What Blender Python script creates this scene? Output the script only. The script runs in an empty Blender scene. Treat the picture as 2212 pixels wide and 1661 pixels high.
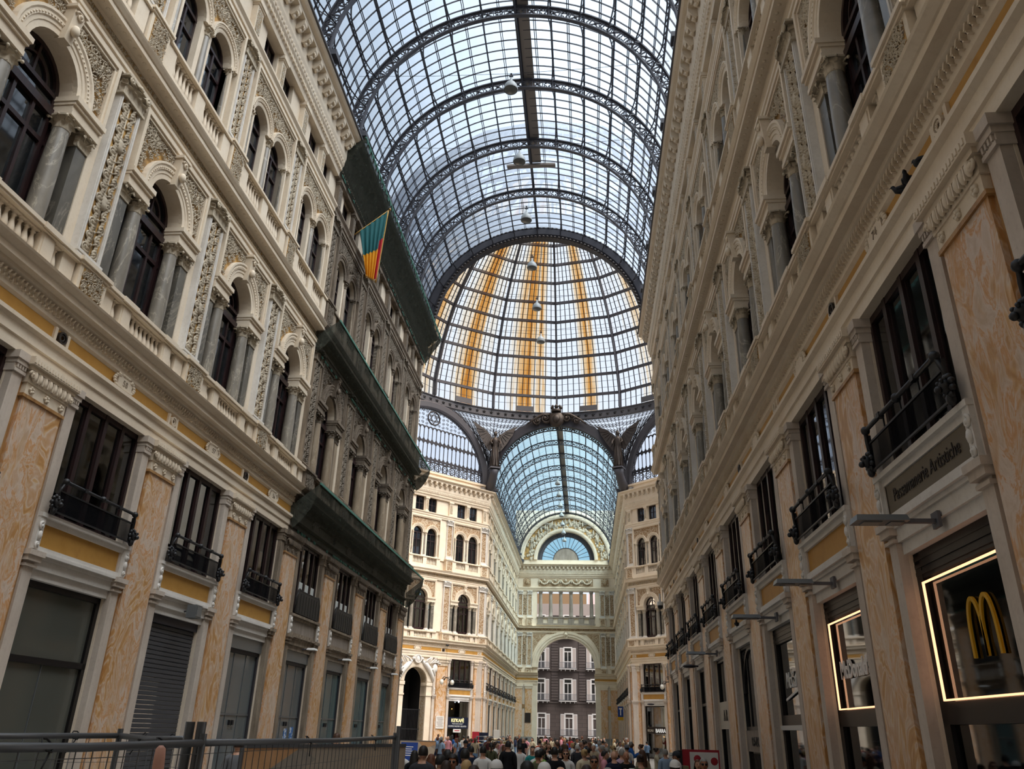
import bpy, math, random
from math import pi, sin, cos, tan, sqrt, atan2, radians as R_
from mathutils import Vector, Matrix
random.seed(7)
SC = bpy.context.scene
COL = SC.collection
FL = 0.2                       # floor level
HW = 7.45                      # half width of the arcade arms
YA, YB, YE = 45.75, 83.2, 123.5  # octagon near / far corner, end wall
OY = (YA + YB) / 2             # octagon centre
S8 = ((YB - YA) - 2 * HW) / 2  # depth of a diagonal side
DG = S8 * sqrt(2)
B = 4.65                       # bay

# ------------------------------------------------------------------ mesh builder
class MB:
    def __init__(s): s.v = []; s.f = []; s.sm = []
    def add(s, vs, fs, smooth=False):
        n = len(s.v); s.v += [tuple(p) for p in vs]
        s.f += [tuple(i + n for i in f) for f in fs]; s.sm += [smooth] * len(fs); return s
    def box(s, x0, x1, y0, y1, z0, z1):
        return s.add([(x0,y0,z0),(x1,y0,z0),(x1,y1,z0),(x0,y1,z0),(x0,y0,z1),(x1,y0,z1),(x1,y1,z1),(x0,y1,z1)],
                     [(0,3,2,1),(4,5,6,7),(0,1,5,4),(1,2,6,5),(2,3,7,6),(3,0,4,7)])
    def frustum(s, x0,x1,y0,y1,z0, X0,X1,Y0,Y1,z1):
        return s.add([(x0,y0,z0),(x1,y0,z0),(x1,y1,z0),(x0,y1,z0),(X0,Y0,z1),(X1,Y0,z1),(X1,Y1,z1),(X0,Y1,z1)],
                     [(0,3,2,1),(4,5,6,7),(0,1,5,4),(1,2,6,5),(2,3,7,6),(3,0,4,7)])
    def bar(s, p, q, w, h=None, up=(0,0,1)):
        p, q = Vector(p), Vector(q); d = q - p
        if d.length < 1e-6: return s
        d.normalize(); up = Vector(up); a = d.cross(up)
        if a.length < 1e-4: a = d.cross(Vector((1,0,0)))
        a.normalize(); b = a.cross(d); h = w if h is None else h
        a *= w/2; b *= h/2
        return s.add([p-a-b,p+a-b,p+a+b,p-a+b,q-a-b,q+a-b,q+a+b,q-a+b],
                     [(0,1,2,3),(7,6,5,4),(1,0,4,5),(2,1,5,6),(3,2,6,7),(0,3,7,4)])
    def prism(s, prof, u0, u1, e0=0., e1=0.):
        """profile of (v,z) points, counter-clockwise looking along +u, swept from u0 to u1; mitre e*v"""
        n = len(prof)
        vs = [(u0 - e0*v, v, z) for v, z in prof] + [(u1 + e1*v, v, z) for v, z in prof]
        fs = [(i, (i+1) % n, n+(i+1) % n, n+i) for i in range(n)]
        return s.add(vs, fs + [tuple(range(n-1,-1,-1)), tuple(range(n, 2*n))])
    def poly(s, pts, y0, y1):
        """outline of (x,z) points given thickness from y0 to y1"""
        n = len(pts)
        vs = [(x, y0, z) for x, z in pts] + [(x, y1, z) for x, z in pts]
        fs = [(i, (i+1) % n, n+(i+1) % n, n+i) for i in range(n)]
        return s.add(vs, fs + [tuple(range(n-1,-1,-1)), tuple(range(n, 2*n))])
    def lathe(s, prof, n=12, cx=0, cy=0, a0=0., a1=2*pi, smooth=True, sx=1, sy=1, cap=True):
        full = abs(a1 - a0 - 2*pi) < 1e-6; k = n if full else n + 1; m = len(prof)
        vs = []
        for j in range(k):
            a = a0 + (a1-a0)*j/n
            vs += [(cx + sx*r*cos(a), cy + sy*r*sin(a), z) for r, z in prof]
        fs = []
        for j in range(n):
            j2 = (j+1) % k
            for i in range(m-1): fs.append((j*m+i, j2*m+i, j2*m+i+1, j*m+i+1))
        s.add(vs, fs, smooth)
        if full and cap:
            if prof[0][0] > 1e-6: s.add([vs[j*m] for j in range(k)], [tuple(range(k-1,-1,-1))])
            if prof[-1][0] > 1e-6: s.add([vs[j*m+m-1] for j in range(k)], [tuple(range(k))])
        return s
    def tube(s, pts, r, n=6, closed=False, smooth=True):
        pts = [Vector(p) for p in pts]; m = len(pts); vs = []
        rr = r if isinstance(r, (list, tuple)) else [r]*m
        ref = None
        for i, p in enumerate(pts):
            a = pts[(i-1) % m] if closed or i > 0 else p
            b = pts[(i+1) % m] if closed or i < m-1 else p
            t = (b - a)
            if t.length < 1e-9: t = Vector((0,0,1))
            t.normalize()
            if ref is None:
                ref = Vector((0,0,1)) if abs(t.z) < .9 else Vector((1,0,0))
            x = t.cross(ref)
            if x.length < 1e-5: x = t.cross(Vector((.3,1,.2)))
            x.normalize(); y = x.cross(t); ref = y
            vs += [p + rr[i]*(x*cos(2*pi*j/n) + y*sin(2*pi*j/n)) for j in range(n)]
        fs = []
        for i in range(m if closed else m-1):
            i2 = (i+1) % m
            for j in range(n): fs.append((i*n+j, i*n+(j+1) % n, i2*n+(j+1) % n, i2*n+j))
        if not closed: fs += [tuple(range(n-1,-1,-1)), tuple(range((m-1)*n, m*n))]
        return s.add(vs, fs, smooth)
    def arch(s, uc, zc, r0, r1, v0, v1, a0=0., a1=pi, n=16):
        vs = []
        for j in range(n+1):
            a = a0 + (a1-a0)*j/n
            c_, s_ = cos(a), sin(a)
            vs += [(uc+r0*c_, v0, zc+r0*s_), (uc+r1*c_, v0, zc+r1*s_), (uc+r1*c_, v1, zc+r1*s_), (uc+r0*c_, v1, zc+r0*s_)]
        fs = []
        for j in range(n):
            for i in range(4): fs.append((j*4+i, j*4+(i+1) % 4, j*4+4+(i+1) % 4, j*4+4+i))
        return s.add(vs, fs + [(3,2,1,0), tuple(range(n*4, n*4+4))])
    def archprof(s, uc, zc, prof, a0=0., a1=pi, n=18):
        """closed moulding profile of (r,v) swept round an arc"""
        m = len(prof); vs = []
        for j in range(n+1):
            a = a0 + (a1-a0)*j/n
            vs += [(uc+r*cos(a), v, zc+r*sin(a)) for r, v in prof]
        fs = []
        for j in range(n):
            for i in range(m): fs.append((j*m+i, j*m+(i+1) % m, j*m+m+(i+1) % m, j*m+m+i))
        return s.add(vs, fs + [tuple(range(m-1,-1,-1)), tuple(range(n*m, n*m+m))])
    def plate(s, u0, u1, z0, z1, hw, zb, zs, v0, v1, n=14, uc=0.):
        """wall plate u0..u1, z0..z1 with a round-headed hole (half width hw, sill zb, spring zs)"""
        if zb > z0 + 1e-4: s.box(u0, u1, v0, v1, z0, zb)
        s.box(u0, uc-hw, v0, v1, zb, zs); s.box(uc+hw, u1, v0, v1, zb, zs)
        top = [];
        for j in range(n+1):
            a = pi - pi*j/n
            x = uc + hw*cos(a); top.append((x, zs + hw*sin(a)))
        pts = [(u0, zs), (uc-hw, zs)]
        vs = []; fs = []
        cols = [(u0, zs)] + top + [(u1, zs)]
        for x, z in cols: vs += [(x, v1, z), (x, v1, z1), (x, v0, z), (x, v0, z1)]
        for j in range(len(cols)-1):
            a = 4*j; b = a+4
            fs += [(a+1, b+1, b, a), (a+2, b+2, b+3, a+3), (a, b, b+2, a+2), (a+1, a+3, b+3, b+1)]
        return s.add(vs, fs)
    def sphere(s, c, r, n=10, m=6, sz=(1,1,1), half=False):
        prof = [(sin(pi*i/m), -cos(pi*i/m)) for i in range(m+1)]
        vs = []; k = len(prof)
        for j in range(n):
            a = 2*pi*j/n
            vs += [(c[0]+r*sz[0]*q*cos(a), c[1]+r*sz[1]*q*sin(a), c[2]+r*sz[2]*z) for q, z in prof]
        fs = [(j*k+i, ((j+1) % n)*k+i, ((j+1) % n)*k+i+1, j*k+i+1) for j in range(n) for i in range(k-1)]
        return s.add(vs, fs, True)
    def merge(s, o, M=None):
        n = len(s.v)
        s.v += [tuple(M @ Vector(p)) for p in o.v] if M else o.v
        s.f += [tuple(i+n for i in f) for f in o.f]; s.sm += o.sm; return s
    def xf(s, M): s.v = [tuple(M @ Vector(p)) for p in s.v]; return s
    def mesh(s, name, mat):
        me = bpy.data.meshes.new(name); me.from_pydata(s.v, [], s.f)
        me.polygons.foreach_set('use_smooth', s.sm)
        me.materials.append(M_[mat] if isinstance(mat, str) else mat); me.update(); return me
    def build(s, name, mat, parent=None, loc=None):
        o = bpy.data.objects.new(name, s.mesh(name, mat)); COL.objects.link(o)
        if parent: o.parent = parent
        if loc: o.location = loc
        return o

def empty(name, loc=(0,0,0), rz=0):
    o = bpy.data.objects.new(name, None); COL.objects.link(o); o.location = loc; o.rotation_euler = (0,0,rz)
    o.empty_display_size = .2; return o
def tag(o, label, cat, group=None):
    o['label'] = label; o['category'] = cat
    if group: o['group'] = group
    return o
def struct(o): o['kind'] = 'structure'; return o
KIDS = {}
def copy_tree(o, parent=None, kids=None):
    kids = KIDS if kids is None else kids
    c = o.copy(); COL.objects.link(c)
    if parent: c.parent = parent
    kk = kids.get(o.name, None)
    if kk is None: kk = [x for x in o.children]; kids[o.name] = kk
    for ch in kk: copy_tree(ch, c, kids)
    return c
ORD = 'zeroth first second third fourth fifth sixth seventh eighth ninth tenth eleventh twelfth thirteenth fourteenth fifteenth sixteenth seventeenth eighteenth nineteenth twentieth'.split()
def ordn(i):
    if i < len(ORD): return ORD[i]
    t = {2:'twenty',3:'thirty',4:'forty',5:'fifty',6:'sixty',7:'seventy',8:'eighty',9:'ninety'}[i//10]
    return t + ('-' + ORD[i % 10] if i % 10 else 'th') if i % 10 else '%dth' % i

# ------------------------------------------------------------------ camera (solved from the photograph)
CAMP = Vector((2.994, 0, 2.35))
f_, vp, vx = 1686.7, (1268.4, 1581.0), 1207.3
cy_ = Vector(((vp[0]-1106)/f_, (vp[1]-830.5)/f_, 1)).normalized()
V_ = (f_*f_ + (vx-1106)*(vp[0]-1106)) / (vp[1]-830.5)
cz_ = Vector((vx-1106, -V_, f_)).normalized()
cx_ = cy_.cross(cz_)
def ray(px, py):
    d = Vector(((px-1106)/f_, (py-830.5)/f_, 1)); return Vector((cx_.dot(d), cy_.dot(d), cz_.dot(d)))
def at_y(px, py, Y): r = ray(px, py); return CAMP + r*(Y/r.y)
def at_z(px, py, Z): r = ray(px, py); return CAMP + r*((Z-CAMP.z)/r.z)
def at_x(px, py, X): r = ray(px, py); return CAMP + r*((X-CAMP.x)/r.x)
def proj(w):
    d = Vector(w) - CAMP; c = cx_*d.x + cy_*d.y + cz_*d.z
    return (1106 + f_*c.x/c.z, 830.5 + f_*c.y/c.z, c.z)
cam = bpy.data.cameras.new('camera'); cam.sensor_fit = 'HORIZONTAL'; cam.sensor_width = 36; cam.lens = f_*36/2212
cam.clip_end = 600; cam.clip_start = .05
camo = bpy.data.objects.new('camera', cam); COL.objects.link(camo); SC.camera = camo
# camera axes in the world: right, up, back
rt = Vector((cx_.x, cy_.x, cz_.x)); dn = Vector((cx_.y, cy_.y, cz_.y)); fw = Vector((cx_.z, cy_.z, cz_.z))
M4 = Matrix.Identity(4)
for i in range(3): M4[i][0] = rt[i]; M4[i][1] = -dn[i]; M4[i][2] = -fw[i]; M4[i][3] = CAMP[i]
camo.matrix_world = M4

# ------------------------------------------------------------------ materials
M_ = {}
def lin(c):
    if isinstance(c, str): c = tuple(int(c[i:i+2], 16) for i in (0,2,4))
    return tuple(((x/255)/12.92 if x/255 <= .04045 else ((x/255+.055)/1.055)**2.4) for x in c) + (1,)
class NT:
    def __init__(s, name):
        s.m = bpy.data.materials.new(name); s.m.use_nodes = True; s.t = s.m.node_tree; s.t.nodes.clear()
        s.out = s.n('ShaderNodeOutputMaterial'); M_[name] = s.m
    def n(s, ty, **k):
        o = s.t.nodes.new(ty)
        for a, b in k.items(): setattr(o, a, b)
        return o
    def l(s, a, b): s.t.links.new(a, b)
    def pos(s, scale=(1,1,1), rot=(0,0,0), obj=False):
        m = s.n('ShaderNodeMapping'); m.inputs['Scale'].default_value = scale; m.inputs['Rotation'].default_value = rot
        s.l(s.n('ShaderNodeTexCoord').outputs['Object'] if obj else s.n('ShaderNodeNewGeometry').outputs['Position'], m.inputs['Vector'])
        return m.outputs['Vector']
    def noise(s, vec, sc, det=3, rough=.55, dist=0):
        o = s.n('ShaderNodeTexNoise'); s.l(vec, o.inputs['Vector'])
        o.inputs['Scale'].default_value = sc; o.inputs['Detail'].default_value = det
        o.inputs['Roughness'].default_value = rough; o.inputs['Distortion'].default_value = dist; return o.outputs['Fac']
    def ramp(s, fac, stops, interp='LINEAR'):
        o = s.n('ShaderNodeValToRGB'); s.l(fac, o.inputs['Fac']); r = o.color_ramp; r.interpolation = interp
        while len(r.elements) < len(stops): r.elements.new(.5)
        for e, (p, c) in zip(r.elements, stops): e.position = p; e.color = lin(c)
        return o.outputs['Color']
    def mix(s, fac, a, b, mode='MIX'):
        o = s.n('ShaderNodeMix', data_type='RGBA', blend_type=mode)
        for sock, v in ((o.inputs[0], fac), (o.inputs[6], a), (o.inputs[7], b)):
            if hasattr(v, 'is_linked') or hasattr(v, 'node'): s.l(v, sock)
            else: sock.default_value = v if not isinstance(v, str) else lin(v)
        return o.outputs[2]
    def math(s, op, a, b=0.):
        o = s.n('ShaderNodeMath', operation=op)
        for sock, v in zip(o.inputs, (a, b)):
            if hasattr(v, 'node'): s.l(v, sock)
            else: sock.default_value = v
        return o.outputs[0]
    def bsdf(s, col, rough=.7, spec=.3, metal=0, bump=None, bs=.2, bd=.02):
        p = s.n('ShaderNodeBsdfPrincipled')
        if hasattr(col, 'node'): s.l(col, p.inputs['Base Color'])
        else: p.inputs['Base Color'].default_value = lin(col)
        p.inputs['Roughness'].default_value = rough; p.inputs['Specular IOR Level'].default_value = spec; p.inputs['Metallic'].default_value = metal
        if bump is not None:
            b = s.n('ShaderNodeBump'); b.inputs['Strength'].default_value = bs; b.inputs['Distance'].default_value = bd
            s.l(bump, b.inputs['Height']); s.l(b.outputs['Normal'], p.inputs['Normal'])
        s.l(p.outputs[0], s.out.inputs['Surface']); return p
def plain(name, col, rough=.6, spec=.3, metal=0): NT(name).bsdf(col, rough, spec, metal); return name
def stone(name, c0, c1, c2, dirt=.0):
    t = NT(name); p = t.pos(); a = t.noise(p, 1.1, 4); b = t.noise(p, 14, 3)
    c = t.ramp(a, [(.3, c0), (.7, c1)]); c = t.mix(t.math('MULTIPLY', t.ramp(b, [(.5,(0,0,0)), (.8,(255,255,255))]), .35), c, c2)
    if dirt:
        st = t.noise(t.pos((3,3,.35)), 1.6, 5, .65)
        c = t.mix(t.math('MULTIPLY', t.ramp(st, [(.42,(0,0,0)), (.62,(255,255,255))]), dirt), c, '4a4038')
    t.bsdf(c, .75, .25, bump=b, bs=.08)
stone('stone', 'e7d8c3', 'ddccb5', 'ccbaa3')
stone('stone_dirty', 'a3937f', '8b7b69', '6e6053', .55)
stone('trim_stone', 'e6d7c1', 'dbc9b1', 'c9b69e')
stone('trim_dirty', '8e8070', '75685a', '5a4f45', .5)
stone('white_stone', 'e2ddd6', 'd0c9c0', 'b8aea4')
stone('jamb_stone', 'd3c6b8', 'c2b3a4', 'a8978a', .12)
stone('grey_panel', 'a3978b', '93877b', '7d7268', .35)
stone('plinth', '8c8a86', '7a7875', '66635f')
def orange_marble():
    t = NT('orange_marble'); p = t.pos((1,1,.5))
    n = t.noise(p, 1.15, 3, .5, 1.3); w = t.math('SINE', t.math('MULTIPLY', n, 46)); w = t.math('ADD', t.math('MULTIPLY', w, .5), .5)
    w = t.math('ADD', t.math('MULTIPLY', w, .8), t.math('MULTIPLY', t.noise(p, 18, 4), .22))
    bands = t.ramp(w, [(.05,'b98650'), (.3,'c99a64'), (.5,'d3ab7d'), (.68,'d8c3ac'), (.85,'cca888'), (1,'c4935c')])
    blot = t.ramp(t.noise(p, 2.4, 6, .62, 1.8), [(.34,'c6ab90'), (.46,'d8c4b2'), (.52,'cc9258'), (.58,'d2baa2'), (.66,'c08c54'), (.8,'ae7c48')])
    big = t.noise(t.pos((1,1,.45)), 1.0, 3, .55, .8)
    c = t.mix(t.ramp(big, [(.44,(0,0,0)), (.54,(255,255,255))]), bands, blot)
    t.bsdf(c, .42, .4)
orange_marble()
def brown_marble():
    t = NT('brown_marble'); p = t.pos((1,1,.5))
    c = t.ramp(t.noise(p, 2.4, 6, .65, 1.5), [(.3,'7d5632'), (.48,'a87c4c'), (.6,'b98f5e'), (.75,'8c6136')]); t.bsdf(c, .4, .4)
brown_marble()
def grey_marble(name, a, b, c_):
    t = NT(name); p = t.pos((1,1,.42), (.25,.2,0)); n = t.noise(p, 1.5, 5, .6, 1.4)
    c = t.ramp(n, [(.3,a), (.6,b)]); v = t.math('ABSOLUTE', t.math('SUBTRACT', t.noise(p, 1.2, 6, .62, 1.0), .5))
    c = t.mix(t.ramp(v, [(.0,(230,230,230)), (.012,(90,90,90)), (.03,(0,0,0))]), c, c_)
    t.bsdf(t.mix(t.math('MULTIPLY', t.noise(p, 14, 4), .3), c, a), .35, .45)
grey_marble('grey_marble', '70695f', '8f877b', 'bdb3a0')
grey_marble('dark_marble', '57524a', '6f6a60', 'a39a8a')
grey_marble('beige_marble', '857460', '9f8e78', 'b5a58d')
def carved(name, hi, lo, ground, gold=.5, sc=9):
    t = NT(name); p = t.pos()
    a = t.noise(p, sc, 2, .5, 2.5); b = t.noise(p, sc*2.7, 3, .6, 1.)
    c = t.ramp(a, [(.38, ground), (.47, lo), (.55, hi), (.8, hi)])
    c = t.mix(t.ramp(b, [(.35,(200,200,200)), (.55,(0,0,0))]), c, lo)
    h = t.math('ADD', a, t.math('MULTIPLY', b, .4)); t.bsdf(c, .65, .3, bump=h, bs=.9, bd=.05)
carved('carved', 'cfc3ae', '8d8170', 'b58d4d')
carved('carved_dirty', '8d8272', '5a4f45', '6b5a45')
carved('carved_far', 'cdbca2', '8f7353', '8f6236', sc=5)
stone('orn', 'd2c4ad', 'b9ab96', '857866', .2)
stone('orn_dirty', '94897a', '7c7164', '574d44', .4)
t_ = NT('gold_ground'); t_.bsdf(t_.ramp(t_.noise(t_.pos(), 2.2, 4, .6), [(.36,'7d6648'), (.48,'a8824c'), (.6,'c79d5c')]), .5, .4)
plain('brown_ground', '8e6f4c', .6)
plain('dirty_ground', '62533f', .7)
def ochre():
    t = NT('ochre'); p = t.pos(); c = t.ramp(t.noise(p, 1.6, 5, .6), [(.3,'b1813b'), (.55,'bd8d45'), (.75,'a8783a')])
    b = t.n('ShaderNodeTexBrick'); t.l(t.pos((14,14,14)), b.inputs['Vector'])
    t.bsdf(c, .6, .3, bump=t.noise(p, 60, 2), bs=.1)
ochre()
plain('dark_panel', '6d6353', .6)
def wood():
    t = NT('dark_wood'); c = t.ramp(t.noise(t.pos((6,6,.6)), 3, 4), [(.3,'1f1416'), (.7,'34201f')]); t.bsdf(c, .4, .45)
wood()
plain('black_wood', '141112', .45, .4); plain('dark_iron', '17171a', .5, .5); plain('iron', '4b4a50', .55, .4)
plain('iron_dark', '302e34', .55, .4); plain('bronze', '3b322c', .45, .5, .3); plain('iron_light', '5d5c60', .6, .3)
def winglass(name, tint, alpha):
    t = NT(name); g = t.n('ShaderNodeBsdfGlossy'); g.inputs['Roughness'].default_value = .03; g.inputs['Color'].default_value = (.9,.95,1,1)
    tr = t.n('ShaderNodeBsdfTransparent'); tr.inputs['Color'].default_value = lin(tint)
    fr = t.n('ShaderNodeFresnel'); fr.inputs['IOR'].default_value = 1.55
    m = t.n('ShaderNodeMixShader'); t.l(t.math('ADD', t.math('MULTIPLY', fr.outputs[0], 1.0), alpha), m.inputs[0])
    t.l(tr.outputs[0], m.inputs[1]); t.l(g.outputs[0], m.inputs[2]); t.l(m.outputs[0], t.out.inputs['Surface'])
winglass('window_glass', 'd2d6d1', .07); winglass('shop_glass', 'bcc1bc', .03)
NT('dark_glass').bsdf('15181b', .04, .9)
NT('grey_glass').bsdf('63696a', .08, .6)
NT('smoke_glass').bsdf('55564f', .07, .5)
NT('teal_glass').bsdf('4f6567', .1, .5)
plain('curtain', '9a9488', .8); plain('curtain_dark', '4d4a45', .8); plain('white_blind', 'dfe3de', .7); plain('interior', '3a3733', .9); plain('interior_grey', '96938b', .9); plain('interior_dark', '1c1a19', .9)
def skyglass(name, c0, c1, rust=0., tr_=.92):
    t = NT(name); p = t.pos(obj=False)
    c = t.ramp(t.noise(p, .35, 4), [(.3, c0), (.7, c1)])
    tr = t.n('ShaderNodeBsdfTransparent'); t.l(c, tr.inputs['Color'])
    g = t.n('ShaderNodeBsdfGlossy'); g.inputs['Roughness'].default_value = .25; g.inputs['Color'].default_value = (.6,.65,.7,1)
    m = t.n('ShaderNodeMixShader'); m.inputs[0].default_value = .04
    t.l(tr.outputs[0], m.inputs[1]); t.l(g.outputs[0], m.inputs[2]); t.l(m.outputs[0], t.out.inputs['Surface']); return t, tr

def wired(name, c0, c1, tl, dif):
    t = NT(name); p = t.pos(); c = t.ramp(t.noise(p, .5, 5, .6), [(.3, c0), (.7, c1)])
    tr = t.n('ShaderNodeBsdfTransparent'); t.l(c, tr.inputs['Color'])
    d = t.n('ShaderNodeBsdfTranslucent'); d.inputs['Color'].default_value = lin(tl)
    m = t.n('ShaderNodeMixShader'); m.inputs[0].default_value = dif
    t.l(tr.outputs[0], m.inputs[1]); t.l(d.outputs[0], m.inputs[2]); t.l(m.outputs[0], t.out.inputs['Surface'])
wired('vault_glass', 'd9e4ee', 'ecf3fa', '8a97a7', .5); wired('far_glass', 'cbe8f2', 'dcf1f7', '8fb0bf', .12)
# ------------------------------------------------------------------ facades: local x along, y towards the hall, z up
class Facade:
    def __init__(s, name, origin, deg): s.name = name; s.o = Vector((origin[0], origin[1], 0)); s.a = R_(deg); s.items = []
    def w(s, u, v=0, z=0): return Vector((s.o.x + u*cos(s.a) - v*sin(s.a), s.o.y + u*sin(s.a) + v*cos(s.a), z))
    def M(s, u=0, v=0, z=0): return Matrix.Translation(s.w(u, v, z)) @ Matrix.Rotation(s.a, 4, 'Z')
PROTO = {}
def place(key, make, F, u, v=0., z=0., label=None, cat=None, group=None, rz=0.):
    if key in PROTO: o = copy_tree(PROTO[key])
    else: o = make(); PROTO[key] = o
    o.location = F.w(u, v, z); o.rotation_euler = (0, 0, F.a + rz)
    for k in ('label', 'category', 'group'):
        if k in o.keys(): del o[k]
    if label: tag(o, label, cat, group)
    return o
def seen(F, u, z, v=0, m=160):
    x, y, d = proj(F.w(u, v, z)); return d > 1 and -m < x < 2212+m and -m < y < 1661+m
WN = [0]
def window(key, make, F, u, v=0., z=0.):
    o = place(key, make, F, u, v, z); WN[0] += 1; o.name = 'window_%d' % WN[0]; struct(o); return o

SP = 1.345    # half width of a shop / mezzanine opening
E1 = [(-.25,8.6),(-.04,8.6),(-.04,8.82),(0,8.84),(0,9.05),(.08,9.1),(.08,9.18),(-.06,9.2),(-.06,9.5),(.0,9.56),(.0,9.84),(.09,9.9),(.1,9.97),(.27,9.97),(.27,10.1),(.3,10.11),(.4,10.19),(.42,10.23),(-.25,10.25)]
E2 = [(-.25,15.97),(.02,15.97),(.02,16.08),(.06,16.1),(.06,16.2),(.1,16.24),(-.04,16.26),(-.04,16.58),(.02,16.63),(.3,16.63),(.3,16.76),(.33,16.77),(.39,16.86),(.41,16.9),(-.25,16.92)]
E3 = [(-.25,22.2),(0,22.2),(0,22.34),(.05,22.36),(.05,22.5),(.13,22.6),(.13,22.68),(-.25,22.72)]
E4 = [(-.25,24.22),(0,24.22),(.03,24.4),(.1,24.5),(.1,24.62),(.17,24.72),(.2,24.95),(.24,25.1),(.24,25.86),(.565,25.87),(.565,26.0),(.6,26.02),(.7,26.06),(.776,26.13),(.776,26.2),(-.7,26.24)]
def rev(p): return list(reversed(p))

def wall_bay(m, uc, H0, H1, portal=False, arch=True):
    """one bay of solid masonry: H0 / H1 half widths to each side"""
    a, b = uc - H0, uc + H1
    if not portal:
        m.box(a, uc-SP, -1.0, -.16, FL, 8.6); m.box(uc+SP, b, -1.0, -.16, FL, 8.6)
        m.box(uc-SP, uc+SP, -1.0, -.3, 4.78, 6.0)
    m.box(a, b, -1.0, -.25, 8.6, 11.05)
    p = MB()
    m.box(a, uc-1.68, -1.0, -.12, 11.05, 16.0); m.box(uc+1.68, b, -1.0, -.12, 11.05, 16.0)
    m.plate(uc-1.68, uc+1.68, 13.75, 16.0, .78, 13.75, 14.2, -1.0, -.12, uc=uc)
    m.box(a, b, -1.0, -.25, 16.0, 17.95)
    m.box(a, uc-1.5, -1.0, -.12, 17.95, 22.2); m.box(uc+1.5, b, -1.0, -.12, 17.95, 22.2); m.box(uc-.16, uc+.16, -1.0, -.25, 17.95, 20.5)
    m.plate(uc-1.5, uc, 17.95, 22.2, .56, 17.95, 20.5, -1.0, -.12, uc=uc-.85, n=10)
    m.plate(uc, uc+1.5, 17.95, 22.2, .56, 17.95, 20.5, -1.0, -.12, uc=uc+.85, n=10)
    m.box(a, b, -1.0, -.25, 22.2, 22.78)
    for x0, x1 in ((a, uc-1.3), (uc-.26, uc+.26), (uc+1.3, b)): m.box(x0, x1, -1.0, -.2, 22.78, 24.25)
    m.box(a, b, -1.0, -.25, 24.25, 26.95)

# ------------------------------------------------------------------ ornament helpers
def spiral(m, cx, cz, r, s=1, a0=0., turns=1.6, t=.03, y=0., n=16, k=4):
    pts = []; rr = []
    for i in range(n+1):
        q = i/n; a = a0 + s*2*pi*turns*q; rad = r*(1-.82*q)
        pts.append((cx+rad*cos(a), y, cz+rad*sin(a))); rr.append(t*(1.15-.45*q))
    m.tube(pts, rr, k); m.sphere(pts[-1], t*1.7, 6, 4)
def leaf(m, x, z, L, w, ang, y=0., h=.03):
    c_, s_ = cos(ang), sin(ang)
    def P(a, b, d): return (x + a*c_ - b*s_, y + d, z + a*s_ + b*c_)
    m.add([P(0,0,0), P(L*.45,w,h*.3), P(L,0,0), P(L*.45,-w,h*.3), P(L*.4,0,h)], [(0,1,4),(1,2,4),(2,3,4),(3,0,4)], True)
def relief_strip(w, h, figs=True, y=.0, seed=1):
    """candelabrum relief: stem, paired scrolls, leaves and two small draped figures"""
    m = MB(); rnd = random.Random(seed); z = 0.; n = max(4, int(h/(w*.5))); d = h/n; t = w*.05
    m.tube([(0,y,0),(0,y,h)], t*.9, 5)
    for i in range(n):
        zc = d*(i+.5)
        if figs and i in (n//3, n*2//3+1):
            m.lathe([(.0,-d*.75),(w*.2,-d*.6),(w*.24,-d*.2),(w*.17,d*.05),(w*.22,d*.3),(w*.09,d*.42),(.11*w,d*.5),(.12*w,d*.62),(0,d*.75)], 8, sy=.6)
            m.v[-72:] = [(a, b+y, c+zc) for a, b, c in m.v[-72:]]
            for s in (-1,1): m.tube([(s*w*.18,y,zc+d*.25),(s*w*.33,y+.02,zc+d*.05),(s*w*.25,y+.03,zc-d*.2)], t*.9, 5)
        for s in (-1,1):
            spiral(m, s*w*.27, zc, w*.2, s, pi/2 if i % 2 else -pi/2, 1.6, t*.8, y+.02, 14)
            for q in range(5):
                leaf(m, s*w*(.06+.05*q), zc-d*.45+q*d*.2, w*.36, w*.065, (pi/2 - s*(pi/2-.5-q*.3)), y, w*.16)
        m.sphere((0,y,zc+d*.45), w*.07, 6, 4)
    return m
def relief_field(w, h, mask, seed=3, y=0., cell=.2):
    """scrolling leafwork wherever mask(x,z) is true"""
    m = MB(); rnd = random.Random(seed); nx, nz = max(1,int(w/cell)), max(1,int(h/cell))
    for i in range(nx):
        for j in range(nz):
            x = -w/2 + (i+.5+.5*(rnd.random()-.5))*w/nx; z = (j+.5+.5*(rnd.random()-.5))*h/nz
            if not mask(x, z): continue
            sg = 1 if x > 0 else -1; q = cell*(.7+.6*rnd.random())
            if rnd.random() < .8: spiral(m, x, z, q*.62, sg*(1 if (i+j) % 2 else -1), rnd.random()*6.3, 1.6, q*.085, y+q*.14, 14)
            else:
                for k in range(6): leaf(m, x, z, q*.4, q*.14, k*1.05, y+q*.08, q*.2)
                m.sphere((x,y+q*.2,z), q*.12, 6, 4)
            a0 = rnd.random()*6.3
            for k in range(5): leaf(m, x+q*.3*cos(a0+k*1.26), z+q*.3*sin(a0+k*1.26), q*.55, q*.13, a0+k*1.26+.5, y, q*.35)
    return m
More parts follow.
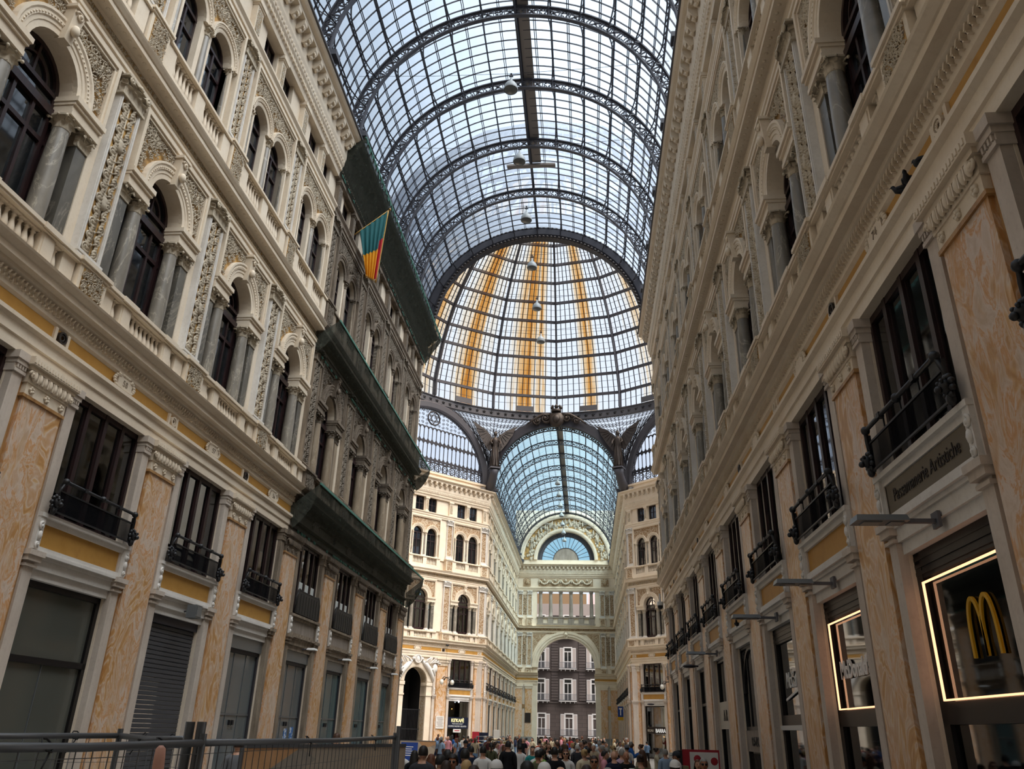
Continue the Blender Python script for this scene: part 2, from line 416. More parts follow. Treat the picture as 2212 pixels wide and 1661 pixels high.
def acanthus(m, x, y, z, ox, oy, h, w, curl=.5):
    n = 6; vs = []; tx, ty = -oy, ox
    for i in range(n+1):
        t = i/n; up = h*(t if t < .7 else .7+.3*sin((t-.7)/.3*pi*.9)*.9); out = curl*h*(.08+.25*t*t + (.55*((t-.7)/.3) if t > .7 else 0)); hw = w*.5*(.75+.35*sin(pi*min(1,t*1.1)))*(1 if t < .85 else .65)*(1+.16*(i % 2))
        for k, (q, d) in enumerate(((-1,0),(-.45,.1),(0,.2),(.45,.1),(1,0))): vs.append((x+tx*hw*q+ox*(out+d*w*.6), y+ty*hw*q+oy*(out+d*w*.6), z+up))
    m.add(vs, [(i*5+k,i*5+k+1,i*5+k+6,i*5+k+5) for i in range(n) for k in range(4)], True)
def corinthian(w, h, d=None, front=True, seed=0):
    """leafy capital of width w and height h with its foot at z=0; d: depth for a flat pilaster, None for round"""
    m = MB(); rw = w/2
    if d is None:
        m.lathe([(rw*.8,0),(rw*.92,h*.04),(rw*.8,h*.09),(rw*.72,h*.5),(rw*.95,h*.85)], 12)
        for zz, n, L, o in ((.07,8,.42,0),(.3,8,.46,.5)):
            for k in range(n):
                a = 2*pi*(k+o)/n; c_, s_ = cos(a), sin(a); acanthus(m, rw*.74*c_, rw*.74*s_, h*zz, c_, s_, h*L, rw*.62, .75)
        for sx in (-1,1):
            for sy in (-1,1):
                m.tube([(sx*rw*.5,sy*rw*.5,h*.5),(sx*rw*.8,sy*rw*.8,h*.74),(sx*rw*1.05,sy*rw*1.05,h*.84)], [rw*.09,rw*.12,rw*.1], 5); m.sphere((sx*rw*1.02, sy*rw*1.02, h*.76), rw*.2, 7, 5, (.9,.9,1))
        m.add([(rw*1.3*cos(a)*(1 if k % 2 == 0 else .78), rw*1.3*sin(a)*(1 if k % 2 == 0 else .78), zz) for zz in (h*.87,h) for k, a in enumerate([pi/4+i*pi/4 for i in range(8)])], [tuple(range(7,-1,-1)), tuple(range(8,16))]+[(k,(k+1) % 8,8+(k+1) % 8,8+k) for k in range(8)])
        for a in range(4): m.sphere((rw*1.0*cos(a*pi/2), rw*1.0*sin(a*pi/2), h*.92), rw*.15, 6, 4)
    else:
        m.frustum(-rw*.9, rw*.9, -d, 0, 0, -rw*1.0, rw*1.0, -d, .04, h*.85)
        m.box(-rw*1.2, rw*1.2, -d, .12, h*.88, h).box(-rw*.96, rw*.96, -d, .03, 0, h*.06)
        for zz, xs, L in ((.05,(-.75,-.25,.25,.75),.42),(.3,(-.5,0,.5),.46)):
            for x in xs: acanthus(m, x*rw, .01, h*zz, 0, 1, h*L, rw*.52, .65)
        for s in (-1,1):
            acanthus(m, s*rw*.95, -.03, h*.05, s*.8, .6, h*.42, rw*.4, .6); acanthus(m, s*rw*.97, -.03, h*.32, s*.8, .6, h*.4, rw*.4, .6)
            spiral(m, s*rw*.9, h*.74, rw*.24, s, pi/2, 1.4, rw*.07, .12, 14); m.tube([(s*rw*.2,.03,h*.45),(s*rw*.5,.07,h*.7),(s*rw*.75,.12,h*.86)], rw*.08, 5)
        for x in (-.13,0,.13): m.sphere((x*rw,.13,h*.9), rw*.11, 6, 4)
        m.sphere((0,.13,h*.97), rw*.11, 6, 4)
    return m
def base_mold(w, h, d=None):
    m = MB(); r = w/2
    if d is None:
        m.box(-r*1.35, r*1.35, -r*1.35, r*1.35, 0, h*.4)
        m.lathe([(r*1.3,h*.4),(r*1.38,h*.5),(r*1.3,h*.62),(r*1.08,h*.68),(r*1.08,h*.78),(r*1.18,h*.86),(r*1.02,h)], 14)
    else:
        m.box(-r-.07, r+.07, -d, .07, 0, h*.4); m.box(-r-.05, r+.05, -d, .05, h*.4, h*.6); m.box(-r-.02, r+.02, -d, .02, h*.6, h*.8); m.box(-r-.04, r+.04, -d, .04, h*.8, h)
    return m

# ------------------------------------------------------------------ kit of parts.  sfx '' restored stone, '_dirty' uncleaned, lod 0 near .. 2 far
def K(sfx): return dict(stone='stone'+sfx, trim='trim'+('_dirty' if sfx else '_stone'), orn='orn'+sfx, ground='dirty_ground' if sfx else 'gold_ground')
def mk_marble_pilaster(sfx, lod):
    k = K(sfx); r = empty('marble_pilaster')
    MB().box(-.575,.575,-.2,0,FL+.62,7.9).build('shaft', 'orange_marble', r)
    m = MB().box(-.7,.7,-.2,.1,FL,FL+.5); m.box(-.64,.64,-.2,.05,FL+.5,FL+.62); m.build('plinth', 'plinth', r)
    m = MB()
    for s in (-1,1): m.box(min(s*.575,s*.7),max(s*.575,s*.7),-.25,-.07,FL+.3,8.6)
    m.build('recess_strip', 'brown_marble', r)
    for s in (-1,1):
        j = MB(); x0, x1 = sorted((s*.7, s*.975)); j.box(x0,x1,-.62,-.02,FL,8.2)
        j.box(x0-.02,x1+.02,-.62,.02,8.2,8.26); j.box(x0-.03,x1+.03,-.62,.04,8.36,8.45); j.box(x0-.06,x1+.06,-.62,.07,8.45,8.6)
        j.box(x0-.02,x1+.02,-.62,.0,8.26,8.36)
        if lod < 2:
            for i in range(4): j.box(x0+.01+i*.07, x0+.045+i*.07, -.1, .03, 8.28, 8.37)
        j.box(x0-.03,x1+.03,-.62,.03,4.95,5.0); j.box(x0-.06,x1+.06,-.62,.07,5.05,5.15); j.box(x0-.09,x1+.09,-.62,.11,5.15,5.25)
        j.build('jamb', 'jamb_stone' if not sfx else 'stone_dirty', r)
    c = MB().box(-.6,.6,-.2,.03,7.9,8.12); c.box(-.68,.68,-.2,.1,8.36,8.44); c.box(-.74,.74,-.2,.17,8.44,8.6); c.box(-.63,.63,-.2,.05,8.12,8.36)
    if lod < 2:
        for i in range(8):
            x = -.52 + i*1.04/7; c.sphere((x,.09,8.26), .07, 8, 5, (.75,.7,1.6))
            if i < 7: c.box(x+.065,x+.085,.05,.12,8.16,8.34)
        for x in (-.6,.6): spiral(c, x, 8.26, .09, 1 if x > 0 else -1, 0, 1.2, .025, .1, 8)
        for x in (-.45,.0,.45):
            for a in range(5): c.sphere((x+.045*cos(a*1.257),.045,8.01+.045*sin(a*1.257)), .034, 5, 4)
        for i in range(17): c.box(-.7+i*.0865,-.65+i*.0865,.16,.185,8.47,8.55)
    c.build('capital', k['trim'], r)
    b = MB().box(-.63,.63,-.2,.035,7.84,7.9); b.build('neck_ring', 'brown_marble', r)
    if lod < 2:
        for s in (-1,1):
            q = MB(); x = s*.81; spiral(q, x, 5.72, .08, s, pi/2, 1.3, .025, .06, 10); spiral(q, x, 5.36, .07, -s, -pi/2, 1.3, .022, .06, 10)
            q.box(x-.08,x+.08,-.02,.05,5.28,5.9); q.sphere((x,.06,5.54),.07,6,4,(.8,.6,1.4)); q.build('console', 'white_stone', r)
    return r
def mk_sill_panel(sfx, lod):
    r = empty('sill_panel'); mat = K(sfx)['stone'] if sfx else 'white_stone'
    m = MB()
    for x0,x1,z0,z1 in ((-1.55,1.55,5.25,5.36),(-1.55,1.55,5.8,5.9),(-1.55,-1.42,5.36,5.8),(1.42,1.55,5.36,5.8)): m.box(x0,x1,-.3,0,z0,z1)
    m.box(-1.6,1.6,-.3,.07,5.9,5.98); m.box(-1.58,1.58,-.3,.06,5.2,5.26); m.build('moulding', mat, r)
    MB().box(-1.44,1.44,-.3,-.05,5.34,5.82).build('field', 'grey_panel' if sfx else 'ochre', r)
    m = MB().box(-SP,SP,-.6,-.04,4.95,5.22); m.box(-SP,SP,-.6,-.1,4.78,4.95); m.box(-SP,SP,-.6,-.0,5.14,5.22); m.build('lintel', mat, r)
    return r
def mk_railing(sfx, lod):
    r = empty('balcony_railing')
    if sfx:   # bellied sheet-iron apron of the uncleaned bays
        m = MB(); pts = []
        out = [(-1.34,0)]+[(-1.34+.0,.55),(-1.25,.78),(-1.1,.86),(-.8,.8),(0,.82),(.8,.8),(1.1,.86),(1.25,.78),(1.34,.55),(1.34,0)]
        m.poly([(x,z+6.02) for x,z in out], .02, .06)
        for i in range(9): m.box(-1.2+i*.3-.02,-1.2+i*.3+.02,.06,.075,6.05,6.72)
        m.build('sheet_apron', 'iron_apron', r)
        MB().tube([(-1.34,.05,6.02),(-1.3,.05,6.6),(-1.1,.05,6.88),(-.8,.05,6.83),(.8,.05,6.83),(1.1,.05,6.88),(1.3,.05,6.6),(1.34,.05,6.02)], .025, 5).build('rim', 'dark_iron', r)
        return r
    m = MB().tube([(-1.42,.1,6.3),(-1.36,.14,6.5),(-1.3,.16,6.66),(1.3,.16,6.66),(1.36,.14,6.5),(1.42,.1,6.3)], .035, 6)
    for x in (-1.3,0,1.3): m.sphere((x,.16,6.66), .07, 8, 6)
    for x in (-.65,.65): m.box(x-.05,x+.05,.12,.2,6.62,6.7)
    m.build('handrail', 'dark_iron', r)
    m = MB().box(-1.38,1.38,.1,.13,6.45,6.48); m.box(-1.38,1.38,.1,.13,6.03,6.06)
    for x in (-.65,0,.65): m.box(x-.01,x+.01,.11,.13,6.46,6.66)
    for x in (-1.36,1.36): m.box(x-.02,x+.02,.08,.13,6.03,6.6)
    bars_ = m.build('bars', 'dark_iron', r)
    MB().box(-1.36,1.36,.105,.12,6.05,6.46).build('mesh_panel', 'wire_mesh', bars_)
    for s in (-1,1):
        q = MB().sphere((s*1.42,.16,6.2), .085, 10, 7, (.85,1,1.15)); q.sphere((s*1.42,.25,6.16),.05,6,5); q.sphere((s*1.42-.05,.22,6.26),.03,5,4); q.sphere((s*1.42+.05,.22,6.26),.03,5,4)
        for a in range(9): q.sphere((s*1.42+.11*cos(a*.7),.13,6.2+.13*sin(a*.7)),.045,5,4)
        q.sphere((s*1.42,.13,6.04),.06,6,5,(1,1,1.4)); q.build('lion_mask', 'dark_iron', r)
    return r
NT('iron_apron').bsdf('2a2724', .6, .4)
def wm():
    t = NT('wire_mesh'); p = t.pos(); a = t.n('ShaderNodeTexBrick'); t.l(t.pos((22,22,22),(pi/2,0,0)), a.inputs['Vector'])
    tr = t.n('ShaderNodeBsdfTransparent'); d = t.n('ShaderNodeBsdfDiffuse'); d.inputs['Color'].default_value = lin('1a1a1c')
    m = t.n('ShaderNodeMixShader'); m.inputs[0].default_value = .6; t.l(tr.outputs[0], m.inputs[1]); t.l(d.outputs[0], m.inputs[2]); t.l(m.outputs[0], t.out.inputs['Surface'])
wm()
def mk_mezz_window(mode, lod):
    r = empty('window')
    m = MB(); z0, z1 = 6.0, 8.6; f = .09
    for x0,x1 in ((-SP,-SP+f),(SP-f,SP)): m.box(x0,x1,-.32,-.2,z0,z1)
    m.box(-SP,SP,-.32,-.2,z1-.12,z1); m.box(-SP,SP,-.32,-.2,z0,z0+.1)
    w = 2*SP/4
    for i in (1,2,3): x = -SP+i*w; m.box(x-.06,x+.06,-.32,-.19,z0,z1)
    for i in range(4):
        x = -SP+i*w
        for a in (x+.06, x+w-.075): m.box(a,a+.015,-.29,-.24,z0+.1,z1-.12)
    m.build('frame', 'dark_wood', r)
    MB().box(-SP,SP,-.265,-.255,z0,z1).build('glass', 'window_glass', r)
    n = 22; c = MB()
    if mode in ('curtain','blind'):
        vs = [( -SP+2*SP*i/n, -.38+.03*sin(i*1.9), z) for i in range(n+1) for z in (z0, z1)]
        c.add(vs, [(2*i,2*i+2,2*i+3,2*i+1) for i in range(n)], True); c.build('curtain', 'curtain_dark', r)
    if mode == 'blind':
        MB().box(-SP+.09,SP-.09,-.25,-.246,z0,7.25).build('frosted_film', 'white_blind', r)
        text_obj('IN', .42, 'white_letter', r, (.98,-.24,7.75)); text_obj('FAI', .3, 'white_letter', r, (.98,-.24,7.35)); text_obj("I'", .36, 'white_letter', r, (.35,-.24,7.75))
    c = MB(); c.box(-SP,SP,-2.2,-2.15,z0,z1+.3); c.box(-SP,SP,-2.2,-.34,z0-.05,z0); c.box(-SP,SP,-2.2,-.34,z1,z1+.05)
    c.box(-SP-.05,-SP,-2.2,-.34,z0,z1); c.box(SP,SP+.05,-2.2,-.34,z0,z1); c.build('room', 'interior_dark', r)
    return r
def baluster_mb(h=.5, w=.085):
    return MB().box(-w,w,-w,w,0,h*.08).lathe([(w*.6,h*.08),(w*.9,h*.16),(w*.95,h*.28),(w*.75,h*.45),(w*.42,h*.66),(w*.4,h*.78),(w*.7,h*.82),(w*.45,h*.87),(w*.8,h*.93)], 8).box(-w,w,-w,w,h*.93,h)
def mk_balustrade(sfx, lod):
    r = empty('balustrade'); k = K(sfx); v0, v1 = -.05, .27; z0, z1 = 10.25, 10.83
    m = MB().box(-1.83,1.83,-.3,v1+.04,z1,z1+.05); m.box(-1.83,1.83,-.3,v1+.07,z1+.05,z1+.13); m.box(-1.83,1.83,-.3,v1,z1+.13,z1+.17)
    for s in (-1,1): x = s*.93; m.box(x-.3,x+.3,-.3,v1+.09,z1+.03,z1+.145)
    m.build('handrail', k['trim'], r)
    MB().box(-1.83,1.83,-.3,v1-.02,z0,z0+.06).build('base', k['trim'], r)
    for s in (-1,1):
        x = s*.93; m = MB().box(x-.2,x+.2,-.3,v1-.02,z0+.06,z1); m.box(x-.15,x+.15,v1-.02,v1,z0+.1,z1-.06); m.build('block', k['stone'], r)
        x = s*1.62; MB().box(x-.2,x+.2,-.3,v1-.05,z0+.06,z1).build('block', k['stone'], r)
    xs = [-.63+i*.18 for i in range(8)] + [-1.28, 1.28]
    if lod < 2:
        me = None
        for x in xs:
            if me is None: b = baluster_mb(.52).build('baluster', k['stone'], r); me = b.data
            else: b = bpy.data.objects.new('baluster', me); COL.objects.link(b); b.parent = r
            b.location = (x, .13, z0+.06)
    else:
        m = MB()
        for x in xs: m.box(x-.045,x+.045,.08,.18,z0+.06,z1)
        m.build('balusters', k['stone'], r)
    return r
def mk_relief_pilaster(sfx, lod, w=.8, z0=10.3, zr=10.83, zb=11.15, zc=15.5, zt=16.0, small=False):
    r = empty('relief_pilaster'); k = K(sfx); h = w/2
    p = MB().box(-h-.06,h+.06,-.3,.32,z0-.05,zr); p.box(-h-.1,h+.1,-.3,.36,zr,zr+.06); p.box(-h-.14,h+.14,-.3,.4,zr+.06,zr+.14); p.box(-h-.1,h+.1,-.3,.34,zr+.14,zr+.18); p.build('pedestal', k['trim'], r)
    hh = zr-z0-.04
    pg = MB().box(-h+.04,h-.04,.3,.325,z0+.0,zr-.04).build('pedestal_panel', k['ground'] if lod < 1 else 'carved_far', r)
    if lod < 1: relief_field(w-.1, hh, lambda x, z: True, 5, 0, .11).xf(Matrix.Translation((0,.33,z0+.0))).build('pedestal_relief', k['orn'], pg)
    base_mold(w, zb-zr-.05, .3).xf(Matrix.Translation((0,.08,zr+.17))).build('base', 'white_stone' if not sfx else k['stone'], r)
    s = MB()
    for x0,x1 in ((-h,-h+.09),(h-.09,h)): s.box(x0,x1,-.2,.05,zb,zc); s.box(x0+.02,x1-.02,.05,.075,zb,zc)
    s.box(-h,h,-.2,.05,zb,zb+.1); s.box(-h,h,-.2,.05,zc-.06,zc); s.build('shaft', 'white_stone' if not sfx else k['stone'], r)
    rg = MB().box(-h+.09,h-.09,-.2,.015,zb+.1,zc-.06).build('relief_panel', k['ground'] if lod < 1 else 'carved_far', r)
    if lod < 1: relief_strip(w-.2, zc-zb-.25, not small, .02).xf(Matrix.Translation((0,.0,zb+.14))).build('relief', k['orn'], rg)
    c = corinthian(w, zt-zc-.02, .2).xf(Matrix.Translation((0,.06,zc))); c.box(-h-.06,h+.06,-.2,.12,zc-.07,zc); c.build('capital', k['orn'] if lod < 1 else 'white_stone', r)
    return r
def mk_column(sfx, lod, kind):
    r = empty('marble_column'); k = K(sfx)
    if kind == 'round':
        mat = 'beige_marble' if sfx else 'grey_marble'
        base_mold(.38, .22).xf(Matrix.Translation((0,0,11.02))).build('base', 'white_stone' if not sfx else k['stone'], r)
        MB().lathe([(.19,11.24),(.195,11.8),(.19,12.4),(.165,13.42)], 16).build('shaft', mat, r)
        corinthian(.4, .34).xf(Matrix.Translation((0,0,13.41))).build('capital', k['orn'], r)
    elif kind == 'square':
        mat = 'beige_marble' if sfx else 'dark_marble'
        base_mold(.34, .2, .3).xf(Matrix.Translation((0,0,11.02))).build('base', 'white_stone' if not sfx else k['stone'], r)
        MB().box(-.17,.17,-.32,0,11.22,13.42).build('shaft', mat, r)
        corinthian(.38, .34, .3).xf(Matrix.Translation((0,0,13.41))).build('capital', k['orn'], r)
    else:   # slender colonnettes of the top storey
        mat = 'beige_marble' if sfx else 'grey_marble'
        base_mold(.2, .16).xf(Matrix.Translation((0,0,18.12))).build('base', 'white_stone', r)
        MB().lathe([(.11,18.28),(.112,19),(.095,20.18)], 10).build('shaft', mat, r)
        corinthian(.24, .26).xf(Matrix.Translation((0,0,20.2))).build('capital', k['orn'], r)
    return r
def arch_prof(r0, steps): return [(r0, -.12)] + [(r, v) for r, v in steps] + [(steps[-1][0], -.12)]
def mk_arch_surround(sfx, lod):
    r = empty('arch_surround'); k = K(sfx); zs = 14.2
    m = MB().archprof(0, zs, arch_prof(.78, [(.78,-.02),(.9,-.02),(.92,.0),(1.0,.0),(1.02,.03),(1.12,.03),(1.16,.06),(1.22,.06)]))
    if lod < 2:
        for i in range(36):
            a = pi*(i+.5)/36; m.sphere((1.06*cos(a),.03,zs+1.06*sin(a)), .026, 5, 4)
    m.build('archivolt', k['trim'], r)
    for s in (-1,1):
        m = MB()
        for z0,z1,o in ((13.75,13.86,.02),(13.86,14.0,.0),(14.0,14.08,.05),(14.08,14.2,.1)):
            x0, x1 = sorted((s*(.76-o*.4), s*(1.7+o*.3))); m.box(x0,x1,-.75,o,z0,z1)
        m.build('impost', k['trim'], r)
    def mask(x, z): q = hyp(x, z); return q > 1.32 and abs(x) < 1.5 and z < 1.52 and z > .12
    def hyp(x, z): return sqrt(x*x+z*z)
    f = MB()
    for x0,x1,z0,z1,v in ((-1.72,1.72,15.86,15.97,.06),(-1.72,-1.62,14.2,15.86,.06),(1.62,1.72,14.2,15.86,.06),(-1.62,1.62,15.78,15.86,.02),(-1.62,-1.56,14.2,15.8,.02),(1.56,1.62,14.2,15.8,.02)): f.box(x0,x1,-.2,v,z0,z1)
    f.build('frame_moulding', k['trim'], r)
    g = MB().plate(-1.58,1.58,14.2,15.8,1.2,14.2,14.2,-.12,-.09)
    g = g.build('spandrel_panel', k['ground'] if lod < 1 else 'carved_far', r)
    if lod < 1:
        for s in (-1,1): relief_field(3.1, 1.56, lambda x, z, s=s: mask(x,z) and x*s > .1, 9, 0, .18).xf(Matrix.Translation((0,-.06,14.2))).build('spandrel_relief', k['orn'], g)
    q = MB().frustum(-.11,.11,-.12,.1,14.93,-.16,.16,-.12,.2,15.72); q.box(-.2,.2,-.12,.24,15.72,15.8)
    if lod < 2: q.sphere((0,.2,15.2),.1,7,5,(1,.9,1.4)); spiral(q,0,15.6,.12,1,0,1.3,.03,.2,10)
    q.build('keystone', k['trim'], r)
    return r
def mk_arch_window(sfx, lod, mode='dark'):
    r = empty('window'); v = -.48; z0, zs = 11.0, 14.2; wood = 'dark_wood'
    m = MB()
    for x in (-.92,.92): m.box(x-.07,x+.07,v-.06,v+.06,z0,13.75)
    for x in (-.28,.28): m.box(x-.04,x+.04,v-.05,v+.05,z0,13.7)
    for x in (-.74,.74): m.box(x-.05,x+.05,v-.05,v+.05,z0,14.2)
    m.box(-.85,.85,v-.08,v+.1,13.68,13.86); m.box(-.8,.8,v-.05,v+.06,14.12,14.22); m.box(-1.7,1.7,v-.05,v+.05,13.0,13.1); m.box(-.8,.8,v-.05,v+.05,z0,z0+.3)
    m.arch(0, zs, .68, .8, v-.06, v+.06, n=14); m.box(-.03,.03,v-.05,v+.05,14.2,14.95); m.arch(0, zs, .4, .45, v-.04, v+.04, n=10)
    m.build('frame', wood, r)
    g = MB().box(-1.7,1.7,v-.02,v-.01,z0,14.2)
    g.poly([(.8*cos(pi*i/14), 14.2+.8*sin(pi*i/14)) for i in range(15)], v-.02, v-.01)
    g.build('glass', 'dark_glass' if mode != 'curtain' else 'window_glass', r)
    if mode == 'curtain':
        n = 20; vs = [(-.85+1.7*i/n, v-.3+.05*sin(i*2.1), z) for i in range(n+1) for z in (z0, 13.7)]
        MB().add(vs, [(2*i,2*i+2,2*i+3,2*i+1) for i in range(n)], True).build('curtain', 'curtain', r)
        MB().box(-1.7,1.7,v-1.2,v-1.15,z0,15).build('room', 'interior_dark', r)
    return r
def mk_top_balustrade(sfx, lod):
    r = empty('balustrade'); k = K(sfx); v1 = .2; z0, z1 = 17.3, 18.0
    MB().box(-1.85,1.85,-.3,v1+.06,z1,z1+.08).box(-1.85,1.85,-.3,v1+.02,z1+.08,z1+.13).build('handrail', k['trim'], r)
    MB().box(-1.85,1.85,-.3,v1,16.9,z0).build('base', k['trim'], r)
    for x0,x1 in ((-1.85,-1.42),(-.22,.22),(1.42,1.85)): MB().box(x0,x1,-.3,v1,z0,z1).build('block', k['stone'], r)
    xs = [s*.82 + (i-2.5)*.185 for s in (-1,1) for i in range(6)]
    if lod < 2:
        me = None
        for x in xs:
            if me is None: b = baluster_mb(.7, .075).build('baluster', k['stone'], r); me = b.data
            else: b = bpy.data.objects.new('baluster', me); COL.objects.link(b); b.parent = r
            b.location = (x, .08, z0)
    else:
        m = MB()
        for x in xs: m.box(x-.045,x+.045,.03,.13,z0,z1)
        m.build('balusters', k['stone'], r)
    return r
def mk_twin_surround(sfx, lod):
    r = empty('twin_arch_surround'); k = K(sfx); zs = 20.5
    for s in (-1,1):
        m = MB().archprof(s*.85, zs, arch_prof(.56, [(.56,-.04),(.62,-.02),(.68,-.02),(.7,.02),(.78,.02),(.8,.05),(.85,.05)]), n=14)
        if lod < 2:
            for i in range(26): a = pi*(i+.5)/26; m.sphere((s*.85+.74*cos(a),.025,zs+.74*sin(a)), .02, 5, 4)
        m.build('archivolt', k['trim'], r)
        j = MB(); x0,x1 = sorted((s*1.41, s*1.5)); j.box(x0,x1,-.4,.0,18.12,20.5); j.box(-.1 if s < 0 else .0, 0 if s < 0 else .1, -.5,-.2,18.12,20.5); j.build('jamb', k['stone'], r)
    f = MB()
    for x0,x1,z0,z1,v in ((-1.82,1.82,22.08,22.2,.06),(-1.82,-1.72,18.12,22.08,.06),(1.72,1.82,18.12,22.08,.06),(-1.72,1.72,22.0,22.08,.02)): f.box(x0,x1,-.2,v,z0,z1)
    f.build('frame_moulding', k['trim'], r)
    def mask(x, z): return sqrt((abs(x)-.85)**2+z*z) > .95 and z > .15
    g = MB(); g.plate(-1.72,0,zs,22.0,.84,zs,zs,-.12,-.09,uc=-.85,n=12); g.plate(0,1.72,zs,22.0,.84,zs,zs,-.12,-.09,uc=.85,n=12)
    g = g.build('spandrel_panel', k['ground'] if lod < 1 else 'carved_far', r)
    if lod < 1: relief_field(3.4, 1.5, mask, 11, 0, .17).xf(Matrix.Translation((0,-.06,zs))).build('spandrel_relief', k['orn'], g)
    return r
def mk_small_window(sfx, lod, mode='dark'):
    r = empty('window'); v = -.36; z0, zs = 17.95, 20.5
    m = MB()
    for x in (-.54,.0,.54): m.box(x-.04,x+.04,v-.05,v+.05,z0,zs)
    m.box(-.56,.56,v-.05,v+.06,20.42,20.52); m.box(-.56,.56,v-.05,v+.05,19.75,19.82); m.arch(0,zs,.48,.56,v-.05,v+.05,n=10); m.build('frame', 'dark_wood', r)
    MB().box(-.56,.56,v-.02,v-.01,z0,zs).poly([(.56*cos(pi*i/10), zs+.56*sin(pi*i/10)) for i in range(11)], v-.02, v-.01).build('glass', 'dark_glass', r)
    return r
def mk_attic_window(sfx, lod):
    r = empty('window'); v = -.4
    m = MB()
    for x in (-.5,0,.5): m.box(x-.035,x+.035,v-.04,v+.04,22.78,24.25)
    m.box(-.52,.52,v-.04,v+.04,24.15,24.25); m.box(-.52,.52,v-.04,v+.04,22.78,22.86); m.box(-.52,.52,v-.03,v+.03,23.5,23.55); m.build('frame', 'dark_wood', r)
    MB().box(-.52,.52,v-.02,v-.01,22.78,24.25).build('glass', 'dark_glass', r)
    return r
def mk_attic_pilaster(sfx, lod, w=.34):
    r = empty('attic_pilaster'); k = K(sfx); h = w/2
    m = MB().box(-h,h,-.3,-.02,22.72,24.0); m.box(-h-.04,h+.04,-.3,.02,22.72,22.84); m.box(-h-.03,h+.03,-.3,.02,24.0,24.06); m.box(-h-.07,h+.07,-.3,.06,24.06,24.22); m.build('shaft', k['trim'], r)
    MB().box(-h+.06,h-.06,-.1,-.01,22.95,23.9).build('relief', 'carved_dirty' if sfx else ('carved' if lod < 2 else 'carved_far'), r)
    return r
# ------------------------------------------------------------------ shops
def text_obj(s, size, mat, parent, loc, rot=(pi/2,0,pi), ext=.01, name='lettering', bold=0., sx=1.0, shear=0., align='CENTER'):
    c = bpy.data.curves.new(name, 'FONT'); c.body = s; c.size = size; c.extrude = ext; c.align_x = align; c.offset = bold; c.shear = shear
    c.materials.append(M_[mat]); t = bpy.data.objects.new('tmp', c); COL.objects.link(t); dg = bpy.context.evaluated_depsgraph_get(); me = bpy.data.meshes.new_from_object(t.evaluated_get(dg)); bpy.data.objects.remove(t); me.materials.clear(); me.materials.append(M_[mat]); o = bpy.data.objects.new(name, me); COL.objects.link(o); o.parent = parent; o.location = loc; o.rotation_euler = rot; o.scale = (sx,1,1); return o
def emis(name, col, st):
    t = NT(name); e = t.n('ShaderNodeEmission'); e.inputs['Color'].default_value = lin(col); e.inputs['Strength'].default_value = st; t.l(e.outputs[0], t.out.inputs['Surface']); return name
emis('led', 'ffb98a', 1.6); emis('lamp_white', 'f2f4ff', 5.); emis('warm_bulb', 'ffb066', 6.); emis('sign_white', 'f0ece4', .55); emis('sign_cream', 'f3e3a8', 1.0); emis('neon_blue', '58b8e8', 2.2); emis('neon_green', '4dd07a', 2.); emis('neon_yellow', 'f0cf40', 2.)
plain('yellow_letter', 'c99a1c', .5); plain('white_letter', 'f2eee8', .6); plain('sign_navy', '12182c', .5); plain('steel', '7c8083', .4, .5, .6); plain('white_paint', 'd6d3cd', .6); plain('cream_sign', 'c9bfae', .6); plain('red_paint', '9c2530', .5); plain('blue_print', '1f3e86', .6); plain('dark_brown', '2a211b', .6); plain('wood_warm', '7b5a3a', .6)
def shutter():
    t = NT('shutter_slats'); t.bsdf('47474a', .55, .4)
shutter()
def room(r, z1=4.78, mat='interior', depth=3.2, side=SP):
    m = MB().box(-side,side,-depth-.05,-depth,FL,z1+.1).box(-side,side,-depth,-.36,z1+.02,z1+.07)
    m.box(-side-.05,-side,-depth,-.36,FL,z1).box(side,side+.05,-depth,-.36,FL,z1).build('interior', mat, r)
